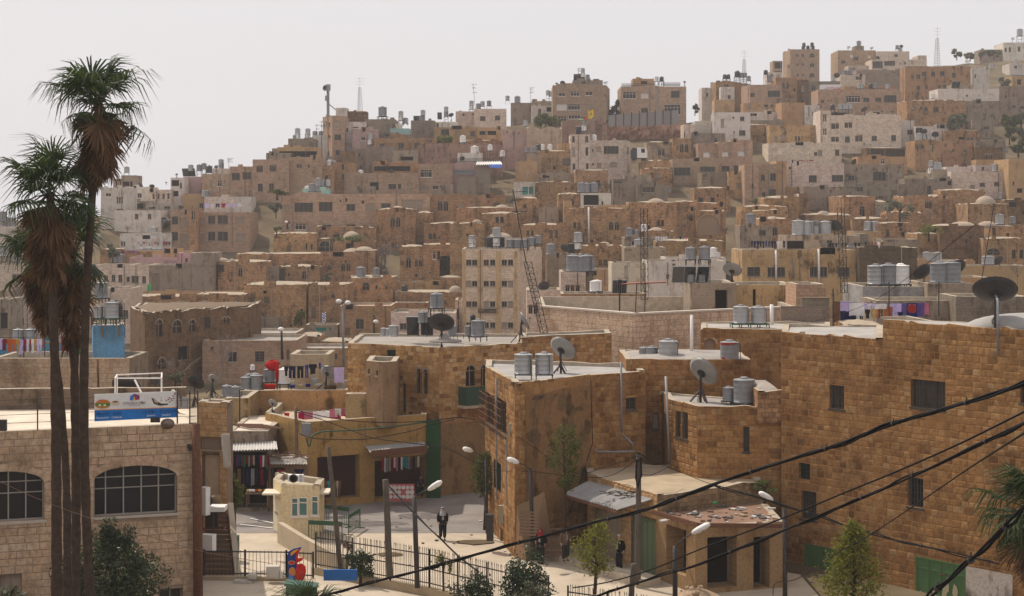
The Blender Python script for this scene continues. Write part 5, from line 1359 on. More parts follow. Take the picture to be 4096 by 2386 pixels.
# ---- tan shop house
tile(*TJ)
s1=H('ye',0,0,1,1,'long tan plaster shop house with roof laundry',zt=5.3,t=7,D=106,z0=-.5,ch=[(370,111),(607,106),(1282,110)],par=.55,col=(.60,.35,.13),rec=.6,
 w='v665,672,905,915 o990,690,1290,905',roofc=(.45,.36,.26))
s1u=H('ye',245,300,900,480,'tan upper terrace house crowded with tanks',D=117,t=7,z0=0,par=.5,col=(.58,.35,.145),roofc=(.4,.33,.26))
H('ye',140,345,272,470,'small tan house with little window',D=112,t=5,z0=0,w='d152,376,183,416',col=(.50,.33,.16),tk='')
H('pl',510,97,732,280,'cream roof hut among hanging washing',D=123,t=4,z0=5,col=(.55,.42,.28))
H('pl',940,132,1112,330,'tan roof turret with two slots',D=112,t=2.6,z0=2,par=.6,w='d952,180,963,208 d997,188,1010,218',col=(.48,.35,.21),)if False else None
tu=H('pl',0,0,1,1,'tan roof turret with two slots',zt=zat(1350+135/1.417,108.5),t=3.5,D=108.5,z0=4.8,par=.7,ch=[(942,109),(1035,107.6),(1112,108.4)],w='d952,180,963,208 d997,188,1010,218',col=(.42,.27,.14))
H('ye',825,322,985,372,'low tan parapet before turret',D=109,t=1,z0=4,col=(.50,.33,.16))
gd=H('ye',1283,470,1362,1,'green painted doorway between shops',ch=[(1283,109.9),(1362,109.8)],D=109.5,t=.5,z0=-.5,col=(.04,.13,.05),mat='plaster',rag=0,par=.05)
# left bazaar shop
s2=H('gr',150,532,386,970,'left bazaar shop under white corrugated awning',D=105,t=8,z0=-.5,w='o165,650,378,965',rec=1.2,par=.06,col=(.35,.27,.2),roofc=(.62,.52,.42))
s3=H('or',386,690,606,960,'pinkish bazaar stall under junk covered awning',D=105.3,t=2,z0=-.5,w='o400,740,480,930',rec=.8,par=.05,col=(.4,.26,.16))
# ---- shop row, right
tile(*TK)
s4=H('old',0,0,1,1,'stone shop with panelled doors and concrete roof',zt=3.95,t=4.5,D=88,z0=-1,ch=[(922,94.2),(1318,87.3),(1915,91.3)],par=.08,w='v965,955,1110,1300 v1168,1020,1312,1352',rec=.15,roofc=(.40,.31,.21),col=(.40,.26,.14))
emit(s4,lay(s4.faces[0],.3,(.3,.6),r=SR,z0=-.6),'stone_tan',.035,False,15)
s5=H('pl',0,0,1,1,'low shop with rubbish strewn red roof',zt=2.95,t=6,D=84,z0=-1.5,ch=[(1312,87.2),(1532,83.7),(2030,85.2)],par=.02,rec=1.0,col=(.44,.28,.14),roofc=(.24,.145,.10),
 w='o1368,1042,1480,1335 o1600,1130,1768,1420 o1862,1130,1955,1420')
# ================================================================ plants
def fan_leaf(seed,dead=False):
 r=random.Random(seed);mb=MB()
 pl=r.uniform(.6,1.1)if not dead else r.uniform(.3,.6)
 mb.tube([(0,0,0),(pl*.5,0,.05),(pl,0,.02)],[.03,.022,.014],4)
 n=19 if not dead else 12
 R=r.uniform(.85,1.1);span=1.75 if not dead else r.uniform(.4,.8)
 for i in range(n):
  a=-span+2*span*i/(n-1)+r.uniform(-.05,.05)
  L=R*(1-.28*(abs(a)/span)**2)*r.uniform(.85,1.05)
  d=Vector((math.cos(a),math.sin(a),.12*math.cos(a)+abs(math.sin(a))*.18));w=.058
  s=Vector((-math.sin(a),math.cos(a),.35))
  b=Vector((pl,0,.02));drop=r.uniform(.3,.85)if not dead else r.uniform(.0,.2)
  pts=[(b,w*.5),(b+d*L*.4,w),(b+d*L*.72+Vector((0,0,-drop*.22)),w*.7),(b+d*L*.97+Vector((-.03,0,-drop)),w*.12)]
  vs=[]
  for p,ww in pts:vs+=[p-s*ww*.5,p+s*ww*.5]
  mb.add(vs,[(2*k,2*k+1,2*k+3,2*k+2)for k in range(3)])
 return mb.mesh('frond',M['leaf_dead' if dead else 'leaf_palm'])
FL=[fan_leaf(k)for k in range(7)];FDL=[fan_leaf(20+k,True)for k in range(6)]
def palm(label,base,top,r0,r1,n_green,n_dead,size=1.0,skirt=2.2,bend=(0,0),seed=1,upright=1.0,wind=.25,elev=(-.95,1.4)):
 r=random.Random(seed);base=Vector(base);top=Vector(top)
 root=thing('palm_tree',label,'palm tree',base,None)
 tb=MB();n=26;pts=[];rs=[]
 for i in range(n+1):
  q=i/n;p=base.lerp(top,q)+Vector((bend[0]*math.sin(q*math.pi),bend[1]*math.sin(q*math.pi),0))
  pts.append(p);rs.append((r0+(r1-r0)*q)*(1+r.uniform(-.05,.05))*(1.12 if i%2 else.97))
 tb.tube(pts,rs,12);tb.build('trunk',M['bark'],root,True)
 ax=(pts[-1]-pts[-3]).normalized()
 def fr(name,me,pos,az,el,sc,roll):
  d=Vector((math.cos(az)*math.cos(el)+wind*-.3,math.sin(az)*math.cos(el),math.sin(el))).normalized()
  x=d;y=Vector((0,0,1)).cross(x)
  y=y.normalized()if y.length>.05 else Vector((math.sin(az),-math.cos(az),0)).normalized()
  z=x.cross(y);q=Matrix((x,y,z)).transposed().to_4x4()@Matrix.Rotation(roll,4,'X')
  link(name,me,root,Matrix.Translation(pos)@q@Matrix.Scale(sc,4))
 AZ=[k*.9+r.uniform(-.35,.35)for k in range(7)]
 for i in range(n_green):
  q=(i+.5)/n_green;el=elev[0]+(elev[1]-elev[0])*q**.9+r.uniform(-.25,.25)
  fr('frond',r.choice(FL),top+ax*r.uniform(-.3,.25)+Vector((r.uniform(-.08,.08),r.uniform(-.08,.08),0)),r.choice(AZ)+r.uniform(-.28,.28),el,size*r.uniform(.8,1.3),r.uniform(-.5,.5))
 for i in range(n_dead):
  q=r.random();pos=top-ax*(-.1+q*skirt)
  fr('dead_frond',r.choice(FDL),pos,i*2.39996,-.85-.65*r.random()**.6-.1*q,size*r.uniform(.8,1.3)*(1-.3*q)*1.15,r.uniform(-1,1))
 return root
tile(0,0,1)
palm('tallest palm with windswept crown at right of the palm group',TP(370,2560,58),TP(398,415,58.5),.16,.115,36,140,1.0,1.9,(-.42,.1),3)
palm('left tall palm with broad crown and hanging dead skirt',TP(226,2560,57),TP(200,770,57.5),.175,.12,36,140,.95,2.2,(.05,.1),8)
palm('middle palm with low crown between two taller trunks',TP(303,2560,60),TP(288,1010,60),.155,.13,34,130,.88,2.6,(.06,0),12)
palm('lower left palm whose trunk leans beside the broad one',TP(262,2560,61.5),TP(158,1010,62),.14,.11,30,120,.84,2.2,(.42,0),15)
palm('single palm half outside the right edge above green door',TP(4160,2700,52),TP(4150,2065,52),.2,.18,36,60,.95,1.2,(0,0),21)
palm('short bright palm at bottom edge below the heart sign',TP(1225,2700,64),TP(1225,2480,64),.16,.15,24,6,.85,.3,(0,0),25)

def bare_tree(x,yb,yt,D,label,spread=.6,seed=3,mat='twig',depth=5,r0=.12):
 r=random.Random(seed);a=TP(x,yb,D);b=TP(x,yt,D);Ht=b.z-a.z
 root=thing('bare_tree',label,'tree',a);mb=MB();tw=MB()
 def grow(p,d,L,rad,lv):
  q=p+d*L*.5+Vector((r.uniform(-.1,.1),r.uniform(-.1,.1),r.uniform(-.05,.1)))*L;e=p+d*L
  (mb if lv<2 else tw).tube([p,q,e],[rad,rad*.85,rad*.7],5 if lv<2 else 3,cap=False)
  if lv>=depth:return
  for k in range(3 if lv else 5):
   dd=(d+Vector((r.gauss(0,spread),r.gauss(0,spread),r.uniform(-.1,.45)))).normalized()
   grow(p.lerp(e,r.uniform(.65,1))if k else e,dd,L*r.uniform(.6,.82),rad*.62,lv+1)
 grow(a-Vector((0,0,.5)),Vector((0,0,1)),Ht*.28+.5,r0,0)
 mb.build('trunk',M[mat],root);tw.build('crown',M[mat],root)
tile(*TF);bare_tree(1335,660,345,292,'large grey leafless tree beside domed stone house',.75,4,r0=.22)
tile(*TE);bare_tree(1862,1345,1000,176,'thin leafless sapling before pale ashlar house',.4,6,depth=4,r0=.06);bare_tree(1905,1345,1050,178,'second thin leafless sapling right of first one',.4,9,depth=4,r0=.06)
bare_tree(1530,1440,1130,150,'small leafless shrub before the dark old house',.8,7,depth=4,r0=.05)
tile(*TB);bare_tree(1895,660,575,388,'pale leafless tree before brown balcony house',.7,5,depth=4,r0=.12)
tile(*TH);bare_tree(1790,235,165,296,'leafless shrub before ruined arched house',.9,11,depth=4,r0=.08);bare_tree(2470,720,600,190,'leafless shrub against long tan wall',.9,12,depth=4,r0=.05)

tile(*TI)
bush(430,1130,1015,1620,64,'dense dark bush under the arched window','leaf_dark',7000,.075,seed=2)
bush(590,965,835,1300,64.6,'upright dark bush top rising to the window sill','leaf_dark',2600,.07,seed=3)
bush(335,1180,560,1560,63.4,'dark shrub between the palm trunks','leaf_dark',2200,.07,seed=4)
bush(-60,1370,155,1560,48,'pale olive sprigs at the bottom left corner','leaf_olive',420,.07,seed=5)
tile(*TJ)
bush(150,770,248,1075,90,'light green shrub behind the stair house','leaf_mid',1300,.09,seed=6)
bush(815,1200,1005,1400,85.6,'dark scrubby bush beside the spiked fence','leaf_dark',1800,.075,seed=7)
bush(800,1110,870,1320,86.6,'thin reddish twiggy shrub behind leaning pole','leaf_dead',220,.06,seed=8)
bush(1335,1180,1425,1420,82.6,'sparse yellow leaved creeper on spiked fence','leaf_light',200,.07,seed=9)
tile(*TK)
def street_tree(x,yb,x0,yt,x1,yc,D,label,n,leaf,seed,cone=False,ls=.09):
 r=random.Random(seed);root=thing('street_tree',label,'tree',TP(x,yb,D));b=TP(x,yb,D);t=TP(x,yt,D)
 w=(x1-x0)/_t[2]/F*D;zc=TP(x,yc,D).z;mb=MB();tb=MB()
 tb.tube([b-Vector((0,0,.3)),b.lerp(t,.4)+Vector((.08,0,0)),b.lerp(t,.75),t-Vector((0,0,.2))],[.09,.07,.05,.02],7)
 k=16 if cone else 9
 for i in range(k):
  q=(i+.5)/k;z=zc+(t.z-zc)*q
  rad=w/2*((1-q)**.7 if cone else(.35+.65*math.sin(q*math.pi)**.8)*r.uniform(.6,1))
  for _ in range(3 if not cone else 4):
   a=r.uniform(0,6.28);e=Vector((b.x+math.cos(a)*rad*.75,D+math.sin(a)*rad*.75,z+r.uniform(0,.25)))
   tb.tube([Vector((b.x,D,z-rad*.35)),e],[.025,.008],4)
   leaves(mb,[e+Vector((r.gauss(0,1),r.gauss(0,1),r.gauss(0,1)))*(.1+rad*(.2 if cone else.13))for _ in range(n//(k*3))],ls,r)
 mb.build('crown',M[leaf],root);tb.build('trunk',M['bark'],root,True)
street_tree(787,1100,640,530,860,860,89.5,'slender street tree against the stained corner house',1500,'leaf_mid',31)
street_tree(962,1420,845,1085,1100,1350,80,'young yellow green tree before the panelled shop doors',1500,'leaf_light',32)
street_tree(335,1105,205,680,365,900,99,'leafy tree behind left edge of the corner house',1500,'leaf_mid',33)
tile(*TL)
street_tree(790,1560,605,1115,940,1500,72,'conical light green tree before the right green door',3400,'leaf_light',34,True,.085)
tile(*TK)
bush(148,1345,392,1620,74,'round ivy covered bush left of the taller one','leaf_dark',3600,.075,False,seed=40,name='ivy_bush',cat='bush')
bush(425,1235,695,1600,72.5,'tall ivy covered bush at the fence corner','leaf_dark',4600,.08,False,seed=41,name='ivy_bush',cat='bush')
bush(455,1395,700,1560,69,'grey olive sprigs before the tall ivy bush','leaf_olive',700,.07,seed=42)
# hillside greenery
tile(*TC)
bush(285,548,480,655,408,'round green tree below the pale ridge house','leaf_mid',900,.45,seed=50);bush(425,540,500,650,409,'olive green shrub at corner of three storey house','leaf_light',400,.4,seed=51)
bush(930,440,1020,590,420,'dark tree between the two square ridge houses','leaf_dark',800,.42,seed=52);bush(975,520,1025,590,412,'small green shrub left of square ridge house','leaf_mid',250,.35,seed=53)
bush(1600,460,1670,520,430,'small tree right of square ridge house','leaf_mid',300,.35,seed=54)
tile(*TB)
bush(1558,610,1690,730,372,'yellow green tree below brown terrace house','leaf_light',800,.4,seed=55);bush(135,1060,320,1110,312,'low green shrub under the stone house','leaf_mid',400,.3,False,seed=56)
tile(*TD)
bush(1425,655,1585,770,385,'pale olive tree on the dark right slope','leaf_olive',900,.42,seed=57)
for i,(x0,y0,x1,y1)in enumerate(((1830,650,1960,760),(1930,640,2050,740),(1850,750,1960,850),(1950,740,2060,860),(1900,840,2040,940),(1820,390,1920,455),(1480,180,1555,240),(1650,195,1730,240),(1740,178,1840,235),(1570,205,1660,250))):
 bush(x0,y0,x1,y1,Dfun(ty(y1))-2,['dull green shrub on the right slope by grey block','scrubby tree under the grey block at right edge','dark shrub below the dull green one on slope','olive scrub at right edge of slope','lowest scrub patch of the right slope','round bush on the bank above grey block','thin scraggly tree on the right ridge','ridge shrub left of the long grey building','dark ridge shrub before the long grey building','low ridge scrub beside the scraggly tree'][i],'leaf_olive' if i%2 else 'leaf_mid',520,.45,i<6,seed=60+i)
bush(1135,865,1215,1010,372,'dark tree between white house and orange house','leaf_mid',600,.35,seed=72)
tile(*TE)
bush(965,55,1250,175,320,'grey green olive grove tree on left bank','leaf_olive',900,.35,seed=73);bush(1240,75,1435,175,318,'second olive tree below the parked car','leaf_olive',700,.35,seed=74)
bush(890,270,1000,380,290,'olive scrub on the left bank path','leaf_olive',500,.3,seed=75);bush(110,235,300,335,300,'hazy shrub behind the palm at left','leaf_olive',500,.35,seed=76)
bush(1395,1350,1545,1440,140,'dry brown scrub before the dark old house','leaf_olive',500,.12,False,seed=78)
tile(*TF)
bush(388,228,478,275,300,'bright grass patch between the pink houses','grass',400,.22,False,cat='bush',name='grassy_bush',seed=79);bush(380,35,475,110,312,'dark tree between the two pink buildings','leaf_olive',500,.3,seed=80)
bush(930,305,1200,345,283,'green weeds growing round the dusty dome','grass',700,.2,False,cat='bush',name='weeds_bush',seed=81);bush(800,600,905,660,275,'grey shrub on the old house roof','leaf_olive',300,.2,False,seed=82)
bush(570,940,670,1090,244,'dark creeper climbing the tall old house','leaf_mid',500,.18,False,seed=83)
tile(*TH)
bush(1690,295,1868,372,272,'yellow green shrubs on the ruined terrace','leaf_light',700,.2,False,seed=84);bush(1450,100,1660,240,300,'weedy scrub on the ruined slope','leaf_olive',700,.25,False,seed=85);bush(360,80,500,140,308,'weeds on top of the broken wall','grass',300,.2,False,seed=86)
tile(*TL)
bush(270,868,400,935,90.5,'weeds growing on the shop roof corner','grass',500,.08,False,cat='bush',name='weeds_bush',seed=87)
# ================================================================ street level
def sheet(name,poly,dz,mat):
 """flat sheet that follows the ground; poly: (px, D) left edge / right edge per depth row"""
 mb=MB();n=14;rows=[]
 for D,a,b in poly:
  row=[]
  for i in range(n+1):
   px=a+(b-a)*i/n;x=(px-2048)/F*D;row.append(len(mb.v));mb.v.append((x,D,terr(x,D)+dz))
  rows.append(row)
 for r0,r1 in zip(rows[:-1],rows[1:]):
  for i in range(n):mb.f.append([r0[i],r0[i+1],r1[i+1],r1[i]]);mb.m.append(0);mb.uv.append(None)
 o=mb.build(name,M[mat]);o['kind']='structure';return o
sheet('pavement',[(76,700,3300),(82,760,3300),(88,800,3200),(93,830,2700),(98.2,850,2300)],.03,'pavement')
sheet('road',[(98,700,2300),(103,700,2100),(109,700,1990),(118,700,1990)],.034,'asphalt')
mb=MB()
for px0,D0,px1,D1 in((960,100.5,1090,99.3),(1000,102.5,1120,100.4)):
 a,b=P(px0,0,D0),P(px1,0,D1);d=Vector((b.x-a.x,b.y-a.y,0)).normalized();s=Vector((-d.y,d.x,0))*.06
 z=.09
 mb.quad(*[Vector((q.x,q.y,z))for q in(a-s,b-s,b+s,a+s)])
o=mb.build('road_marking',M['white_paint']);o['kind']='structure'
simple('road_patch',(.15,.13,.12),.95,0,.25,2,.1)
for k,(px,D,w_,l_)in enumerate(((1480,101,2.2,.9),(1700,103.5,1.6,1.2),(1020,100.5,1.2,.8),(1620,99,.9,.5),(1560,92.5,.8,.6),(1900,95.5,1.1,.7))):
 mb=MB();x=(px-2048)/F*D;r5=random.Random(k);n=12
 mb.add([(x+w_*math.cos(6.2832*i/n)*r5.uniform(.75,1.1),D+l_*math.sin(6.2832*i/n)*r5.uniform(.75,1.1),terr(x,D)+.05+k*.001)for i in range(n)],[tuple(range(n))]);o=mb.build('road_patch',M['road_patch' if k<4 else 'earth']);o['kind']='structure'
for k in range(26):
 mb=MB();px,D=R3.uniform(1420,2100),R3.uniform(90,104);x=(px-2048)/F*D;mb.box((0,0,.03),(R3.uniform(.05,.22),R3.uniform(.05,.16),.05));o=mb.build('litter_scrap',M['tint']);o.matrix_basis=Matrix.Translation((x,D,terr(x,D)+.03))@Matrix.Rotation(R3.uniform(0,3),4,'Z');o.color=(*R3.choice([(.6,.58,.55),(.2,.15,.1),(.5,.42,.3),(.05,.05,.06)]),1);reg(o,'litter scrap','the street pavement',px,'litter','litter on the street')
# raised terrace before the stair house
mb=MB();A=[P(790,0,60),P(1245,0,60),P(1262,0,73.8),P(950,0,75),P(800,0,75)]
zt=2.6;fo=[(p.x,p.y)for p in A];n=len(fo)
mb.add([(x,y,zt)for x,y in fo]+[(x,y,-3)for x,y in fo],[tuple(range(n))]+[(i,n+i,n+(i+1)%n,(i+1)%n)for i in range(n)])
o=mb.build('terrace',M['pavement']);o['kind']='structure'
tile(*TJ)
def boxthing(name,label,cat,pts_lo,pts_hi,mat,color=None):
 mb=MB();n=len(pts_lo)
 mb.add(list(pts_lo)+list(pts_hi),[tuple(range(n))[::-1],tuple(range(n,2*n))]+[(i,(i+1)%n,n+(i+1)%n,n+i)for i in range(n)])
 o=mb.build(name,M[mat]);tag(o,label,cat)
 if color:o.color=(*color,1)
 return o
def slab_line(name,label,cat,pts,th,z0,z1,mat,color):
 """wall along plan points [(px,D,ztop)]"""
 mb=MB()
 for(p0,d0,t0),(p1,d1,t1)in zip(pts[:-1],pts[1:]):
  a,b=P(p0,0,d0),P(p1,0,d1);d=Vector((b.x-a.x,b.y-a.y,0)).normalized();s=Vector((-d.y,d.x,0))*th/2
  lo=[Vector((q.x,q.y,z0))for q in(a-s,b-s,b+s,a+s)]
  hi=[Vector((q.x,q.y,t))for q,t in((a-s,t0),(b-s,t1),(b+s,t1),(a+s,t0))]
  mb.add(lo+hi,[(3,2,1,0),(4,5,6,7),(0,1,5,4),(1,2,6,5),(2,3,7,6),(3,0,4,7)])
 o=mb.build(name,M[mat]);tag(o,label,cat);o.color=(*color,1);return o
slab_line('retaining_wall','low tan wall sloping down from guard booth','wall',[(1120,95.5,1.1),(1228,91.5,.95),(1375,87.6,.75)],.3,-.5,1,'roof',(.42,.34,.24))
slab_line('retaining_wall','low plastered wall carrying the spiked fence','wall',[(1256,88.2,.12),(1718,83.5,.12),(2194,77.6,.05),(2590,74.3,.05)],.35,-4,.1,'roof',(.40,.31,.2))
slab_line('retaining_wall','short block wall under the bent railing','wall',[(800,73.4,2.75),(1160,73.2,2.75)],.3,1,2.75,'roof',(.42,.33,.22))
def fence(label,pts,h,sp,spike=True,rails=(.12,.5,.88),post=2.2,name='spiked_fence',cat='fence',mat='iron',pick=.022):
 """pts: world points along the foot"""
 root=thing(name,label,cat,pts[0])
 pm=MB();pm.box((0,0,h/2),(pick,pick,h))
 if spike:pm.lathe([(pick*.5,h),(pick*.9,h+.03),(.001,h+.14)],4)
 me=pm.mesh('picket',M[mat]);cnt=0;rest=MB()
 for a,b in zip(pts[:-1],pts[1:]):
  a,b=Vector(a),Vector(b);L=(b-a).length;k=int(L/sp)
  for i in range(k):
   p=a.lerp(b,(i+.5)/k)
   Mx=Matrix.Translation(p)@Matrix.Rotation(U(-.03,.03),4,'Y')
   if cnt<290:link('picket',me,root,Mx);cnt+=1
   else:rest.add([Mx@Vector(v)for v in pm.v],pm.f)
  for q in rails:
   r=MB();z=Vector((0,0,h*q));r.bar(a+z+Vector((0,-.03,0)),b+z+Vector((0,-.03,0)),.035,.05);r.build('rail',M[mat],root)
  m=max(1,round(L/post))
  for i in range(m+1):
   r=MB();p=a.lerp(b,i/m);r.box((p.x,p.y+.03,p.z+h*.51),(.08,.08,h*1.02));r.build('post',M[mat],root)
 if rest.v:rest.build('pickets',M[mat],root)['kind']='stuff'
 return root
def G(px,D,z):return Vector(((px-2048)/F*D,D,z))
fence('long black spiked fence between pavement and ivy bushes',[G(1263,88,.1),G(1718,83.4,.12),G(2194,77.5,.05)],1.78,.125)
fence('second black spiked fence right of the ivy bushes',[G(2272,75.5,.0),G(2590,73.8,-.1)],1.85,.125)
fence('thin black railing before the stair house',[G(815,73.4,2.76),G(1145,73.2,2.76),G(1252,73.6,2.62)],1.08,.16,False,(.1,.95),1.6,'railing','railing',pick=.018)
# ---- guard booth
tile(*TJ)
bo=H('wp',0,0,1,1,'cream guard booth with teal tinted windows',zt=2.92,t=2.6,D=97,z0=0,ch=[(415,99),(460,97),(676,96.6)],par=.3,col=(.66,.53,.32),roofc=(.5,.42,.3),rec=.06,mat='cream_paint',
 w='w518,910,556,1016 w558,906,611,1014 w632,900,673,1010 d428,912,443,990',cat='booth',name='guard_booth')
f=bo.faces[0];d=MB()
d.add([f.pt(u,z,o)for o in(-.02,.03)for u,z in((.35,.1),(f.L-.2,.1),(f.L-.2,2.0),(.35,2.0))],[(4,5,6,7),(0,4,7,3),(1,2,6,5),(3,7,6,2)])
o=d.build('door',M['tint'],bo.root);o.color=(.6,.52,.36,1)
for k,(a,b)in enumerate(((TP(357,893,97.5),TP(458,885,97.5)),(TP(677,884,97.2),TP(735,885,97.2)))):
 m=MB();m.box((a+b)/2+Vector((0,.4,.05)),((b-a).length,1.6,.1));o=m.build('awning',M['tint'],bo.root);o.color=(.62,.54,.42,1)
for w_ in bo.windows[:3]:
 for c in w_.children:c.data.materials[0]=M['glass_teal']
def ac_unit(c,label,size=(.85,.32,.58),yaw=0):
 r=thing('air_conditioner',label,'air conditioner',c);m=MB();R=Matrix.Rotation(yaw,3,'Z')
 m.box(c,size,R);m.build('casing',M['white_paint'],r)
 g=MB();cc=Vector(c)+R@Vector((-size[0]*.12,-size[1]/2-.01,0))
 for q in(.23,.17,.11,.05):
  g.lathe([(q,0),(q+.012,.015),(q,.02)],18,cc,R.to_4x4()@Matrix.Rotation(math.pi/2,4,'X'))
 g.build('fan_grille',M['iron'],r)
 s=MB()
 for k in range(6):s.box(Vector(c)+R@Vector((size[0]*.36,-size[1]/2-.004,-.2+k*.08)),(size[0]*.2,.012,.03),R)
 s.build('louvre',M['galv_dull'],r);return r
ac_unit(TP(543,797,97.5),'white air conditioner on the guard booth roof',(.85,.4,.36))
# ---- crowd barriers
def barrier(label,a,b,h=1.15,mat='iron_green'):
 r=thing('crowd_barrier',label,'barrier',a);f=MB();a,b=Vector(a),Vector(b);d=(b-a).normalized();s=Vector((-d.y,d.x,0))
 for z in(.15,h-.22):f.bar(a+Vector((0,0,z)),b+Vector((0,0,z)),.04)
 for p in(a,b):f.bar(p,p+Vector((0,0,h)),.05);f.bar(p-s*.3+Vector((0,0,.03)),p+s*.3+Vector((0,0,.03)),.05)
 f.build('frame',M[mat],r)
 t=MB();c=(a+b)/2+Vector((0,0,h-.1));t.bar(a+Vector((0,0,h-.1)),b+Vector((0,0,h-.1)),.04,.2);t.build('top_board',M[mat],r)
 L=(b-a).length;k=int(L/.16);pm=MB();pm.box((0,0,h*.42),(.02,.02,h*.6));me=pm.mesh('bar',M[mat])
 for i in range(1,k):link('bar',me,r,Matrix.Translation(a.lerp(b,i/k)+Vector((0,0,.05))))
 return r
barrier('green crowd barrier beside the guard booth',G(1235,95.8,.0),G(1368,95.3,0));barrier('green crowd barrier behind the booth barrier',G(1280,101,.03),G(1395,99.8,.03));barrier('short green crowd barrier turned sideways',G(1394,97.5,.0),G(1440,99.6,.03))
# ---- poles and street lamps
def pole(label,px0,py0,px1,py1,D,r0,r1,mat='wood_grey',name='utility_pole',cat='pole'):
 a,b=P(px0,py0,D),P(px1,py1,D);r=thing(name,label,cat,a);m=MB()
 n=8;m.tube([a.lerp(b,i/n)+Vector((U(-.012,.012),0,0))for i in range(n+1)],[r0+(r1-r0)*i/n for i in range(n+1)],10);m.build('shaft',M[mat],r,True)
 return r
def J(x,y):return tx(x),ty(y)
tile(*TJ)
pole('leaning wooden pole behind the guard booth',*J(800,1345),*J(727,620),87.5,.13,.10);
up=pole('thick wooden pole with cable bundle above fence',*J(1075,1360),*J(1052,806),82.5,.17,.14)
pl_=pole('dark pole with electric box before shop house',*J(548,690),*J(543,395),105.4,.11,.09,'wood')
m=MB();c=TP(603,522,105.4);m.box(c,(.55,.3,.75));m.box(c+Vector((0,-.155,0)),(.48,.02,.66));tag(m.build('electric_box',M['galv_dull']),'grey electric box beside dark pole on shop house','electric box')
tile(*TK)
pk=pole('wooden utility pole with coiled wires before shops',*J(1205,1400),*J(1212,655),85.2,.16,.12,'wood_grey')
m=MB()
for k in range(5):c=TP(1200+k*5,672+3*k,85.0);m.tube([c+Vector((.25*math.cos(t),-.05+.1*math.sin(t),.18*math.sin(t)))for t in[i*.63 for i in range(11)]],.012,4)
m.tube([TP(1222,680,84.9),TP(1226,780,84.9),TP(1205,850,84.9),TP(1196,800,84.9),TP(1200,700,84.9)],.05,6)
m.build('wire_coil',M['cable'],pk)
pole('short grey post tied with green band',*J(1165,1500),*J(1185,1282),74.5,.13,.12,'wood_grey','post','post')
pole('dark post by the corner house wall',*J(352,1112),*J(345,880),96.5,.09,.08,'iron','post','post')
def lamp(label,xb,yb,xt,yt,hx0,hy0,hx1,hy1,D,rad=.075):
 """pole, arm, long white head from (hx0,hy0) to (hx1,hy1) in tile pixels"""
 a,b=TP(xb,yb,D),TP(xt,yt,D);r=thing('street_lamp',label,'street lamp',a)
 m=MB();m.tube([a,b],[rad*1.15,rad],8);m.build('pole',M['iron'],r,True)
 h0,h1=TP(hx0,hy0,D-.3),TP(hx1,hy1,D-.5);near=h0 if(h0-b).length<(h1-b).length else h1;far=h1 if near is h0 else h0
 m=MB();m.tube([b-Vector((0,0,.05)),b.lerp(near,.5)+Vector((0,0,.04)),near],.03,6);m.build('arm',M['iron'],r,True)
 m=MB();d=(far-near);L=d.length;d/=L;q=d.to_track_quat('Z','Y').to_matrix().to_4x4()
 m.lathe([(.06,-.05),(.13,.05),(.17,L*.35),(.17,L*.8),(.1,L),(.02,L*1.02)],12,near,q,sy=.8);m.build('head',M['white_paint'],r,True)
 m=MB();m.lathe([(.001,-.07),(.09,-.05),(.12,0)],10,near.lerp(far,.6)-Vector((0,0,.1)),None);m.build('glass',M['dish_light'],r,True)
 return r
tile(*TJ);lamp('street lamp with rusty pole before walking man',1232,1420,1214,905,1297,862,1368,818,82.8,.11)
tile(*TK);lamp('street lamp beside the slender tree at corner house',611,1245,597,745,527,710,468,688,91,.1)
lamp('street lamp left of the corner house',352,1105,345,690,268,645,217,630,97.2,.07);lamp('street lamp nearest the rubbish strewn roof',1418,1500,1416,1185,1518,1108,1612,1058,76,.1)
tile(*TL);lamp('street lamp on brown post by the big stone house',440,1480,436,1005,372,968,308,932,83.2,.1)
tile(*TF)
for lab,x,yt,yb,hs,D in(('tall double headed street lamp behind laundry roof',995,870,1400,((955,850),(1030,862)),165),('black lamp post before pale ashlar house',480,1030,1340,((470,1085),),160),('grey lamp mast by tan ashlar house',1252,960,1150,((1265,1020),),190),('white lamp at the pink school entrance',545,200,260,((515,185),),300)):
 a,b=TP(x,yb,D),TP(x-8,yt,D);r=thing('street_lamp',lab,'street lamp',a);m=MB();m.tube([a,b],[.13,.08],8);m.build('pole',M['galv_dull' if yt<900 else 'iron'],r,True)
 for hx,hy in hs:
  h=TP(hx,hy,D-.2);m=MB();m.tube([b,b.lerp(h,.6)+Vector((0,0,.2)),h],.05,5);m.build('arm',M['iron'],r)
  m=MB();m.lathe([(.01,-.25),(.25,-.15),(.3,0),(.2,.15),(.01,.2)],12,h);m.build('head',M['white_paint'],r,True)
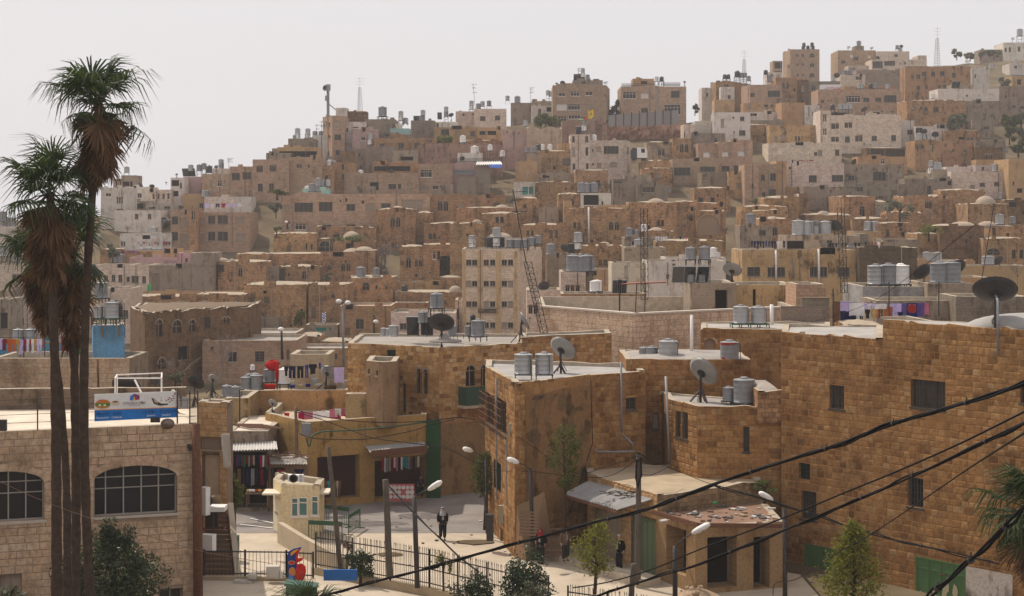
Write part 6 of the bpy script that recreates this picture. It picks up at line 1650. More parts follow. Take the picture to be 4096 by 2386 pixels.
# ---- cables
def cable(label,pts,D0,D1,rad,strands=1,mat='cable',twist=1.0):
 """pts in tile pixels; depth runs from D0 to D1"""
 n=len(pts);c=[]
 L=[0]
 for p,q in zip(pts[:-1],pts[1:]):L.append(L[-1]+math.hypot(q[0]-p[0],q[1]-p[1]))
 for(x,y),l in zip(pts,L):c.append(P(tx(x),ty(y),D0+(D1-D0)*l/L[-1]))
 # smooth resample (Catmull-Rom)
 out=[]
 for i in range(n-1):
  p0,p1,p2,p3=c[max(i-1,0)],c[i],c[i+1],c[min(i+2,n-1)]
  for k in range(6):
   t=k/6;out.append(.5*((2*p1)+(p2-p0)*t+(2*p0-5*p1+4*p2-p3)*t*t+(3*p1-p0-3*p2+p3)*t**3))
 out.append(c[-1])
 if strands==1:
  m=MB();m.tube(out,rad,6);tag(m.build('cable',M[mat],None,True),label,'cable');return
 r=thing('cable_bundle',label,'cable',c[0])
 for s in range(strands):
  m=MB();m.tube([p+Vector((math.cos(i*.55*twist+6.28*s/strands)*rad*1.1,.0,math.sin(i*.55*twist+6.28*s/strands)*rad*1.1-(rad*1.5*math.sin(i*.9)if s==strands-1 else 0)))for i,p in enumerate(out)],rad,6)
  m.build('strand',M[mat],r,True)
 m=MB()
 for i in range(4,len(out)-2,7):m.lathe([(rad*2.4,-.03),(rad*2.4,.03)],8,out[i],(out[i+1]-out[i]).to_track_quat('Z','Y').to_matrix().to_4x4());m.bar(out[i],out[i]+Vector((0,0,rad*5)),rad*.8)
 m.build('clip',M['iron'],r)
def LK(pts):return[((p[0]/1.292+2800),(p[1]/1.292+1250))for p in pts]
def KK(pts):return[((p[0]/1.417+1700),(p[1]/1.417+1350))for p in pts]
def JJ(pts):return[((p[0]/1.417+800),(p[1]/1.417+1350))for p in pts]
def II(pts):return[(p[0]/1.568,p[1]/1.568+1450)for p in pts]
tile(0,0,1)
cable('thick twisted cable bundle crossing the right foreground',[(4190,1500)]+LK([(1675,370),(1320,485),(1000,575),(700,690),(400,780),(0,915)])+KK([(1300,962),(900,1065),(460,1185),(0,1310)])+JJ([(1350,1300),(1080,1362),(850,1425),(640,1480)]),22,48,.017,4)
cable('second thick cable below the twisted bundle',[(4190,1640)]+LK([(1675,575),(1430,690),(1100,845),(880,940),(600,1060),(330,1170),(0,1300)])+KK([(1330,1352),(1050,1440),(900,1500)]),23,40,.015,3,'cable',.4)
cable('thin cable between the two thick ones',LK([(1760,475),(1675,515),(1340,680),(1000,830),(790,915),(400,1075),(0,1225)])+KK([(1300,1310),(1050,1385),(840,1420)]),24,44,.016)
cable('thin sagging cable dropping to the green door',LK([(1760,570),(1675,625),(1400,800),(1150,970),(880,1150),(700,1250),(560,1345),(480,1385),(395,1398),(378,1440),(380,1500)]),26,82,.02)
cable('cable running from lamp post across the big house',LK([(60,890),(340,970),(600,1050),(880,1142),(1100,1198),(1370,1260),(1545,1300)]),84,76,.03,2,'cable',.5)
cable('thick cable in the bottom right corner',LK([(1760,930),(1675,1010),(1560,1130),(1400,1280),(1250,1410),(1150,1500)]),22,26,.022,2,'cable',.4)
cable('pale thin wire across the visitor centre front',II([(-40,735),(0,750),(270,870),(600,990),(860,1070),(1220,1175),(1470,1225),(1700,1262)]),50,58,.009,1,'wood')
cable('cable from dark pole along the tan shop house',JJ([(550,425),(700,470),(850,525),(1000,575),(1280,610),(1420,640),(1559,710)]),105,97,.025)
cable('upper black cable from dark pole to green arches',JJ([(550,415),(760,460),(1000,482),(1280,475),(1460,455),(1560,468)]),105,103,.028)
cable('lower black cable sagging across shop house',JJ([(560,545),(640,572),(800,580),(960,575),(1180,535),(1300,500),(1440,465)]),104.8,104,.025)
cable('green conduit looping from electric box',JJ([(600,570),(620,618),(640,560),(700,535),(900,525),(1100,505),(1280,480)]),105.1,108.5,.045,1,'iron_green')
cable('cable bundle falling from thick wooden pole',JJ([(1068,840),(1150,930),(1240,1025),(1350,1130),(1470,1245),(1580,1330)]),82,70,.018,4,'cable',.3)
cable('wire from coiled pole to the corner house',KK([(1210,672),(1020,735),(850,770),(640,640),(500,545)]),85,92,.016)
cable('lower wire from coiled pole over tin roof',KK([(1205,690),(1050,785),(850,790),(620,762),(360,745),(120,620),(0,605)]),85,98,.016)
cable('wire from coiled pole towards the right house',KK([(1225,668),(1380,735),(1560,810),(1640,838),(1790,900)]),85,84,.016);cable('sagging wire from coiled pole over concrete roof',KK([(1225,775),(1280,780),(1350,752),(1400,725)]),85,90,.016)
cable('long faint wire over the stained yellow house',[(3900,900),(3620,1120),(3440,1230),(3180,1310)],60,108,.012)
# ================================================================ things on the near roofs
def T2(x0,x1,yb,D,kind,host,rz,noun=None,stand=None):
 s=(x1-x0)/_t[2]/F*D
 r=tank(tx((x0+x1)/2),ty(yb),D,rz,kind,s,host,stand)
 if noun:REG[-1]=(r,noun,host,REG[-1][3])
 return r
hc='the tall stone corner house'
tile(*TK)
T2(507,608,207,95,'g',hc,9.1,stand=.16);T2(625,727,207,95,'g',hc,9.1,stand=.16)
hn='the roof behind the big grey dish'
T2(1212,1275,128,103.5,'m',hn,9.5);T2(1253,1322,132,103,'m',hn,9.5);T2(1325,1432,138,102.4,'g',hn,9.5)
dish(tx(1572),ty(200),92/1.417,96,7.6,'l','the annex with twin windows',.75,.55,'large grey satellite dish')
dish(tx(775),ty(70),80/1.417,99,9.0,'l',hc,.65,.6,'tilted grey satellite dish')
tile(*TL)
hx='the annex beside the big stone house'
T2(117,180,458,95.2,'m',hx,7.6);T2(174,282,466,94.6,'m',hx,7.6)
t=T2(105,200,258,101.2,'m','the roof left of the big stone house',9.45,'red streaked metal water tank with stones on lid')
m=MB()
inv=t.matrix_basis.inverted()
for k in range(4):m.box(inv@(TP(132+14*k,163-4*(k%2),101.2+.1*k)),(.3,.24,.12))
o=m.build('lid_stone',M['rock']);o.parent=t
m=MB();n=12
for a0,a1,z0,z1 in((3.4,4.6,.95,1.09),(4.6,5.4,1.0,1.09),(3.6,4.1,.0,.3)):
 for k in range(6):
  p,q=a0+(a1-a0)*k/6,a0+(a1-a0)*(k+1)/6;R_=.518
  m.quad((R_*math.cos(p),R_*math.sin(p),z0),(R_*math.cos(q),R_*math.sin(q),z0),(R_*math.cos(q),R_*math.sin(q),z1),(R_*math.cos(p),R_*math.sin(p),z1))
o=m.build('red_paint',M['tint']);o.parent=t;o.matrix_basis=Matrix.Rotation(-t.matrix_basis.to_euler().z,4,'Z');o.color=(.3,.03,.02,1)
tile(*TH)
hg='the green iron tank stand'
T2(258,376,1057,113,'g',hg,10.6,stand=0);T2(397,511,1057,113,'g',hg,10.6,stand=0)
m=MB();a=TP(243,1058,113);b=TP(528,1058,113)
for dy in(-.55,.55):
 m.bar(a+Vector((0,dy,-.04)),b+Vector((0,dy,-.04)),.07)
 for k in range(5):p=a.lerp(b,k/4)+Vector((0,dy,0));m.bar(Vector((p.x,p.y,10.55)),p,.06)
for k in range(5):p=a.lerp(b,k/4);m.bar(p+Vector((0,-.55,-.04)),p+Vector((0,.55,-.04)),.06)
tag(m.build('tank_stand',M['iron_green']),'green iron stand carrying two bright tanks','tank stand')
big=dish(tx(2295),ty(820),172/1.944,82.6,12.2,'d','the right roof edge pole',.25,.92,'huge black satellite dish',1)
m=MB();a=TP(2318,1310,81.3);b=TP(2315,880,81.4);m.tube([a,b,TP(2300,840,82.2)],.06,8);tag(m.build('dish_pole',M['galv_dull'],None,True),'grey steel pole holding the huge black dish','pole')
tile(*TF)
hk='the two storey stone house roof'
for x0,x1,yb in((1305,1362,1140),(1347,1402,1142),(1372,1455,1147)):T2(x0,x1,yb,114.5-(x0-1305)*.008,'g',hk,9.8,stand=.12)
T2(1720,1828,908,115,'m',hk,9.8,'raised metal water tank');T2(1620,1700,1030,115.5,'m',hk,9.8,'raised metal water tank');T2(1868,1942,1140,117,'m',hk,9.8)
for x,y in((1570,1140),(1690,1140)):solar(tx(x),ty(y),115.8,hk,.8,.95)
dish(tx(1815),ty(1042),108/2.097,112,9.75,'d',hk,.1,.75,'big black satellite dish')
m=MB();c=TP(1850,1190,111.8);m.lathe([(1.05,0),(1.0,.12),(.3,.2),(.12,.5),(.001,.55)],18,(c.x,c.y,9.72));o=m.build('concrete_mound',M['roof'],None,True);tag(o,'low concrete mound under the big black dish','mound');o.color=(.25,.22,.2,1)
tile(*TG)
T2(115,182,1160,116,'m',hk,9.8);T2(165,276,1166,115.2,'m',hk,9.8);T2(158,200,1045,115.6,'b','top of a metal tank',11.2)
dish(tx(572),ty(1052),78/1.957,115,9.9,'l','the weathered stone house roof',1.35,.45,'edge on white satellite dish')
antenna(tx(735),ty(1140),ty(585),116,'the weathered stone house roof','T',-66);antenna(tx(597),ty(590),ty(20),116,'top of the leaning lattice mast','y',-53)
antenna(tx(1522),ty(880),ty(168),128,'the terrace shelter','T',-2)
tile(*TH);antenna(tx(1122),ty(820),ty(160),133,'the yard before the stained yellow house','T',-14);antenna(tx(2190),ty(720),ty(130),150,'the red gabled house','y',50)
tile(*TG)
hs_='the patched roof room'
for x0,x1,y0,yb in((1843,1925,460,565),(1948,2036,460,565)):T2(x0,x1,yb,136,'m',hs_,zat(ty(755),136),'tall mounted metal tank')
for x in(1885,1970):T2(x-28,x+28,745,135.6,'m',hs_,zat(ty(755),136),'slim lower tank')
for x in(1790,1880,1985):solar(tx(x),ty(745),135,hs_,.9,.8)
# shelter on the terrace of the long ashlar building
r=thing('roof_shelter','iron roof shelter with red sheet top on terrace','shelter',TP(1330,965,130));m=MB()
for x,y in((1325,760),(1462,750),(1535,745),(1330,830)):m.bar(Vector((TP(x,0,130).x,130+(2 if y<756 else 0),9.7)),TP(x,y,130+(2 if y<756 else 0)),.07)
m.build('post',M['iron'],r);m=MB();m.add([TP(1320,758,129.5),TP(1690,740,129.5),TP(1700,735,133),TP(1400,748,133)],[(0,1,2,3)]);m.add([TP(1320,764,129.5),TP(1690,748,129.5),TP(1700,741,133),TP(1400,753,133)],[(3,2,1,0)])
o=m.build('sheet',M['tint'],r);o.color=(.35,.1,.07,1)
tile(*TE)
hb='the blue roof room'
T2(785,902,720,121.8,'m',hb,11.8,'high square backed metal tank');T2(778,866,886,121,'g',hb,zat(ty(905),121));T2(875,996,888,121,'g',hb,zat(ty(905),121));T2(900,1028,890,122.4,'b',hb,zat(ty(905),122));T2(770,850,890,122.6,'b',hb,zat(ty(905),122))
m=MB();a=TP(772,900,120.4);b=TP(1008,890,120.4)
for dz in(0,-.28):m.bar(a+Vector((0,0,dz)),b+Vector((0,0,dz)),.06)
for k in range(7):p=a.lerp(b,k/6);m.bar(p,p+Vector((0,0,-.4)),.05);m.bar(p,p+Vector((0,2.2,0)),.05)
tag(m.build('tank_rack',M['iron_green']),'green iron rack under tanks on blue room','rack')
for x0,x1 in((108,200),(212,306)):T2(x0,x1,1085,126,'g','the roof behind the laundry',8)
for x,y in((855,1010),(995,1000)):  # wooden brackets
 m=MB();m.bar(TP(x,y-50,120.8),TP(x+8,y+40,120.7),.12);tag(m.build('wooden_bracket',M['wood']),'wooden bracket on the blue wall, '+('left' if x<900 else 'right')+' one','bracket')
tile(*TJ)
hl='the small roof beside the stair house'
for x0,x1,yb in((125,180,335),(150,200,338),(172,229,343)):T2(x0,x1,yb,113.5,'m',hl,6.0)
hu='the tan upper terrace'
for x0,x1,yb in((258,300,255),(288,335,258),(232,292,292),(284,356,294)):T2(x0,x1,yb,119 if yb<290 else 118.2,'m',hu,5.6)
T2(362,426,252,119.5,'m',hu,5.6);T2(440,514,262,119,'w',hu,5.6)
T2(285,310,185,121,'w','the terrace behind the tanks',6.5)
def blob(name,label,cat,x,y,w,h,D,color,seed=1,depth=.5,mat='cloth'):
 """crumpled heap"""
 r=random.Random(seed);c=TP(x,y,D);rx=w/_t[2]/F*D/2;rz=h/_t[2]/F*D/2;mb=MB();n=12;prof=[]
 for i in range(7):
  t=-math.pi/2+math.pi*i/6;prof.append((max(.001,math.cos(t)),math.sin(t)))
 mb.lathe([(a*rx,b*rz)for a,b in prof],n,(0,0,0),None,0,1,depth)
 mb.v=[(x_*r.uniform(.75,1.2)+c.x,y_*r.uniform(.8,1.2)+c.y,z_*r.uniform(.7,1.15)+c.z)for x_,y_,z_ in mb.v]
 o=mb.build(name,M[mat],None,True);o.color=(*color,1);tag(o,label,cat);return o
blob('tarpaulin','bright red tarpaulin heaped over a tank','tarpaulin',412,160,88,62,119.2,(.55,.02,.02),2)
blob('tarpaulin','red cloth hanging down the white tank','tarpaulin',437,205,22,110,118.7,(.5,.02,.02),4)
for nm,lb,x,y,w,h,c in(('crate','red crate among the roof clutter',395,280,80,26,(.5,.03,.02)),('tub','blue tub on the cluttered terrace',525,278,32,16,(.02,.06,.35)),('tub','dark blue tub right of the blue tub',612,273,30,16,(.02,.03,.25)),
  ('basin','grey basin below the hanging washing',652,248,34,30,(.4,.42,.45)),('sack','pale sack on the cluttered terrace',570,276,26,18,(.5,.42,.3)),('chair','white plastic stool by the blue tub',524,258,26,30,(.55,.5,.4)),('rag','brown blanket over the terrace edge',740,290,70,30,(.14,.08,.05)),('bucket','red bucket on the lower roof terrace',492,440,30,22,(.55,.03,.02)),('plant_pot','brown clay pot on tan shop roof',1195,428,28,14,(.3,.12,.06)),
  ('bundle','white bundle on the terrace edge',665,272,40,14,(.6,.58,.55))):
 D_=118 if y<300 else(110.5 if x>1000 else 110)
 c0=TP(x,y+h/2,D_);s=w/_t[2]/F*D_;hh=h/_t[2]/F*D_
 m=MB();m.lathe([(.4,0),(.5,.9),(.52,1),(.46,1),(.38,.1),(.001,.1)],14,(0,0,0))
 o=m.build(nm,M['cloth'],None,True);o.matrix_basis=Matrix.Translation(c0)@Matrix.Diagonal((s,s*.8,hh,1));o.color=(*c,1);tag(o,lb,nm.replace('_',' '))
dish(tx(412),ty(375),28/1.417,111.5,5.0,'l','the roof terrace with pink washing',.4,.5,'small white satellite dish')
dish(tx(722),ty(205),46/1.417,118.3,5.6,'l','the cluttered upper terrace',.5,.35,'grey satellite dish');dish(tx(75),ty(240),34/1.417,92,8,'l','the stair house roof',.5,.5,'white satellite dish')
tile(*TI)
dish(tx(1335),ty(120),34/1.568,95,8,'l','the roof behind the sign',.5,.5,'pale satellite dish');dish(tx(1225),ty(130),56/1.568,88,8,'d','the roof behind the sign',.3,.6);dish(tx(790),ty(165),95/1.568,77,9.4,'d','the visitor centre terrace',.2,.75,'big black satellite dish');dish(tx(1092),ty(235),66/1.568,74.5,9.4,'l','the visitor centre terrace',1.0,.3,'cream satellite dish')
# visitor centre roof: back wall, frame, railing, sign, lights
H('gr',0,0,1,1,'stained low wall at back of the sunlit terrace',zt=10.35,t=.4,D=75.6,z0=9,ch=[(-300,75.4),(560,76),(1160,76.4)],par=.02,col=(.26,.19,.13),mat='plaster_dirty')
r=thing('railing','thin steel railing along the visitor centre roof','railing',TP(0,430,68));f0=vc.faces[0];m=MB()
for zz in(.3,.62,.95,1.2):m.bar(f0.pt(0,9.5+zz,-.1),f0.pt(f0.L,9.5+zz,-.1),.018)
m.build('wire',M['iron'],r);pm=MB();pm.box((0,0,.65),(.045,.045,1.3));me=pm.mesh('post',M['iron'])
for u in(1.2,2.95,9.2,10.9,f0.L-.3):link('post',me,r,Matrix.Translation(f0.pt(u,9.5,-.1)))
r=thing('white_frame','white steel frame standing on visitor centre terrace','frame',TP(725,190,75));m=MB()
q=[TP(722,100,74),TP(735,78,76),TP(1015,68,76),TP(1012,100,74)]
for a in q:m.bar(a,Vector((a.x,a.y,9.5)),.05)
for a,b in zip(q,q[1:]+q[:1]):m.bar(a,b,.05)
m.bar(TP(845,110,75),TP(885,190,74.6),.06);m.build('frame',M['white_paint'],r)
# painted sign board
def sign_text(txt,cx,cy,hpx,D,mat,parent,col=None,rtl=False,z=0,fw=1.0,nrm=None):
 c=bpy.data.curves.new('lettering','FONT');c.body=txt[::-1]if rtl else txt;c.align_x='CENTER';c.align_y='CENTER'
 c.size=hpx/_t[2]/F*D*1.35;c.extrude=.002;c.materials.append(M[mat]);c.resolution_u=3
 o=bpy.data.objects.new('lettering',c);COL.objects.link(o);o.parent=parent;o.matrix_parent_inverse=Matrix.Translation(-parent.location)
 o.matrix_basis=Matrix.Translation(TP(cx,cy,D)+Vector((0,z,0)))@Matrix.Rotation(SGN,4,'Z')@Matrix.Rotation(math.pi/2,4,'X')@Matrix.Diagonal((fw,1,1,1))
 bpy.context.view_layer.update();me=bpy.data.meshes.new_from_object(o.evaluated_get(bpy.context.evaluated_depsgraph_get()));mb_=o.matrix_basis.copy();bpy.data.objects.remove(o)
 return link('lettering',me,parent,mb_)
a,b=f0.pt(0,0),f0.pt(f0.L,0);SGN=math.atan2(f0.u.y,f0.u.x)
def fp(x,y,out=.06):
 u,z=f0.hit(tx(x),ty(y));return f0.pt(u,z,out)
def fD(x):u,z=f0.hit(tx(x),0);return f0.pt(u,0,.09).y
r=thing('sign_board','long white and blue restaurant sign on roof edge','sign',fp(850,370))
def panel(name,pts,mat,col,out,parent,thick=.04):
 m=MB();n=len(pts);fr=[fp(x,y,out)for x,y in pts];bk=[p-Vector((f0.n.x,f0.n.y,0))*thick for p in fr]
 m.add(fr+bk,[tuple(range(n))]+[(i,n+i,n+(i+1)%n,(i+1)%n)for i in range(n)]);o=m.build(name,M[mat],parent);o.color=(*col,1);return o
panel('panel',[(592,298),(1112,280),(1112,180),(592,200)],'tint',(.72,.68,.64),.06,r)
panel('panel',[(592,370),(1112,344),(1112,280),(592,298)],'tint',(.02,.17,.48),.06,r)
panel('stripe',[(592,301),(1112,283),(1112,278),(592,296)],'tint',(.75,.3,.05),.066,r,.01)
def disc(cx,cy,rx,ry,col,out,n=16,a0=0,a1=6.2832,name='picture'):
 pts=[(cx+rx*math.cos(a0+(a1-a0)*i/n),cy-ry*math.sin(a0+(a1-a0)*i/n))for i in range(n+(1 if a1-a0<6 else 0))]
 return panel(name,pts,'tint',col,out,r,.006)
disc(642,268,48,22,(.5,.2,.05),.072);disc(642,262,50,14,(.09,.2,.03),.076);disc(645,256,44,24,(.55,.17,.05),.08,14,0,3.1416);disc(625,268,9,6,(.7,.65,.5),.084);disc(655,268,9,6,(.7,.65,.5),.084)
disc(722,262,26,6,(.6,.5,.4),.072);disc(722,252,22,13,(.65,.55,.42),.076);disc(722,247,19,6,(.3,.12,.04),.08);disc(744,252,6,7,(.65,.55,.42),.074)
panel('logo',[(812,238),(840,238),(840,196),(815,212)],'tint',(.05,.16,.5),.072,r,.006);panel('logo',[(840,238),(875,232),(873,205),(840,196)],'tint',(.25,.05,.12),.072,r,.006);panel('logo',[(832,238),(850,238),(840,212)],'tint',(.7,.35,.03),.076,r,.006)
panel('picture',[(948,222),(962,258),(1000,272),(1050,266),(1056,258),(1010,258),(985,245),(972,232)],'tint',(.06,.04,.03),.072,r,.006)
panel('picture',[(958,222),(968,250),(990,258),(985,245),(968,226)],'tint',(.45,.33,.2),.076,r,.006)
for x,y in((1042,240),(1055,232),(1064,246),(1072,228),(1078,238),(1086,212),(1094,200),(1098,192),(1060,222),(1088,226)):disc(x,y,6,4,(.28,.08,.06),.072,6)
disc(1010,238,8,3,(.4,.35,.3),.072,8);disc(1010,225,2,14,(.4,.35,.3),.074,8)
for t_,x,y,h_,rt,mt,fw in(('שדה המכפלה',843,256,19,1,'sign_dark',.95),('מרכז מבקרים',845,271,9,1,'sign_blue',1),('מזנון · מסעדה',680,322,20,1,'sign_ink',1.05),('Restaurant   Cafeteria',686,346,13,0,'sign_white',1),('תכשיטים · יודאיקה',998,308,19,1,'sign_ink',1.1),('Judaica        Jewelry',998,331,13,0,'sign_white',1.05)):
 if mt not in M:
  c_={'sign_dark':(.12,.03,.02),'sign_blue':(.15,.25,.5),'sign_ink':(.008,.03,.12),'sign_white':(.7,.7,.68)}[mt];simple(mt,c_,.6)
 sign_text(t_,x,y,h_,fD(x),mt,r,None,bool(rt),-.03,fw)
def small_box(name,label,cat,x0,y0,x1,y1,D,dep,mat,color=(.5,.5,.5)):
 a,b=TP(x0,y1,D),TP(x1,y0,D);m=MB();m.box(((a.x+b.x)/2,D+dep/2,(a.z+b.z)/2),(b.x-a.x,dep,b.z-a.z))
 i=(b.x-a.x)*.12
 m.add([(a.x+i,D-.015,a.z+i),(b.x-i,D-.015,a.z+i),(b.x-i,D-.015,b.z-i),(a.x+i,D-.015,b.z-i),(a.x+i,D,a.z+i),(b.x-i,D,a.z+i),(b.x-i,D,b.z-i),(a.x+i,D,b.z-i)],[(0,1,2,3),(0,4,5,1),(1,5,6,2),(2,6,7,3),(3,7,4,0)])
 o=m.build(name,M[mat]);o.color=(*color,1);return tag(o,label,cat)
m=MB();c=TP(1048,385,fD(1048)-.25);m.lathe([(.05,.35),(.07,.2),(.13,.05),(.27,-.1),(.26,-.1),(.1,.08)],16,c,Matrix.Rotation(math.radians(80),4,'X')@Matrix.Diagonal((1.05,.8,1,1)));o=m.build('loudspeaker',M['tint'],None,True);o.color=(.2,.15,.12,1);tag(o,'grey horn loudspeaker under the roof sign','loudspeaker')
small_box('floodlight','black floodlight below the roof sign','floodlight',943,348,1000,378,fD(970)-.2,.15,'iron');small_box('floodlight','black floodlight at the left roof edge','floodlight',-8,362,36,432,fD(10)-.2,.2,'iron');small_box('floodlight','black box lamp on the white frame','floodlight',945,95,990,140,75.4,.3,'iron');small_box('floodlight','square floodlight right of the roof sign','floodlight',1140,220,1178,290,73,.12,'galv_dull')
m=MB();a=TP(1195,545,fD(1190)-.25);m.bar(a,a+Vector((-.12,.3,.1)),.14,.14);m.bar(a+Vector((-.1,.28,.1)),a+Vector((-.1,.5,.2)),.05);tag(m.build('security_camera',M['iron']),'dark security camera beside the brown downpipe','security camera')
m=MB();x0,x1=tx(1203),tx(1257);Dp=70.0
m.tube([P((x0+x1)/2,ty(385),Dp),P((x0+x1)/2+1,ty(620),Dp),P((x0+x1)/2+4,ty(700),Dp),P((x0+x1)/2+9,ty(1600),Dp)],[.165,.165,.19,.19],10);tag(m.build('downpipe',M['rust'],None,True),'thick dark brown downpipe at visitor centre corner','downpipe')
# stair house: panels, cages, steps
m=MB();a=TP(1390,655,76.6);m.add([TP(1388,450,77),TP(1440,445,76.2),TP(1450,665,76.2),TP(1402,660,77)],[(0,1,2,3),(3,2,1,0)])
o=m.build('shutter_panel',M['tint']);o.color=(.62,.56,.5,1);tag(o,'white louvred panel swung out beside stair house','panel')
m2=MB()
for k in range(18):q=k/18;m2.bar(TP(1390+13*q,455+200*q,76.95),TP(1439+10*q,450+208*q,76.15),.02)
s_=m2.build('slat',M['white_paint']);s_.parent=o
ac_unit(TP(1285,870,75.5),'white air conditioner tall against the stair house',(.35,.3,1.2),2.6);ac_unit(TP(1308,1130,74.5),'white air conditioner low on the stair house',(.55,.35,.7),2.8)
r=thing('wall_cage','iron cage with white lid holding cooler unit','cage',TP(1335,1050,76));m=MB();x0,x1=TP(1272,0,75.6).x,TP(1402,0,75.6).x;za,zb=TP(0,1052,75.6).z,TP(0,940,75.6).z
for x in(x0,(x0+x1)/2,x1-.2,x1):
 for y in(75.6,76.3):m.bar((x,y,za),(x,y,zb),.035)
for z in(za,zb):
 for y in(75.6,76.3):m.bar((x0,y,z),(x1,y,z),.035)
 for x in(x0,x1):m.bar((x,75.6,z),(x,76.3,z),.035)
m.build('frame',M['rust'],r);m=MB();m.box(((x0+x1)/2,75.95,zb+.12),(x1-x0+.1,.85,.2));m.build('lid',M['white_paint'],r);m=MB();m.box(((x0+x1)/2-.1,76.0,(za+zb)/2),((x1-x0)*.6,.5,(zb-za)*.8));m.build('unit',M['iron'],r)
r=thing('staircase','brown outdoor steps descending from the boarded door','staircase',TP(1380,1330,75));n=14
zt_,zb_=4.95,2.6
for k in range(n):
 q=k/n;z=zt_+(zb_-zt_)*(k+1)/n;D=77.4-3.2*q;x0=P(tx(1290),0,D).x;x1=P(tx(1425+45*q),0,D).x
 m=MB();m.box(((x0+x1)/2,D,z-.4),(x1-x0,.3,.8));m.box(((x0+x1)/2,D-.02,z+.015),(x1-x0,.32,.04));o=m.build('step',M['roof'],r);o.color=(.2,.13,.085,1)
m=MB();a0,a1=P(tx(1428),ty(880),77.3),P(tx(1475),ty(1340),74.0);m.add([a0,a0+Vector((.25,0,0)),a1+Vector((.25,0,0)),a1,a0-Vector((0,0,1)),a0+Vector((.25,0,-1)),a1+Vector((.25,0,-1)),a1-Vector((0,0,1))],[(0,3,2,1),(0,4,7,3),(1,2,6,5),(3,7,6,2)]);o=m.build('side_wall',M['roof'],r);o.color=(.42,.34,.25,1)
m=MB();c=TP(1355,893,77.2);m.lathe([(.12,0),(.2,.1),(.22,.35),(.16,.42),(.001,.42)],14,c);o=m.build('barrel',M['tint'],None,True);o.color=(.25,.17,.1,1);tag(o,'brown barrel at the top of outdoor steps','barrel')
# ---- corrugated awnings and stalls
tile(*TJ)
def corrugated(name,label,p0,p1,p2,p3,n,mat,col=None,amp=.04,cat='awning'):
 """sheet with real ribs: p0-p1 low front edge, p3-p2 high back edge"""
 mb=MB();k=n*4;up=(p1-p0).cross(p3-p0).normalized()
 if up.z<0:up=-up
 for s,dz in((0,0),(1,-.012)):
  b0=len(mb.v)
  for i in range(k+1):
   q=i/k;o_=up*(amp*math.sin(i*math.pi/2)+dz)
   mb.v.append(tuple(p0.lerp(p1,q)+o_));mb.v.append(tuple(p3.lerp(p2,q)+o_))
  for i in range(k):
   f_=[b0+2*i,b0+2*i+2,b0+2*i+3,b0+2*i+1];mb.f.append(f_ if not s else f_[::-1]);mb.m.append(0);mb.uv.append(None)
 o=mb.build(name,M[mat],None,True);tag(o,label,cat)
 if col:o.color=(*col,1)
 return o
corrugated('corrugated_awning','pale corrugated awning over left bazaar shop',TP(172,642,103.4),TP(440,634,103.6),TP(432,588,105),TP(172,604,105),16,'roof',(.5,.47,.43))
corrugated('corrugated_awning','junk covered corrugated awning between the shops',TP(398,718,103.5),TP(608,718,103.7),TP(600,672,105.2),TP(400,676,105.2),12,'roof',(.45,.4,.35))
corrugated('corrugated_awning','grey corrugated awning over scarf shop',TP(965,655,106.2),TP(1296,622,107.4),TP(1270,592,109),TP(935,614,108),18,'roof',(.32,.3,.28))
m=MB();m.bar(TP(972,662,106.2),TP(1290,632,107.3),.05,.42);tag(m.build('fascia_board',M['rust']),'rusty fascia board under scarf shop awning','board')
H('wp',640,0,1,1,'green lintel band above the maroon door',zt=zat(1350+655/1.417,107),z0=zat(1350+680/1.417,107),t=.1,D=107,ch=[(608,105.95),(960,107.75)],col=(.04,.13,.05),mat='plaster',par=.01,cat='lintel',name='lintel')if False else None
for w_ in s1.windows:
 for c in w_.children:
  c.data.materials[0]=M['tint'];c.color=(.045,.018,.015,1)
SCN={'red':(.4,.03,.03),'blue':(.03,.06,.3),'white':(.78,.76,.76),'black':(.02,.02,.024),'pink':(.6,.22,.3),'green':(.05,.2,.08),'grey':(.3,.3,.31),'lavender':(.64,.55,.78),'orange':(.55,.16,.04),'yellow':(.6,.38,.06),'maroon':(.25,.02,.06),'navy':(.02,.025,.09),'turquoise':(.06,.4,.45),'brown':(.2,.1,.06),'purple':(.2,.12,.4),'crimson':(.5,.01,.09),'olive':(.17,.16,.03),'beige':(.5,.4,.3)}
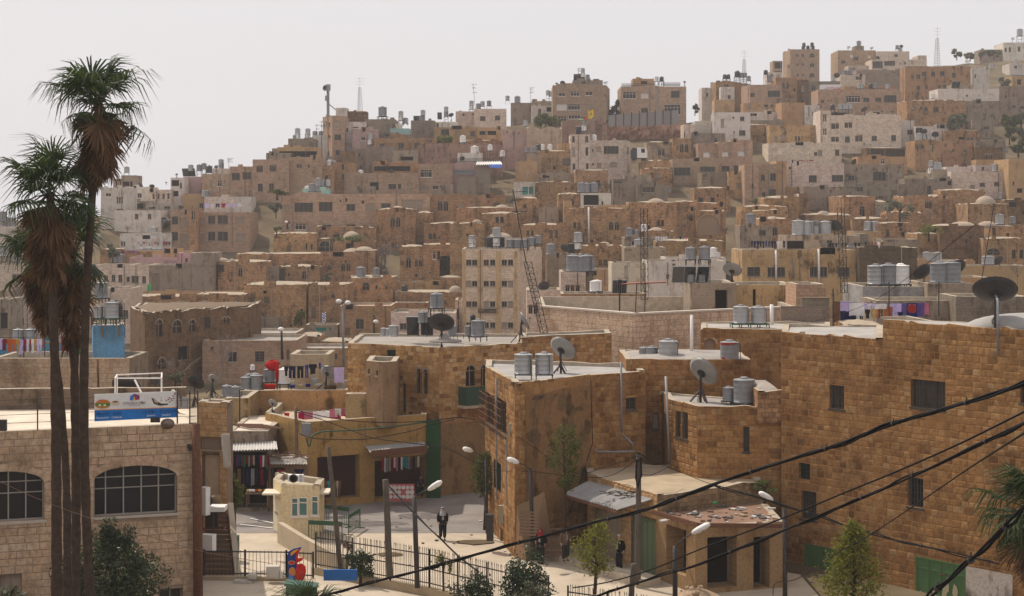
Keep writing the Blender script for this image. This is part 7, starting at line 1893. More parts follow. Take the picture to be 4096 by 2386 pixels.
def garment(x0,x1,y0,y1,D,color,host,kind='cloth',seed=0,noun=None,slant=0,D2=None):
 """hanging cloth with folds, thickness and an uneven hem"""
 r=random.Random(seed+int(x0*13+y0));a,b=TP(x0,y0,D),TP(x1,y0,D if D2 is None else D2);zb=TP(x0,y1,D).z;nx,nz=7,6;mb=MB();ph=r.uniform(0,6)
 sh=slant/_t[2]/F*D;hm=[r.uniform(-.04,.06)for _ in range(nx+1)]
 def pt(i,j,o_):
  q,t=i/nx,j/nz;p=a.lerp(b,q);w_=abs(b.x-a.x);nar=1
  if kind=='shirt':nar=1 if t<.38 else.62
  if kind=='trousers':nar=.85
  x=(a.x+b.x)/2+(p.x-(a.x+b.x)/2)*nar+sh*t
  return(x,p.y+.05*math.sin(q*9+ph)*t+.03*math.sin(t*4+ph)+o_,a.z+(zb-a.z)*t*(1+hm[i]*t))
 for o_,fl in((0,0),(.012,1)):
  b0=len(mb.v)
  for j in range(nz+1):
   for i in range(nx+1):mb.v.append(pt(i,j,o_))
  for j in range(nz):
   for i in range(nx):
    if kind=='trousers' and i==3 and j>=2:continue
    f_=[b0+j*(nx+1)+i,b0+(j+1)*(nx+1)+i,b0+(j+1)*(nx+1)+i+1,b0+j*(nx+1)+i+1];mb.f.append(f_ if not fl else f_[::-1]);mb.m.append(0);mb.uv.append(None)
 noun=noun or color+{'cloth':' cloth','shirt':' shirt','trousers':' trousers','scarf':' scarf'}[kind]+' hanging'
 o=mb.build({'cloth':'hanging_cloth','shirt':'shirt','trousers':'trousers','scarf':'scarf'}[kind],M['cloth'],None,True);c=SCN[color];k=r.uniform(.85,1.1);o.color=(c[0]*k,c[1]*k,c[2]*k,1)
 reg(o,noun,host,tx(x0),'garment' if kind!='cloth' else 'cloth','washing and cloth hung out')
 return o
def line(label,x0,y0,x1,y1,D,D1=None,posts=()):
 a,b=TP(x0,y0,D),TP(x1,y1,D1 or D);r=thing('clothes_line',label,'clothes line',a);m=MB()
 for dy in(0,.25):m.tube([a+Vector((0,dy,0)),a.lerp(b,.5)+Vector((0,dy,-.08)),b+Vector((0,dy,0))],max(.012,.25/F*D),4)
 m.build('rope',M['iron'],r)
 for x,yt,yb in posts:m=MB();m.tube([TP(x,yb,D),TP(x,yt,D)],.04,6);m.build('post',M['iron'],r)
def hang(host,D,items,D1=None):
 for k,(x0,x1,y0,y1,c,kd)in enumerate(items):garment(x0,x1,y0,y1,D+(k%3)*.05,c,host,{'c':'cloth','s':'shirt','t':'trousers','f':'scarf'}[kd],k)
R_=random.Random(77)
tile(*TE)
line('clothes line of bright washing behind the palms',-20,1050,720,1045,118.6,None,((200,1045,1225),(375,1040,1215),(520,1040,1200)));line('upper bare clothes line behind the palms',-20,985,600,990,118.9)
hang('the line behind the palms',118.6,[(0,20,1060,1150,'lavender','c'),(14,58,1062,1160,'maroon','s'),(56,100,1062,1170,'orange','s'),(98,135,1064,1165,'orange','s'),(136,164,1062,1170,'yellow','s'),(150,196,1070,1190,'lavender','s'),(198,222,1066,1170,'crimson','s'),(220,246,1066,1175,'white','s'),(243,262,1064,1172,'red','s'),(262,285,1066,1178,'white','s'),(284,308,1062,1165,'yellow','s'),(306,334,1064,1186,'lavender','s'),(332,352,1062,1180,'white','s'),(352,372,1058,1140,'pink','s'),(385,415,1052,1080,'turquoise','c'),(514,580,1044,1166,'crimson','c'),(648,712,1062,1165,'white','s'),(590,650,1044,1160,'red','c'),(655,705,1044,1190,'green','c')])
tile(*TJ)
line('clothes line of dark washing on upper terrace',470,162,830,165,117.8)
hang('the upper terrace line',117.8,[(477,500,166,220,'black','s'),(500,545,165,232,'navy','t'),(548,590,163,230,'black','t'),(594,616,156,230,'blue','t'),(617,662,152,208,'black','s'),(672,686,145,180,'blue','s'),(760,816,172,258,'lavender','c'),(700,740,165,190,'grey','s')])
line('clothes line of pink washing on shop house roof',545,428,930,392,108,112)
for k,(x0,x1,y0,y1,c)in enumerate(((556,590,425,468,'crimson'),(588,640,424,466,'pink'),(640,690,420,462,'white'),(688,734,416,458,'white'),(732,765,410,455,'pink'),(764,800,405,450,'white'),(798,832,402,440,'pink'),(740,800,425,462,'crimson'),(800,858,408,448,'crimson'),(822,850,418,452,'black'),(850,880,405,448,'black'),(878,905,398,440,'black'),(904,924,392,425,'black'))):
 garment(x0,x1,y0,y1,108.2+(x0-556)/92+(.3 if k>6 else 0),c,'the shop house roof line','cloth',k)
tile(*TH)
line('long crowded clothes line behind sunlit white roof',1040,890,1790,900,112,None,((1035,790,1090),(1470,735,1030),(1857,735,1000)))
hang('the long crowded line',112,[(1040,1090,892,1045,'brown','c'),(1090,1184,885,962,'lavender','c'),(1090,1215,962,1052,'navy','c'),(1160,1276,896,998,'white','c'),(1240,1268,945,1025,'black','t'),(1272,1300,902,960,'lavender','s'),(1284,1322,950,1020,'black','s'),(1300,1334,902,950,'white','s'),(1334,1352,945,1015,'yellow','t'),(1334,1362,905,945,'lavender','s'),(1355,1380,948,1018,'yellow','t'),(1382,1402,945,1020,'red','t'),(1364,1452,905,948,'white','c'),(1404,1424,948,1010,'olive','s'),(1426,1462,925,1030,'orange','t'),(1462,1498,930,1010,'orange','s'),(1474,1530,905,985,'lavender','s'),(1500,1566,905,1003,'lavender','c'),(1535,1580,970,1010,'navy','s'),(1568,1604,906,1003,'purple','t'),(1604,1690,900,1005,'blue','c'),(1688,1746,900,1007,'purple','c'),(1746,1782,898,990,'pink','c')])
m=MB();o_=[(1622,912),(1676,912),(1676,972),(1622,975)];m.add([TP(x,y,111.85)for x,y in o_[::-1]],[(0,1,2,3)]);o=m.build('printed_panel',M['cloth']);o.color=(.55,.5,.45,1);m=MB();m.lathe([(.3,0),(.3,.01)],14,TP(1648,944,111.83),Matrix.Rotation(math.pi/2,4,'X'));q=m.build('print',M['cloth']);q.color=(.5,.05,.04,1)
_bl=[w_ for w_ in REG if w_[1].startswith('blue cloth')and 'long crowded' in w_[2]][0][0]
o.parent=_bl;q.parent=_bl
def strip(host,D,x0,x1,y0,y1,n,cols,sag=0,kd='st'):
 """a row of small washing"""
 for k in range(n):
  a=x0+(x1-x0)*k/n;b=a+(x1-x0)/n*R_.uniform(.7,.95)
  garment(a,b,y0+R_.uniform(0,3),y0+(y1-y0)*R_.uniform(.65,1.0),D,R_.choice(cols),host,{'s':'shirt','t':'trousers','c':'cloth'}[R_.choice(kd)],k)
hy=HOUSES['stained yellow house with grilled windows'];Dy=hy.D+.6
line('dark washing line at left of yellow house roof',345,415,668,412,Dy);strip('the yellow house roof, left line',Dy,395,665,418,480,12,['navy','navy','black','white','blue'])
line('dark washing line at middle of yellow house roof',965,432,1255,432,Dy);strip('the yellow house roof, middle line',Dy,975,1250,434,476,11,['navy','black','navy','grey'])
line('washing line at right of yellow house roof',1275,425,1440,400,Dy);strip('the yellow house roof, right line',Dy,1280,1430,425,474,6,['navy','black','white','brown','red'])
garment(1340,1400,475,512,HOUSES['stained yellow house with grilled windows'].D-.3,'orange','the yellow house wall','cloth',3)
tile(*TG);hd=HOUSES['brown wall with hanging shirts'];line('line of white shirts on brown wall',1600,383,1865,383,hd.D-.4);strip('the brown wall, white shirts',hd.D-.4,1605,1705,385,432,5,['white']);strip('the brown wall, coloured clothes',hd.D-.4,1708,1860,384,412,7,['black','yellow','pink','olive','grey'])
tile(*TA);hd=HOUSES['right part of two storey pink ashlar block'];line('washing line on the pink ashlar block',1455,1308,1785,1310,hd.D+.5);strip('the pink ashlar block roof',hd.D+.5,1462,1782,1311,1350,8,['grey','crimson','white','lavender','navy','green'])
tile(*TE);hd=HOUSES['pale balcony house hung with bright washing'];line('bright washing line on pale balcony house',1100,246,1435,248,hd.D-.3);strip('the pale balcony house',hd.D-.3,1105,1432,248,284,14,['crimson','green','grey','white','red','orange','pink'])
hd=HOUSES['tan terrace with row of metal tanks'];line('washing line left of the tank row',975,318,1160,320,hd.D-.3);strip('the line left of the tank row',hd.D-.3,980,1155,320,350,8,['white','white','purple','orange','pink'])
tile(*TD);hd=HOUSES['white ashlar front with two brown windows'];line('washing line on white ashlar front roof',300,990,475,990,hd.D+.5);strip('the white ashlar front roof',hd.D+.5,305,470,992,1016,9,['blue','red','orange','navy','white'])
# scarves in the bazaar
tile(*TJ)
line('scarf rail of the right shop',985,682,1285,668,107.2,108.2);
for k in range(17):
 x=1030+k*13.5;garment(x,x+11,684-k*.6,R_.uniform(735,765),106.9+k*.05,['red','white','grey','beige','maroon','white','pink','black','white','turquoise','turquoise','grey','brown','black','olive','white','brown'][k],'the right scarf shop','scarf',k)
line('scarf rail of the left shop',172,668,395,665,104.2)
for k in range(16):
 x=178+k*13.5;garment(x,x+11,670,R_.uniform(715,740),104.2,['red','black','maroon','blue','brown','green','red','grey','maroon','beige','black','navy','crimson','white','brown','maroon'][k],'the left bazaar shop','scarf',k)
for k in range(8):
 x=185+k*26;garment(x,x+20,745,R_.uniform(815,850),104.6,['black','brown','black','navy','grey','black','maroon','black'][k],'the left bazaar back wall','cloth',k)
for x0,x1,y0,y1,c,kd in((438,470,750,805,'crimson','shirt'),(535,590,748,782,'navy','shirt'),(466,482,748,800,'red','shirt')):garment(x0,x1,y0,y1,104.9,c,'the pinkish stall wall',kd,1)
line('clothes rail beside the guard booth',680,812,800,812,103.5)
for k in range(9):x=682+k*13;garment(x,x+12,815,R_.uniform(850,945),103.5,['turquoise','black','brown','turquoise','grey','navy','olive','beige','brown'][k],'the rail beside the booth','shirt',k)
a,b=TP(1068,932,106.8),TP(1216,830,107.2);r=thing('souvenir_board','pink souvenir display board with round plates','display board',a);m=MB();m.box(((a.x+b.x)/2,107,(a.z+b.z)/2),(b.x-a.x,.25,b.z-a.z));o=m.build('board',M['tint'],r);o.color=(.45,.12,.12,1)
m=MB();m.lathe([(.13,0),(.12,.03),(.001,.03)],12,(0,0,0),Matrix.Rotation(math.pi/2,4,'X'));me=m.mesh('plate',M['blind_white'])
for j in range(3):
 for i in range(6):
  if R_.random()<.85:link('plate',me,r,Matrix.Translation(TP(1082+i*24,850+j*26,107)+Vector((0,-.14,0)))@Matrix.Scale(R_.uniform(.8,1.15),4))
a,b=TP(262,925,103.6),TP(400,880,103.6);r=thing('stall_table','dark stall table of trinkets at left shop','table',a);m=MB();m.box(((a.x+b.x)/2,103.6,b.z),(b.x-a.x,1,.06));m.build('tabletop',M['wood'],r)
m=MB();m.box((0,0,-.35),(.06,.06,.75));me=m.mesh('leg',M['wood'])
for x in(a.x+.1,b.x-.1):
 for y in(103.2,104):link('leg',me,r,Matrix.Translation((x,y,b.z)))
for k in range(14):m=MB();c=TP(270+k*9,876,103.3+.05*(k%4));m.lathe([(.05,0),(.08,.08),(.03,.16),(.001,.17)],8,c);o=m.build('trinket',M['tint'],None,True);o.color=(*SCN[R_.choice(['yellow','brown','red','white','beige'])],1);reg(o,'small trinket','the left stall table',k,'trinket','trinkets on the stall table')
for c in sh.root.children:
 if c.name.startswith('door'):
  for q in c.children:q.data.materials[0]=M['tint'];q.color=(.42,.32,.23,1)
fence('green iron railing on the shop house terrace',[TP(880,440,111.5),TP(930,440,109.3),TP(1085,432,110.2)],1.0,.14,False,(.05,.95),2.5,'railing','railing','iron_green')
for k in range(14):
 m=MB();a=TP(165+k*9,455+k*4.5,108-k*.15);a.z=4.95;m.bar(a,a+Vector((2.2,-.8-.1*(k%3),.06)),.06,.05);o=m.build('rusty_rod',M['rust']);reg(o,'rusty rod','the left bazaar shop roof',tx(165+k*9),'rod','rods on the bazaar roof')
# ---- shop doors: colours and peeling panels
for w_,c_ in zip(s4.windows,((.30,.235,.155),(.13,.19,.10))):
 for c in w_.children:c.data.materials[0]=M['plaster_dirty'];c.color=(*c_,1)
 f=s4.faces[0]
for(x0,x1,y0,y1,c_),w_ in zip(((968,1108,975,1290,(.36,.29,.2)),(1172,1310,1035,1345,(.16,.2,.11))),s4.windows):
 for k in range(5):
  u0,z1=f.hit(TX(x0+(x1-x0)*k/5)if False else 1700+(x0+(x1-x0)*k/5)/1.417,1350+y0/1.417);u1,z0=f.hit(1700+(x0+(x1-x0)*(k+.9)/5)/1.417,1350+y1/1.417)
  m=MB();m.add([f.pt(u,z,o_)for o_ in(-.13,-.085)for u,z in((u0,z0),(u1,z0),(u1,z1-.05),(u0,z1-.05))],[(4,5,6,7),(0,4,7,3),(1,2,6,5),(3,7,6,2)]);o=m.build('plank',M['plaster_dirty'],w_);o.color=(*c_,1)
tile(*TK)
r_=corrugated('tin_roof','grey corrugated tin roof over the shop doors',P(tx(785),ty(890),92.4),P(tx(1088),ty(978),86.7),P(tx(1330),ty(905),87.9),P(tx(925),ty(815),93.9),22,'roof',(.29,.275,.26),.05,'roof')
m=MB();m.bar(P(tx(790),ty(898),92.4),P(tx(1090),ty(988),86.8),.08,.16);tag(m.build('roof_beam',M['rust']),'rusty beam along the tin roof edge','beam')
m=MB();m.bar(P(tx(1290),ty(990),87.0),P(tx(1548),ty(1065),83.4),.1,.22);m.bar(P(tx(1548),ty(1065),83.4),P(tx(1548+480),ty(1068),84.9),.1,.2);tag(m.build('roof_edge',M['rust']),'rusty edge of rubbish strewn red roof','roof edge')
R_=random.Random(5)
cols=[(.5,.45,.4),(.3,.2,.13),(.55,.5,.45),(.2,.12,.09),(.4,.3,.2),(.1,.1,.1),(.5,.5,.5)]
for k in range(90):  # rubbish on the red roof, one piece each
 u,v=R_.random(),R_.random();px=2640+u*470;D=84.5+v*5-abs(u-.45)*1.2+.6
 m=MB();s=R_.uniform(.08,.3);m.box((0,0,s*.15),(s*R_.uniform(.5,1.8),s*R_.uniform(.3,1),s*.25));o=m.build('rubbish',M['tint']);o.matrix_basis=Matrix.Translation(G(px,D,2.945))@Matrix.Rotation(R_.uniform(0,3),4,'Z')@Matrix.Rotation(R_.uniform(-.3,.3),4,'X');o.color=(*R_.choice(cols),1)
 reg(o,'rubbish scrap','the red shop roof',0,'rubbish','rubbish on the red shop roof')
for o,noun,host,px in REG:
 pass
for k in range(26):
 p0,p1=2340,2560;m=MB();s=R_.uniform(.1,.4);m.bar((-s,0,.03),(s,0,.03),.05,.03);o=m.build('stick',M['wood_grey']);o.matrix_basis=Matrix.Translation(TP(R_.uniform(1000,1230),895+R_.uniform(-15,15),88.9)+Vector((0,0,.05)))@Matrix.Rotation(R_.uniform(0,3),4,'Z');reg(o,'loose stick','the tin shop roof',0,'stick','sticks on the tin roof')
for k in range(22):
 m=MB();s=R_.uniform(.2,.7);m.bar((-s,0,.03),(s,0,.05),.06,.04);o=m.build('stick',M['wood']);o.matrix_basis=Matrix.Translation(P(1082+R_.uniform(10,140),1350+690/1.417,104.6)+Vector((0,R_.uniform(-.6,.4),R_.uniform(.05,.3))))@Matrix.Rotation(R_.uniform(-.6,.6),4,'Z')@Matrix.Rotation(R_.uniform(-.3,.3),4,'Y');reg(o,'loose board','the junk covered awning',0,'board','boards on the junk awning')
blob('tarpaulin','small green bag on the red shop roof','bag',1645,938,34,12,88,(.04,.35,.15),3)
# rubble pile
for k in range(60):
 m=MB();s=R_.uniform(.08,.3);m.lathe([(.001,-.5),(.5,-.2),(.55,.15),(.3,.45),(.001,.5)],6);o=m.build('rubble_stone',M['rock']);px=R_.gauss(2790,75);D=R_.gauss(82.5,1.0);o.matrix_basis=Matrix.Translation(G(px,D,-.35+max(0,.55-abs(px-2790)/180)))@Matrix.Rotation(R_.uniform(0,3),4,'Z')@Matrix.Rotation(R_.uniform(0,3),4,'X')@Matrix.Scale(s,4);reg(o,'rubble stone','the ground before the low shop',0,'stone','rubble before the low shop')
m=MB();m.lathe([(1.9,-.5),(1.3,-.1),(.5,.25),(.001,.32)],16,G(2790,82.6,-.1));o=m.build('rubble_mound',M['rock'],None,True);tag(o,'earthy rubble mound before the low shop','rubble',None,'stuff')
# pallets
def pallet(label,c,rot,tilt,w=1.1,h=1.3):
 r=thing('pallet',label,'pallet',c);Mx=Matrix.Translation(c)@Matrix.Rotation(rot,4,'Z')@Matrix.Rotation(tilt,4,'X');pm=MB();pm.box((0,0,0),(w,.02,.1));me=pm.mesh('slat',M['wood'])
 for k in range(8):link('slat',me,r,Mx@Matrix.Translation((0,-.05,.08+k*h/8)))
 for x in(-w/2+.05,0,w/2-.05):m=MB();m.box((x,0,h/2),(.08,.09,h));m.build('batten',M['wood'],r,M=Mx)
pallet('wooden pallet leaning on the corner house wall',TP(592,1128,90.6),-.3,-.2);pallet('wooden pallets stacked behind the standing men',TP(720,1250,91.2),.1,-.12,1.3,1.6);pallet('lower wooden pallet behind the standing men',TP(735,1250,90.8),.05,-.2,1.2,1.0)
# step before shops
slab_line('kerb_step','low stone step before the panelled doors','step',[(2190,92.8,.16),(2360,89.6,.16),(2600,85.4,.14)],1.3,-.5,.16,'roof',(.46,.38,.29))
# pipes
def pipe(label,pts,D0,D1,r,mat='white_paint'):
 n=len(pts);m=MB();m.tube([P(tx(x),ty(y),D0+(D1-D0)*i/(n-1))for i,(x,y)in enumerate(pts)],r,8);tag(m.build('pipe',M[mat],None,True),label,'pipe')
pipe('white vent pipe on the corner house wall',[(1111,140),(1113,400),(1116,540)],96.7,96.7,.055,'galv_dull');pipe('white waste pipe elbow on the corner house wall',[(1120,552),(1180,605),(1180,645),(1080,650),(975,648),(962,632)],96.6,95.6,.055,'galv_dull');pipe('tall white pipe left of the twin windows',[(1365,222),(1376,480),(1388,710)],96.2,96.2,.07,'galv')
pipe('thin pipe down the corner house left face',[(404,235),(406,500),(404,760),(408,930)],97,97,.04,'galv_dull');pipe('thin pipe near the corner of the stained wall',[(500,500),(462,590),(462,800),(465,960)],92.6,92.8,.03,'galv_dull');pipe('black cable pipe down the stained wall',[(940,250),(950,600),(880,820),(820,1000)],95.0,93.0,.025,'cable')
tile(*TH);pipe('white vent pipe before the ashlar terrace building',[(557,912),(558,1075)],116,116,.12);pipe('white drain pipe on stained yellow house',[(590,490),(592,720)],hy.D-.2,hy.D-.2,.12);pipe('second white drain pipe on stained yellow house',[(922,480),(925,750)],hy.D-.2,hy.D-.2,.12);pipe('short vent pipe on stained yellow house',[(727,560),(728,710)],hy.D-.2,hy.D-.2,.1,'galv_dull')
tile(*TG);pipe('white pole on the brown stone house',[(1085,155),(1086,440)],HOUSES['stone house with white rimmed arched pair'].D-.3,HOUSES['stone house with white rimmed arched pair'].D-.3,.14);pipe('white vent pipe beside the grey tanks',[(1892,1000),(1890,1330)],104,104,.09)
tile(*TI);pipe('dark rod at right of the sign board',[(1112,160),(1112,385)],70,70,.03,'iron');pipe('rusty rod by the black dish',[(1163,60),(1165,230)],78,78,.03,'rust');pipe('rusty pole on the low ashlar wall',[(612,-20),(618,160)],100,100,.06,'rust')
# green doors and balcony of the two storey house
tile(*TK);r=thing('balcony','dark green metal balcony below the arched doors','balcony',TP(260,385,107));f=c1.faces[2]
u0,z1=f.hit(tx(190),ty(278));u1,z0=f.hit(tx(342),ty(372));m=MB()
for ua,ub,oa,ob in((u0,u1,.85,.88),):m.add([f.pt(u,z,o_)for o_ in(oa,ob)for u,z in((ua,z0),(ub,z0),(ub,z1),(ua,z1))],[(4,5,6,7),(0,4,7,3),(1,2,6,5),(3,7,6,2),(0,1,5,4),(0,3,2,1)])
for u in(u0,u1):m.add([f.pt(u+e,z,o_)for e in(-.015,.015)for o_,z in((.01,z0),(.85,z0),(.85,z1),(.01,z1))],[(0,1,2,3),(4,7,6,5),(3,2,6,7)])
o=m.build('panel',M['tint'],r);o.color=(.035,.07,.045,1);m=MB();m.add([f.pt(u,z,o_)for o_ in(.0,.95)for u,z in((u0-.1,z0-.18),(u1+.1,z0-.18),(u1+.1,z0-.01),(u0-.1,z0-.01))],[(4,5,6,7),(0,4,7,3),(1,2,6,5),(3,7,6,2),(0,1,5,4)]);o=m.build('slab',M['roof'],r);o.color=(.45,.36,.26,1)
# iron window cages of the corner house
f=ch_.faces[0]
for i,(x0,x1,y0,y1)in enumerate(((340,396,318,505),(402,466,350,552),(300,338,360,500))):
 if i==2:continue
 u0,z1=f.hit(tx(x0),ty(y0));u1,z0=f.hit(tx(x1),ty(y1));_,z1=f.hit(tx((x0+x1)/2),ty(y0));_,z0=f.hit(tx((x0+x1)/2),ty(y1));r=thing('window_cage','rusty iron window cage on corner house, '+('farther' if i==0 else 'nearer')+' one','window cage',f.pt((u0+u1)/2,z0));m=MB()
 for k in range(9):
  u=u0+(u1-u0)*k/8;m.bar(f.pt(u,z0,.35),f.pt(u,z1,.35),.022)
 for k in range(6):
  z=z0+(z1-z0)*k/5
  for a_,b_ in((f.pt(u0,z,.35),f.pt(u1,z,.35)),(f.pt(u0,z,.02),f.pt(u0,z,.35)),(f.pt(u1,z,.02),f.pt(u1,z,.35))):m.bar(a_,b_,.028)
 m.build('bars',M['rust'],r)
for lb,x0,y0,x1,y1 in(('pale meter box on the corner house wall',417,955,465,1058),('small box under the window cages',474,488,502,540)):small_box('meter_box',lb,'meter box',x0,y0,x1,y1,92.6 if x0>460 else 95.0,.25,'tint',(.36,.33,.25))
small_box('machine_box','dark steel cabinet standing by corner house','cabinet',348,1008,388,1155,93.0,.5,'iron')
# ================================================================ people
def skin(name,verts,edges,radii,mat,parent,sub=1,root=0):
 me=bpy.data.meshes.new(name);me.from_pydata(verts,edges,[]);me.materials.append(M[mat]);o=bpy.data.objects.new(name,me);COL.objects.link(o);o.parent=parent
 o.modifiers.new('skin','SKIN').use_smooth_shade=True
 for i,v in enumerate(me.skin_vertices[0].data):v.radius=(radii[i],radii[i])if not isinstance(radii[i],tuple)else radii[i];v.use_root=i==root
 s=o.modifiers.new('subdivision','SUBSURF');s.levels=s.render_levels=sub
 return o
def person(label,foot,height,yaw,legs=((.1,0),(-.1,0)),arms=((.26,-.02,.95),(-.26,-.02,.95)),head=(0,0),jacket=(.03,.03,.035),trousers=(.025,.025,.03),scarf=None,cap=None,shirt=(.5,.45,.4),hair=(.03,.025,.02),hips=.93,elbow=.03):
 """faces -y before yaw; legs: (x, forward) of each foot; arms: hand positions"""
 r=thing('person',label,'person');k=height/1.75
 V=[(0,0,hips),(0,0,1.15),(0,.01,1.36),(0,0,1.48),(head[0]*.5,-.02+head[1]*.5,1.56),(head[0],-.04+head[1],1.66),(head[0],-.03+head[1],1.73),(head[0],-.125+head[1],1.635)]
 E=[(0,1),(1,2),(2,3),(3,4),(4,5),(5,6),(5,7)];R=[.13,.12,.14,.055,.062,.088,.06,.02]
 JV,JE,JR=[(0,0,hips-.14),(0,0,1.12),(0,.01,1.36),(0,0,1.44)],[(0,1),(1,2),(2,3)],[(.235,.18),(.205,.165),(.235,.165),.09]
 TV,TE,TR=[(0,0,hips+.06)],[],[(.19,.15)]
 for(hx,hy,hz),s in zip(arms,(1,-1)):
  b=len(V);el=((s*.2+hx)/2+s*elbow,hy/2+.07,(1.4+hz)/2);d=Vector((hx-el[0],hy-el[1],hz-el[2])).normalized()
  V+=[(s*.19,.01,1.40),el,(hx,hy,hz)];E+=[(2,b),(b,b+1),(b+1,b+2)];R+=[.065,.048,.034]
  pm=Vector((hx,hy,hz))+d*.07;V.append(tuple(pm));E.append((b+2,b+3));R.append(.036)
  for f in range(5):
   q=Vector((0,-.012*(f-1.5)*1.6,0))if f<4 else Vector((-s*.015,-.045,.02));n=len(V);L=(.075,.085,.08,.062,.045)[f]
   V+=[tuple(pm+q+d*.02),tuple(pm+q*1.4+d*L+Vector((-s*.018,0,0)))];E+=[(b+3,n),(n,n+1)];R+=[.012,.008]
  j=len(JV);JV+=[(s*.2,.01,1.39),el,(el[0]+(hx-el[0])*.92,el[1]+(hy-el[1])*.92,el[2]+(hz-el[2])*.92)];JE+=[(2,j),(j,j+1),(j+1,j+2)];JR+=[.108,.088,.07]
 for(fx,fy),s in zip(legs,(1,-1)):
  b=len(V);kn=(fx*.95+s*.01,-fy*.5-.05,.5);an=(fx,-fy+.03,.09)
  V+=[(s*.09,0,hips-.06),kn,an,(fx*1.1,-fy-.14,.035)];E+=[(0,b),(b,b+1),(b+1,b+2),(b+2,b+3)];R+=[.085,.058,.04,.035]
  j=len(TV);TV+=[(s*.095,0,hips-.1),kn,(an[0],an[1],.1)];TE+=[(0,j),(j,j+1),(j+1,j+2)];TR+=[.135,.108,.095]
  m=MB();m.lathe([(.001,0),(.055,.005),(.055,.04),(.035,.085),(.001,.1)],10,(fx*1.05,-fy-.045,0),None,0,.85,2.4);o=m.build('shoe',M['black_plastic'],None,True);o.parent=r
 skin('body',V,E,R,'skin',r)
 for nm,vs,es,rs,c in(('jacket',JV,JE,JR,jacket),('trousers',TV,TE,TR,trousers)):o=skin(nm,vs,es,rs,'cloth',r);o.color=(*c,1)
 hx,hy=head[0],-.04+head[1]
 m=MB();m.add([(-.06,-.172,1.1),(.06,-.172,1.1),(.045,-.178,1.3),(.02,-.13,1.45),(-.02,-.13,1.45),(-.045,-.178,1.3)],[(0,1,2,5),(5,2,3,4)]);o=m.build('shirt_front',M['cloth']);o.parent=r;o.color=(*shirt,1)
 m=MB()
 for s in(-1,1):m.lathe([(.001,-.012),(.013,0),(.001,.012)],8,(hx+s*.033,hy-.083,1.665))
 o=m.build('eyes',M['black_plastic'],None,True);o.parent=r
 m=MB();m.lathe([(.001,-.012),(.03,0),(.001,.01)],8,(hx,hy-.088,1.605),None,0,1,.5);o=m.build('moustache',M['cloth'],None,True);o.parent=r;o.color=(*hair,1)
 m=MB()
 if scarf:
  m.lathe([(.2,1.33),(.19,1.42),(.13,1.52),(.108,1.62),(.112,1.70),(.09,1.765),(.001,1.785)],16,(hx,hy+.055,0),None,0,1,.92);o=m.build('headscarf',M['cloth'],None,True);o.parent=r;o.color=(*scarf,1)
  m=MB();m.lathe([(.113,1.715),(.122,1.725),(.12,1.745),(.1,1.75)],16,(hx,hy+.04,0));o=m.build('head_cord',M['black_plastic'],None,True);o.parent=r
 else:
  m.lathe([(.095,1.675),(.1,1.70),(.085,1.75),(.001,1.775)],14,(hx,hy+.02,0));o=m.build('cap' if cap else 'hair',M['cloth'],None,True);o.parent=r;o.color=(*(cap or hair),1)
 r.matrix_basis=Matrix.Translation(foot)@Matrix.Rotation(yaw,4,'Z')@Matrix.Scale(k,4)
tile(*TK)
def gnd(x,y,z=None):
 px,py=tx(x),ty(y);D=96.0
 for _ in range(20):D=(CZ-(terr((px-2048)/F*D,D)+.03 if z is None else z))*F/(py-YH)
 return P(px,py,D)
person('old man in white headscarf and dark jacket walking on the road',gnd(100,1147),1.76,.15,((.09,.18),(-.09,-.2)),((.25,.1,.92),(-.25,-.12,.95)),(0,-.04),(.02,.022,.028),(.012,.012,.016),(.55,.53,.53),shirt=(.5,.42,.36))
person('man in red headscarf standing beside the pallets',gnd(655,1282),1.8,-.35,((.14,.12),(-.12,-.12)),((.25,.0,.98),(-.2,-.16,1.12)),(0,-.02),(.018,.02,.022),(.03,.035,.04),(.42,.03,.04),shirt=(.45,.4,.36))
person('bald man in beige shirt standing by the step',gnd(795,1268,.16),1.74,.5,((.1,.03),(-.1,0)),((.2,-.18,1.1),(-.25,.0,.93)),(.02,-.02),(.2,.14,.1),(.05,.045,.035),None,None,(.42,.35,.28))
person('man in black jacket and white cap leaning by shop doors',gnd(1105,1318,.05),1.78,-1.0,((.09,.02),(-.09,.08)),((.23,.04,.95),(-.22,.08,.95)),(.0,-.03),(.012,.012,.014),(.03,.03,.035),None,(.6,.58,.55))
person('seated looking dark figure crouched at green shop door',gnd(1245,1350,0),1.3,-.4,((.14,.1),(-.14,.1)),((.2,-.2,.8),(-.2,-.2,.8)),(0,-.08),(.02,.018,.018),(.02,.02,.02),None,None,(.1,.08,.07))if False else None
tile(*TJ)
person('soldier in olive uniform and beret at left bazaar',gnd(243,975),1.78,2.4,((.1,.0),(-.1,.05)),((.22,-.15,1.1),(-.22,-.15,1.1)),(0,-.02),(.07,.07,.045),(.07,.07,.045),None,(.1,.1,.06),(.1,.1,.06))
person('shopper in striped maroon shirt behind the soldier',gnd(205,968),1.68,-.8,((.1,.0),(-.1,.0)),((.22,-.2,1.1),(-.22,-.1,1.0)),(0,-.02),(.3,.05,.09),(.02,.02,.03),None,None,(.5,.45,.45))
person('shopkeeper sitting in shade beside the souvenir board',gnd(1250,912),1.5,0,((.1,.0),(-.1,.0)),((.2,-.15,1.0),(-.2,-.15,1.0)),(0,-.03),(.05,.04,.05),(.02,.02,.03),None,None,(.2,.1,.1))
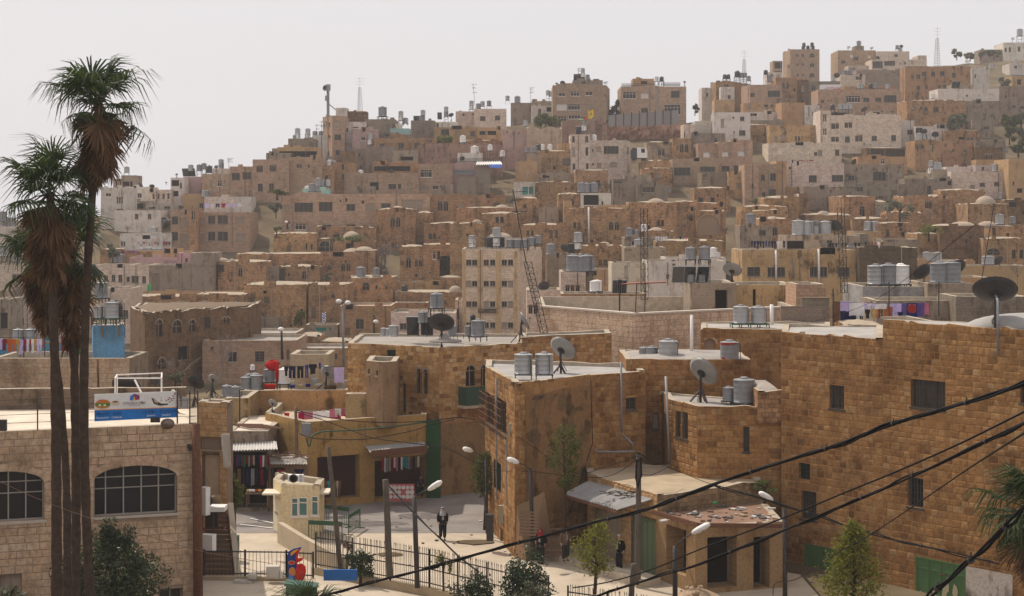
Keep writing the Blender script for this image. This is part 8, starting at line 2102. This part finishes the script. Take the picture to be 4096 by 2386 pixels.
# ---- heart sign, bins, blocks at the bottom
def cutout(name,label,cat,parts,D,th=.12):
 r=thing(name,label,cat,TP(parts[0][2][0][0],1410,D))
 for nm,col,pts,o_ in parts:
  m=MB();n=len(pts);fr=[TP(x,y,D-o_)for x,y in pts];bk=[p+Vector((0,th,0))for p in fr]
  m.add(fr+bk,[tuple(range(n))]+[(i,n+i,n+(i+1)%n,(i+1)%n)for i in range(n)]);o=m.build(nm,M['tint'],r);o.color=(*col,1)
 return r
def ell(cx,cy,rx,ry,n=16):return[(cx+rx*math.cos(6.2832*i/n),cy+ry*math.sin(6.2832*i/n))for i in range(n)]
D_=73.0
cutout('heart_sign','tall red and blue heart shaped advertising cutout','sign',[('board',(.02,.05,.22),[(495,1420),(540,1420),(546,1300),(540,1240),(575,1190),(530,1200),(502,1216),(494,1240)],0),('swirl',(.5,.015,.015),[(540,1405),(565,1400),(590,1370),(600,1330),(596,1300),(575,1284),(552,1290),(548,1280),(580,1265),(582,1250),(553,1256),(556,1225),(575,1195),(545,1215),(540,1250),(548,1300),(538,1350)],.03),
 ('lower_panel',(.55,.2,.05),ell(522,1330,20,26),.04),('lower_panel',(.1,.2,.5),ell(515,1370,16,26),.045),('name_plate',(.6,.35,.1),ell(519,1278,20,11),.05),('name_plate',(.5,.02,.02),ell(519,1278,17,8),.056),('flame',(.7,.3,.03),[(512,1225),(530,1210),(560,1200),(535,1225),(515,1240)],.05)],D_)
small_box('picture_board','small blue painted board beyond the heart sign','board',700,1318,890,1380,79,.1,'tint',(.03,.14,.4))
r=thing('rubbish_bin','green wheeled bin below the heart sign','bin',TP(575,1440,71));c=TP(575,1460,71)
m=MB();m.box(c+Vector((0,0,-.1)),(1.2,.8,.9));m.build('body',M['iron_green'],r);m=MB();m.box(c+Vector((0,0,.42)),(1.3,.9,.12),Matrix.Rotation(.12,3,'Y'));o=m.build('lid',M['tint'],r);o.color=(.06,.12,.09,1)
m=MB();m.box(TP(195,1178,91),(.45,.45,1.0));tag(m.build('green_bin',M['iron_green']),'small green bin beside the stair house','bin')
for x0,y0,x1,y1,lb in((375,1300,447,1368,'large white stone block on the terrace'),(450,1330,470,1368,'small white block right of large block'),(270,1348,315,1372,'flat pale block left of large block'),(190,1380,295,1402,'white slab lying on the low wall')):small_box('stone_block',lb,'stone block',x0,y0,x1,y1,72.6,.35,'roof',(.5,.45,.38))
# ---- flags
def flag(label,px0,py0,px1,py1,D,bands,pole,host=None):
 """bands: list of (colour, t0, t1) from top to bottom; pole: (px, ytop, ybottom)"""
 r=thing('flag',label,'flag',P(pole[0],pole[2],D));m=MB();m.tube([P(pole[0],pole[2],D),P(pole[0],pole[1],D)],max(.03,.8/F*D),5);m.build('pole',M['galv_dull'],r)
 for c,t0,t1 in bands:
  m=MB();n=8;vs=[]
  for j in range(2):
   t=(t0,t1)[j]
   for i in range(n+1):q=i/n;p=P(px0+(px1-px0)*q,py0+(py1-py0)*t+(py1-py0)*.15*math.sin(q*4),D);vs.append(p+Vector((0,.12*math.sin(q*7+t),0)))
  m.add(vs,[(i,i+1,n+2+i,n+1+i)for i in range(n)]);o=m.build('band',M['cloth'],r);o.color=(*c,1)
 return r
W_,K_,G_,R0=(.6,.58,.58),(.02,.02,.02),(.02,.28,.06),(.55,.04,.03)
fl=flag('palestinian flag streaming on pole above white house',2316,470,2345,482,345,[(K_,0,.33),(W_,.33,.66),(G_,.66,1)],(2346,462,545));m=MB();m.add([P(2346,468,344.6),P(2346,487,344.6),P(2332,477,344.6)],[(0,1,2)]);o=m.build('triangle',M['cloth'],fl);o.color=(*R0,1)
fl=flag('yellow flag with small emblem on tall pole',2353,440,2374,472,344,[((.62,.40,.02),0,1)],(2369,430,560));m=MB();m.add([P(x,y,343.5)for x,y in ell(2364,457,5,6,8)],[tuple(range(8))]);o=m.build('emblem',M['cloth'],fl);o.color=(.3,.2,.1,1)
tile(*TF);fl=flag('white flag with blue stripes before tall old house',tx(815),ty(945),tx(846),ty(1020),205,[(W_,0,.15),((.03,.06,.35),.15,.25),(W_,.25,.42),((.03,.06,.35),.42,.56),(W_,.56,.75),((.03,.06,.35),.75,.85),(W_,.85,1)],(tx(838),ty(930),ty(1050)))
tile(*TE);flag('bright green flag before the grey block wall',tx(1236),ty(600),tx(1262),ty(660),262,[((.02,.35,.1),0,1)],(tx(1237),ty(598),ty(700)));flag('small white and blue flag left of green flag',tx(1156),ty(620),tx(1172),ty(675),262,[(W_,0,.4),((.03,.06,.35),.4,.6),(W_,.6,1)],(tx(1172),ty(615),ty(700)));flag('white and blue flag on the dark old house',tx(1308),ty(1045),tx(1328),ty(1102),196,[(W_,0,.2),((.03,.06,.35),.2,.3),(W_,.3,.75),((.03,.06,.35),.75,.85),(W_,.85,1)],(tx(1306),ty(985),ty(1105)))
# ---- far fences, vehicles, signs
tile(*TC)
r=thing('panel_fence','grey sheet fence with posts above pink rock cutting','fence',TP(905,665,398));pm=[]
for k in range(9):
 q0,q1=k/9,(k+.97)/9;m=MB();a=TP(905+595*q0,668-45*q0,398);b=TP(905+595*q1,668-45*q1,398);h_=Vector((0,0,3.2));d=Vector((0,.12,0));m.add([a,b,b+h_,a+h_,a+d,b+d,b+d+h_,a+d+h_],[(0,1,2,3),(3,2,6,7),(0,3,7,4),(1,5,6,2)]);o=m.build('fence_panel',M['tint'],r);g_=U(.19,.25);o.color=(g_*1.05,g_,g_*.95,1)
 m=MB();m.bar(a+Vector((0,-.1,0)),a+Vector((0,-.1,3.6)),.18);m.build('post',M['iron'],r)
m=MB();n=30;vs=[];r3=random.Random(9)
for j in range(6):
 for i in range(n+1):vs.append(TP(780+770*i/n,820-j*34-20*(i/n)*j/5,396-j*.5+r3.uniform(-.5,.5))+Vector((0,0,r3.uniform(-.3,.3))))
m.add(vs,[(j*(n+1)+i,j*(n+1)+i+1,(j+1)*(n+1)+i+1,(j+1)*(n+1)+i)for j in range(5)for i in range(n)],0,[[(q%(n+1)*1.2,q//(n+1)*1.8)for q in(j*(n+1)+i,j*(n+1)+i+1,(j+1)*(n+1)+i+1,(j+1)*(n+1)+i)]for j in range(5)for i in range(n)])
o=m.build('rock_cutting',M['cliff']);o['kind']='structure';o.color=(.43,.24,.17,1)
def rail_row(label,x0,x1,yt,yb,D,n,mat='iron',sl=0):
 r=thing('roof_railing',label,'railing',TP(x0,yb,D));b=MB()
 for k in range(n):q=k/(n-1);x=x0+(x1-x0)*q;b.bar(TP(x,yb+sl*q,D),TP(x,yt+sl*q,D),.09)
 b.build('bars',M[mat],r);m=MB();m.bar(TP(x0,yb-(yb-yt)*.3,D),TP(x1,yb-(yb-yt)*.3+sl,D),.1);m.bar(TP(x0,yb,D),TP(x1,yb+sl,D),.1);m.build('rail',M[mat],r)
hd=HOUSES['square ridge house with roof railing'].D+.2;rail_row('dark railing on the left half of square ridge house',1022,1285,280,310,hd,34);rail_row('dark railing on right half of square ridge house',1368,1510,272,302,hd,20)
tile(*TB);rail_row('black picket fence before white tented roof',1690,2120,803,845,348,46);rail_row('grey railing of the pink balcony',1652,1895,900,940,HOUSES['pink balcony with iron railing'].D-.4,36,'galv_dull')
corrugated('corrugated_roof','white corrugated sheet roof over concrete shack',TP(1890,858,338),TP(2115,856,338),TP(2105,832,343),TP(1905,836,343),14,'white_paint',None,.15,'roof')
m=MB();m.add([TP(2010,858,337.8),TP(2112,856,337.8),TP(2110,885,337.2),TP(2008,882,337.2)],[(3,2,1,0)]);o=m.build('blue_awning',M['tint']);o.color=(.03,.12,.45,1);tag(o,'blue canvas awning under the white sheet roof','awning')
# phone mast
r=thing('phone_mast','thick pole with panel antennas on corner tower house','antenna',TP(655,455,365));m=MB();m.tube([TP(655,460,365),TP(654,185,365)],.3,8);m.tube([TP(720,400,365),TP(660,350,365)],.12,5);m.build('mast',M['galv_dull'],r)
for x,y0,y1,w_ in((657,187,238,.9),(640,280,325,.5)):m=MB();a,b=TP(x,y1,364.4),TP(x,y0,364.4);m.box((a+b)/2,(w_,.4,(b-a).length));m.build('panel_antenna',M['dish_light'],r)
for x,y in((633,210),(630,222)):m=MB();m.lathe([(.001,0),(.5,.1),(.5,.3)],10,TP(x,y,364.5),Matrix.Rotation(math.pi/2,4,'X'));m.build('drum',M['dish_light'],r)
def vehicle(name,label,cat,x0,x1,y0,y1,D,col,cab):
 a,b=TP(x0,y1,D),TP(x1,y0,D);r=thing(name,label,cat,a);L=b.x-a.x;h_=b.z-a.z
 def side(pts,w_,nm,mat,col=None):
  m=MB();n=len(pts);fr=[Vector((a.x+L*x,D-w_/2,a.z+h_*z))for x,z in pts];bk=[p+Vector((0,w_,0))for p in fr];m.add(fr+bk,[tuple(range(n)),tuple(range(2*n-1,n-1,-1))]+[(i,n+i,n+(i+1)%n,(i+1)%n)for i in range(n)]);o=m.build(nm,M[mat],r)
  if col:o.color=(*col,1)
 for nm,pts,w_,mat,c in cab:side(pts,w_,nm,mat,c)
 for x in(.2,.8):m=MB();m.lathe([(.001,-1.15),(h_*.2,-1.1),(h_*.2,1.1),(.001,1.15)],14,(a.x+L*x,D,a.z+h_*.18),Matrix.Rotation(math.pi/2,4,'X'));m.build('wheel',M['black_plastic'],r)
tile(*TC);vehicle('truck','white cab truck with dark drum beside white house','truck',1098,1232,822,930,349,None,[('cab',[(.36,.2),(1,.2),(1,.75),(.92,.98),(.36,1)],2.4,'white_paint',None),('drum',[(0,.25),(.36,.25),(.36,.95),(.1,1),(0,.8)],2.3,'tint',(.05,.05,.07)),('window',[(.62,.6),(.85,.6),(.85,.9),(.62,.93)],2.44,'glass_dark',None),('chassis',[(0,.15),(1,.15),(1,.24),(0,.24)],2.2,'iron',None)])
tile(*TA);vehicle('parked_car','silver car parked under the white terrace','car',1170,1250,1412,1450,316,None,[('body',[(0,.2),(1,.2),(1,.5),(.82,.58),(.68,.95),(.3,.98),(.14,.6),(0,.52)],1.7,'galv_dull',None),('window',[(.2,.6),(.76,.6),(.66,.9),(.32,.92)],1.74,'glass_dark',None)])
# small signs
SGN=0
tile(*TG);D_=maj.D-.25;r=thing('sign_board','dark office sign with yellow letters on office block','sign',TP(290,980,D_));m=MB();a,b=TP(218,982,D_),TP(362,950,D_);m.box((a+b)/2,(b.x-a.x,.1,b.z-a.z));o=m.build('panel',M['tint'],r);o.color=(.07,.055,.05,1)
simple('sign_yellow',(.4,.27,.05),.6);sign_text('MAJD',242,964,15,D_-.1,'sign_yellow',r,z=-.0);sign_text('\uFEA0\uFEE3'[::-1]+'\uFEAA',330,966,16,D_-.1,'sign_yellow',r,fw=1.3)
tile(*TD);D_=HOUSES['long cream house with white barred window'].D+.5;r=thing('shop_banner','white banner with red stripe on cream house roof','sign',TP(580,480,D_));m=MB();m.add([TP(507,496,D_),TP(665,476,D_),TP(665,438,D_),TP(512,440,D_)],[(0,1,2,3)]);m.build('cloth',M['white_paint'],r);m=MB();m.add([TP(507,496,D_-.05),TP(665,476,D_-.05),TP(665,468,D_-.05),TP(507,487,D_-.05)],[(0,1,2,3)]);o=m.build('stripe',M['tint'],r);o.color=(.5,.03,.04,1)
simple('sign_red',(.4,.03,.04),.6)
for x in(582,640):sign_text('\uFEE6\uFEB4\uFEA3',x,458,22,D_-.1,'sign_red',r)
tile(*TL);f=r2.faces[0];SGN=math.atan2(f.u.y,f.u.x);simple('graffiti_green',(.06,.16,.09),.7)
for t_,x,y,h_ in(('\uFEDE\uFEF4\uFEE0\uFEA8\uFEDF\uFE8D',1440,1432,26),('\uFEA1\uFE8E\uFEA4\uFEDF\uFE8D',1510,1392,24),('\uFEB1\uFEAA\uFED8\uFEDF\uFE8D',1540,1448,22)):
 u,z=f.hit(tx(x),ty(y));p=f.pt(u,z,.085);sign_text(t_,x,y,h_,p.y,'graffiti_green',r2.root)
# ---------------------------------------------------------------- air
def haze():
 mb=MB();x0,x1,y0,y1,z0,z1=-340,340,-30,1420,-150,112
 mb.box(((x0+x1)/2,(y0+y1)/2,(z0+z1)/2),(x1-x0,y1-y0,z1-z0))
 m=bpy.data.materials.new('haze');m.use_nodes=True;nt=m.node_tree;nt.nodes.clear()
 o=nt.nodes.new('ShaderNodeOutputMaterial');v=nt.nodes.new('ShaderNodeVolumePrincipled')
 v.inputs['Color'].default_value=(.95,.90,.88,1);v.inputs['Density'].default_value=HAZE
 v.inputs['Anisotropy'].default_value=.25
 nt.links.new(v.outputs[0],o.inputs['Volume'])
 ob=mb.build('haze',m);ob['kind']='stuff';ob['label']='pale dusty haze over the town'
haze()
label_all()
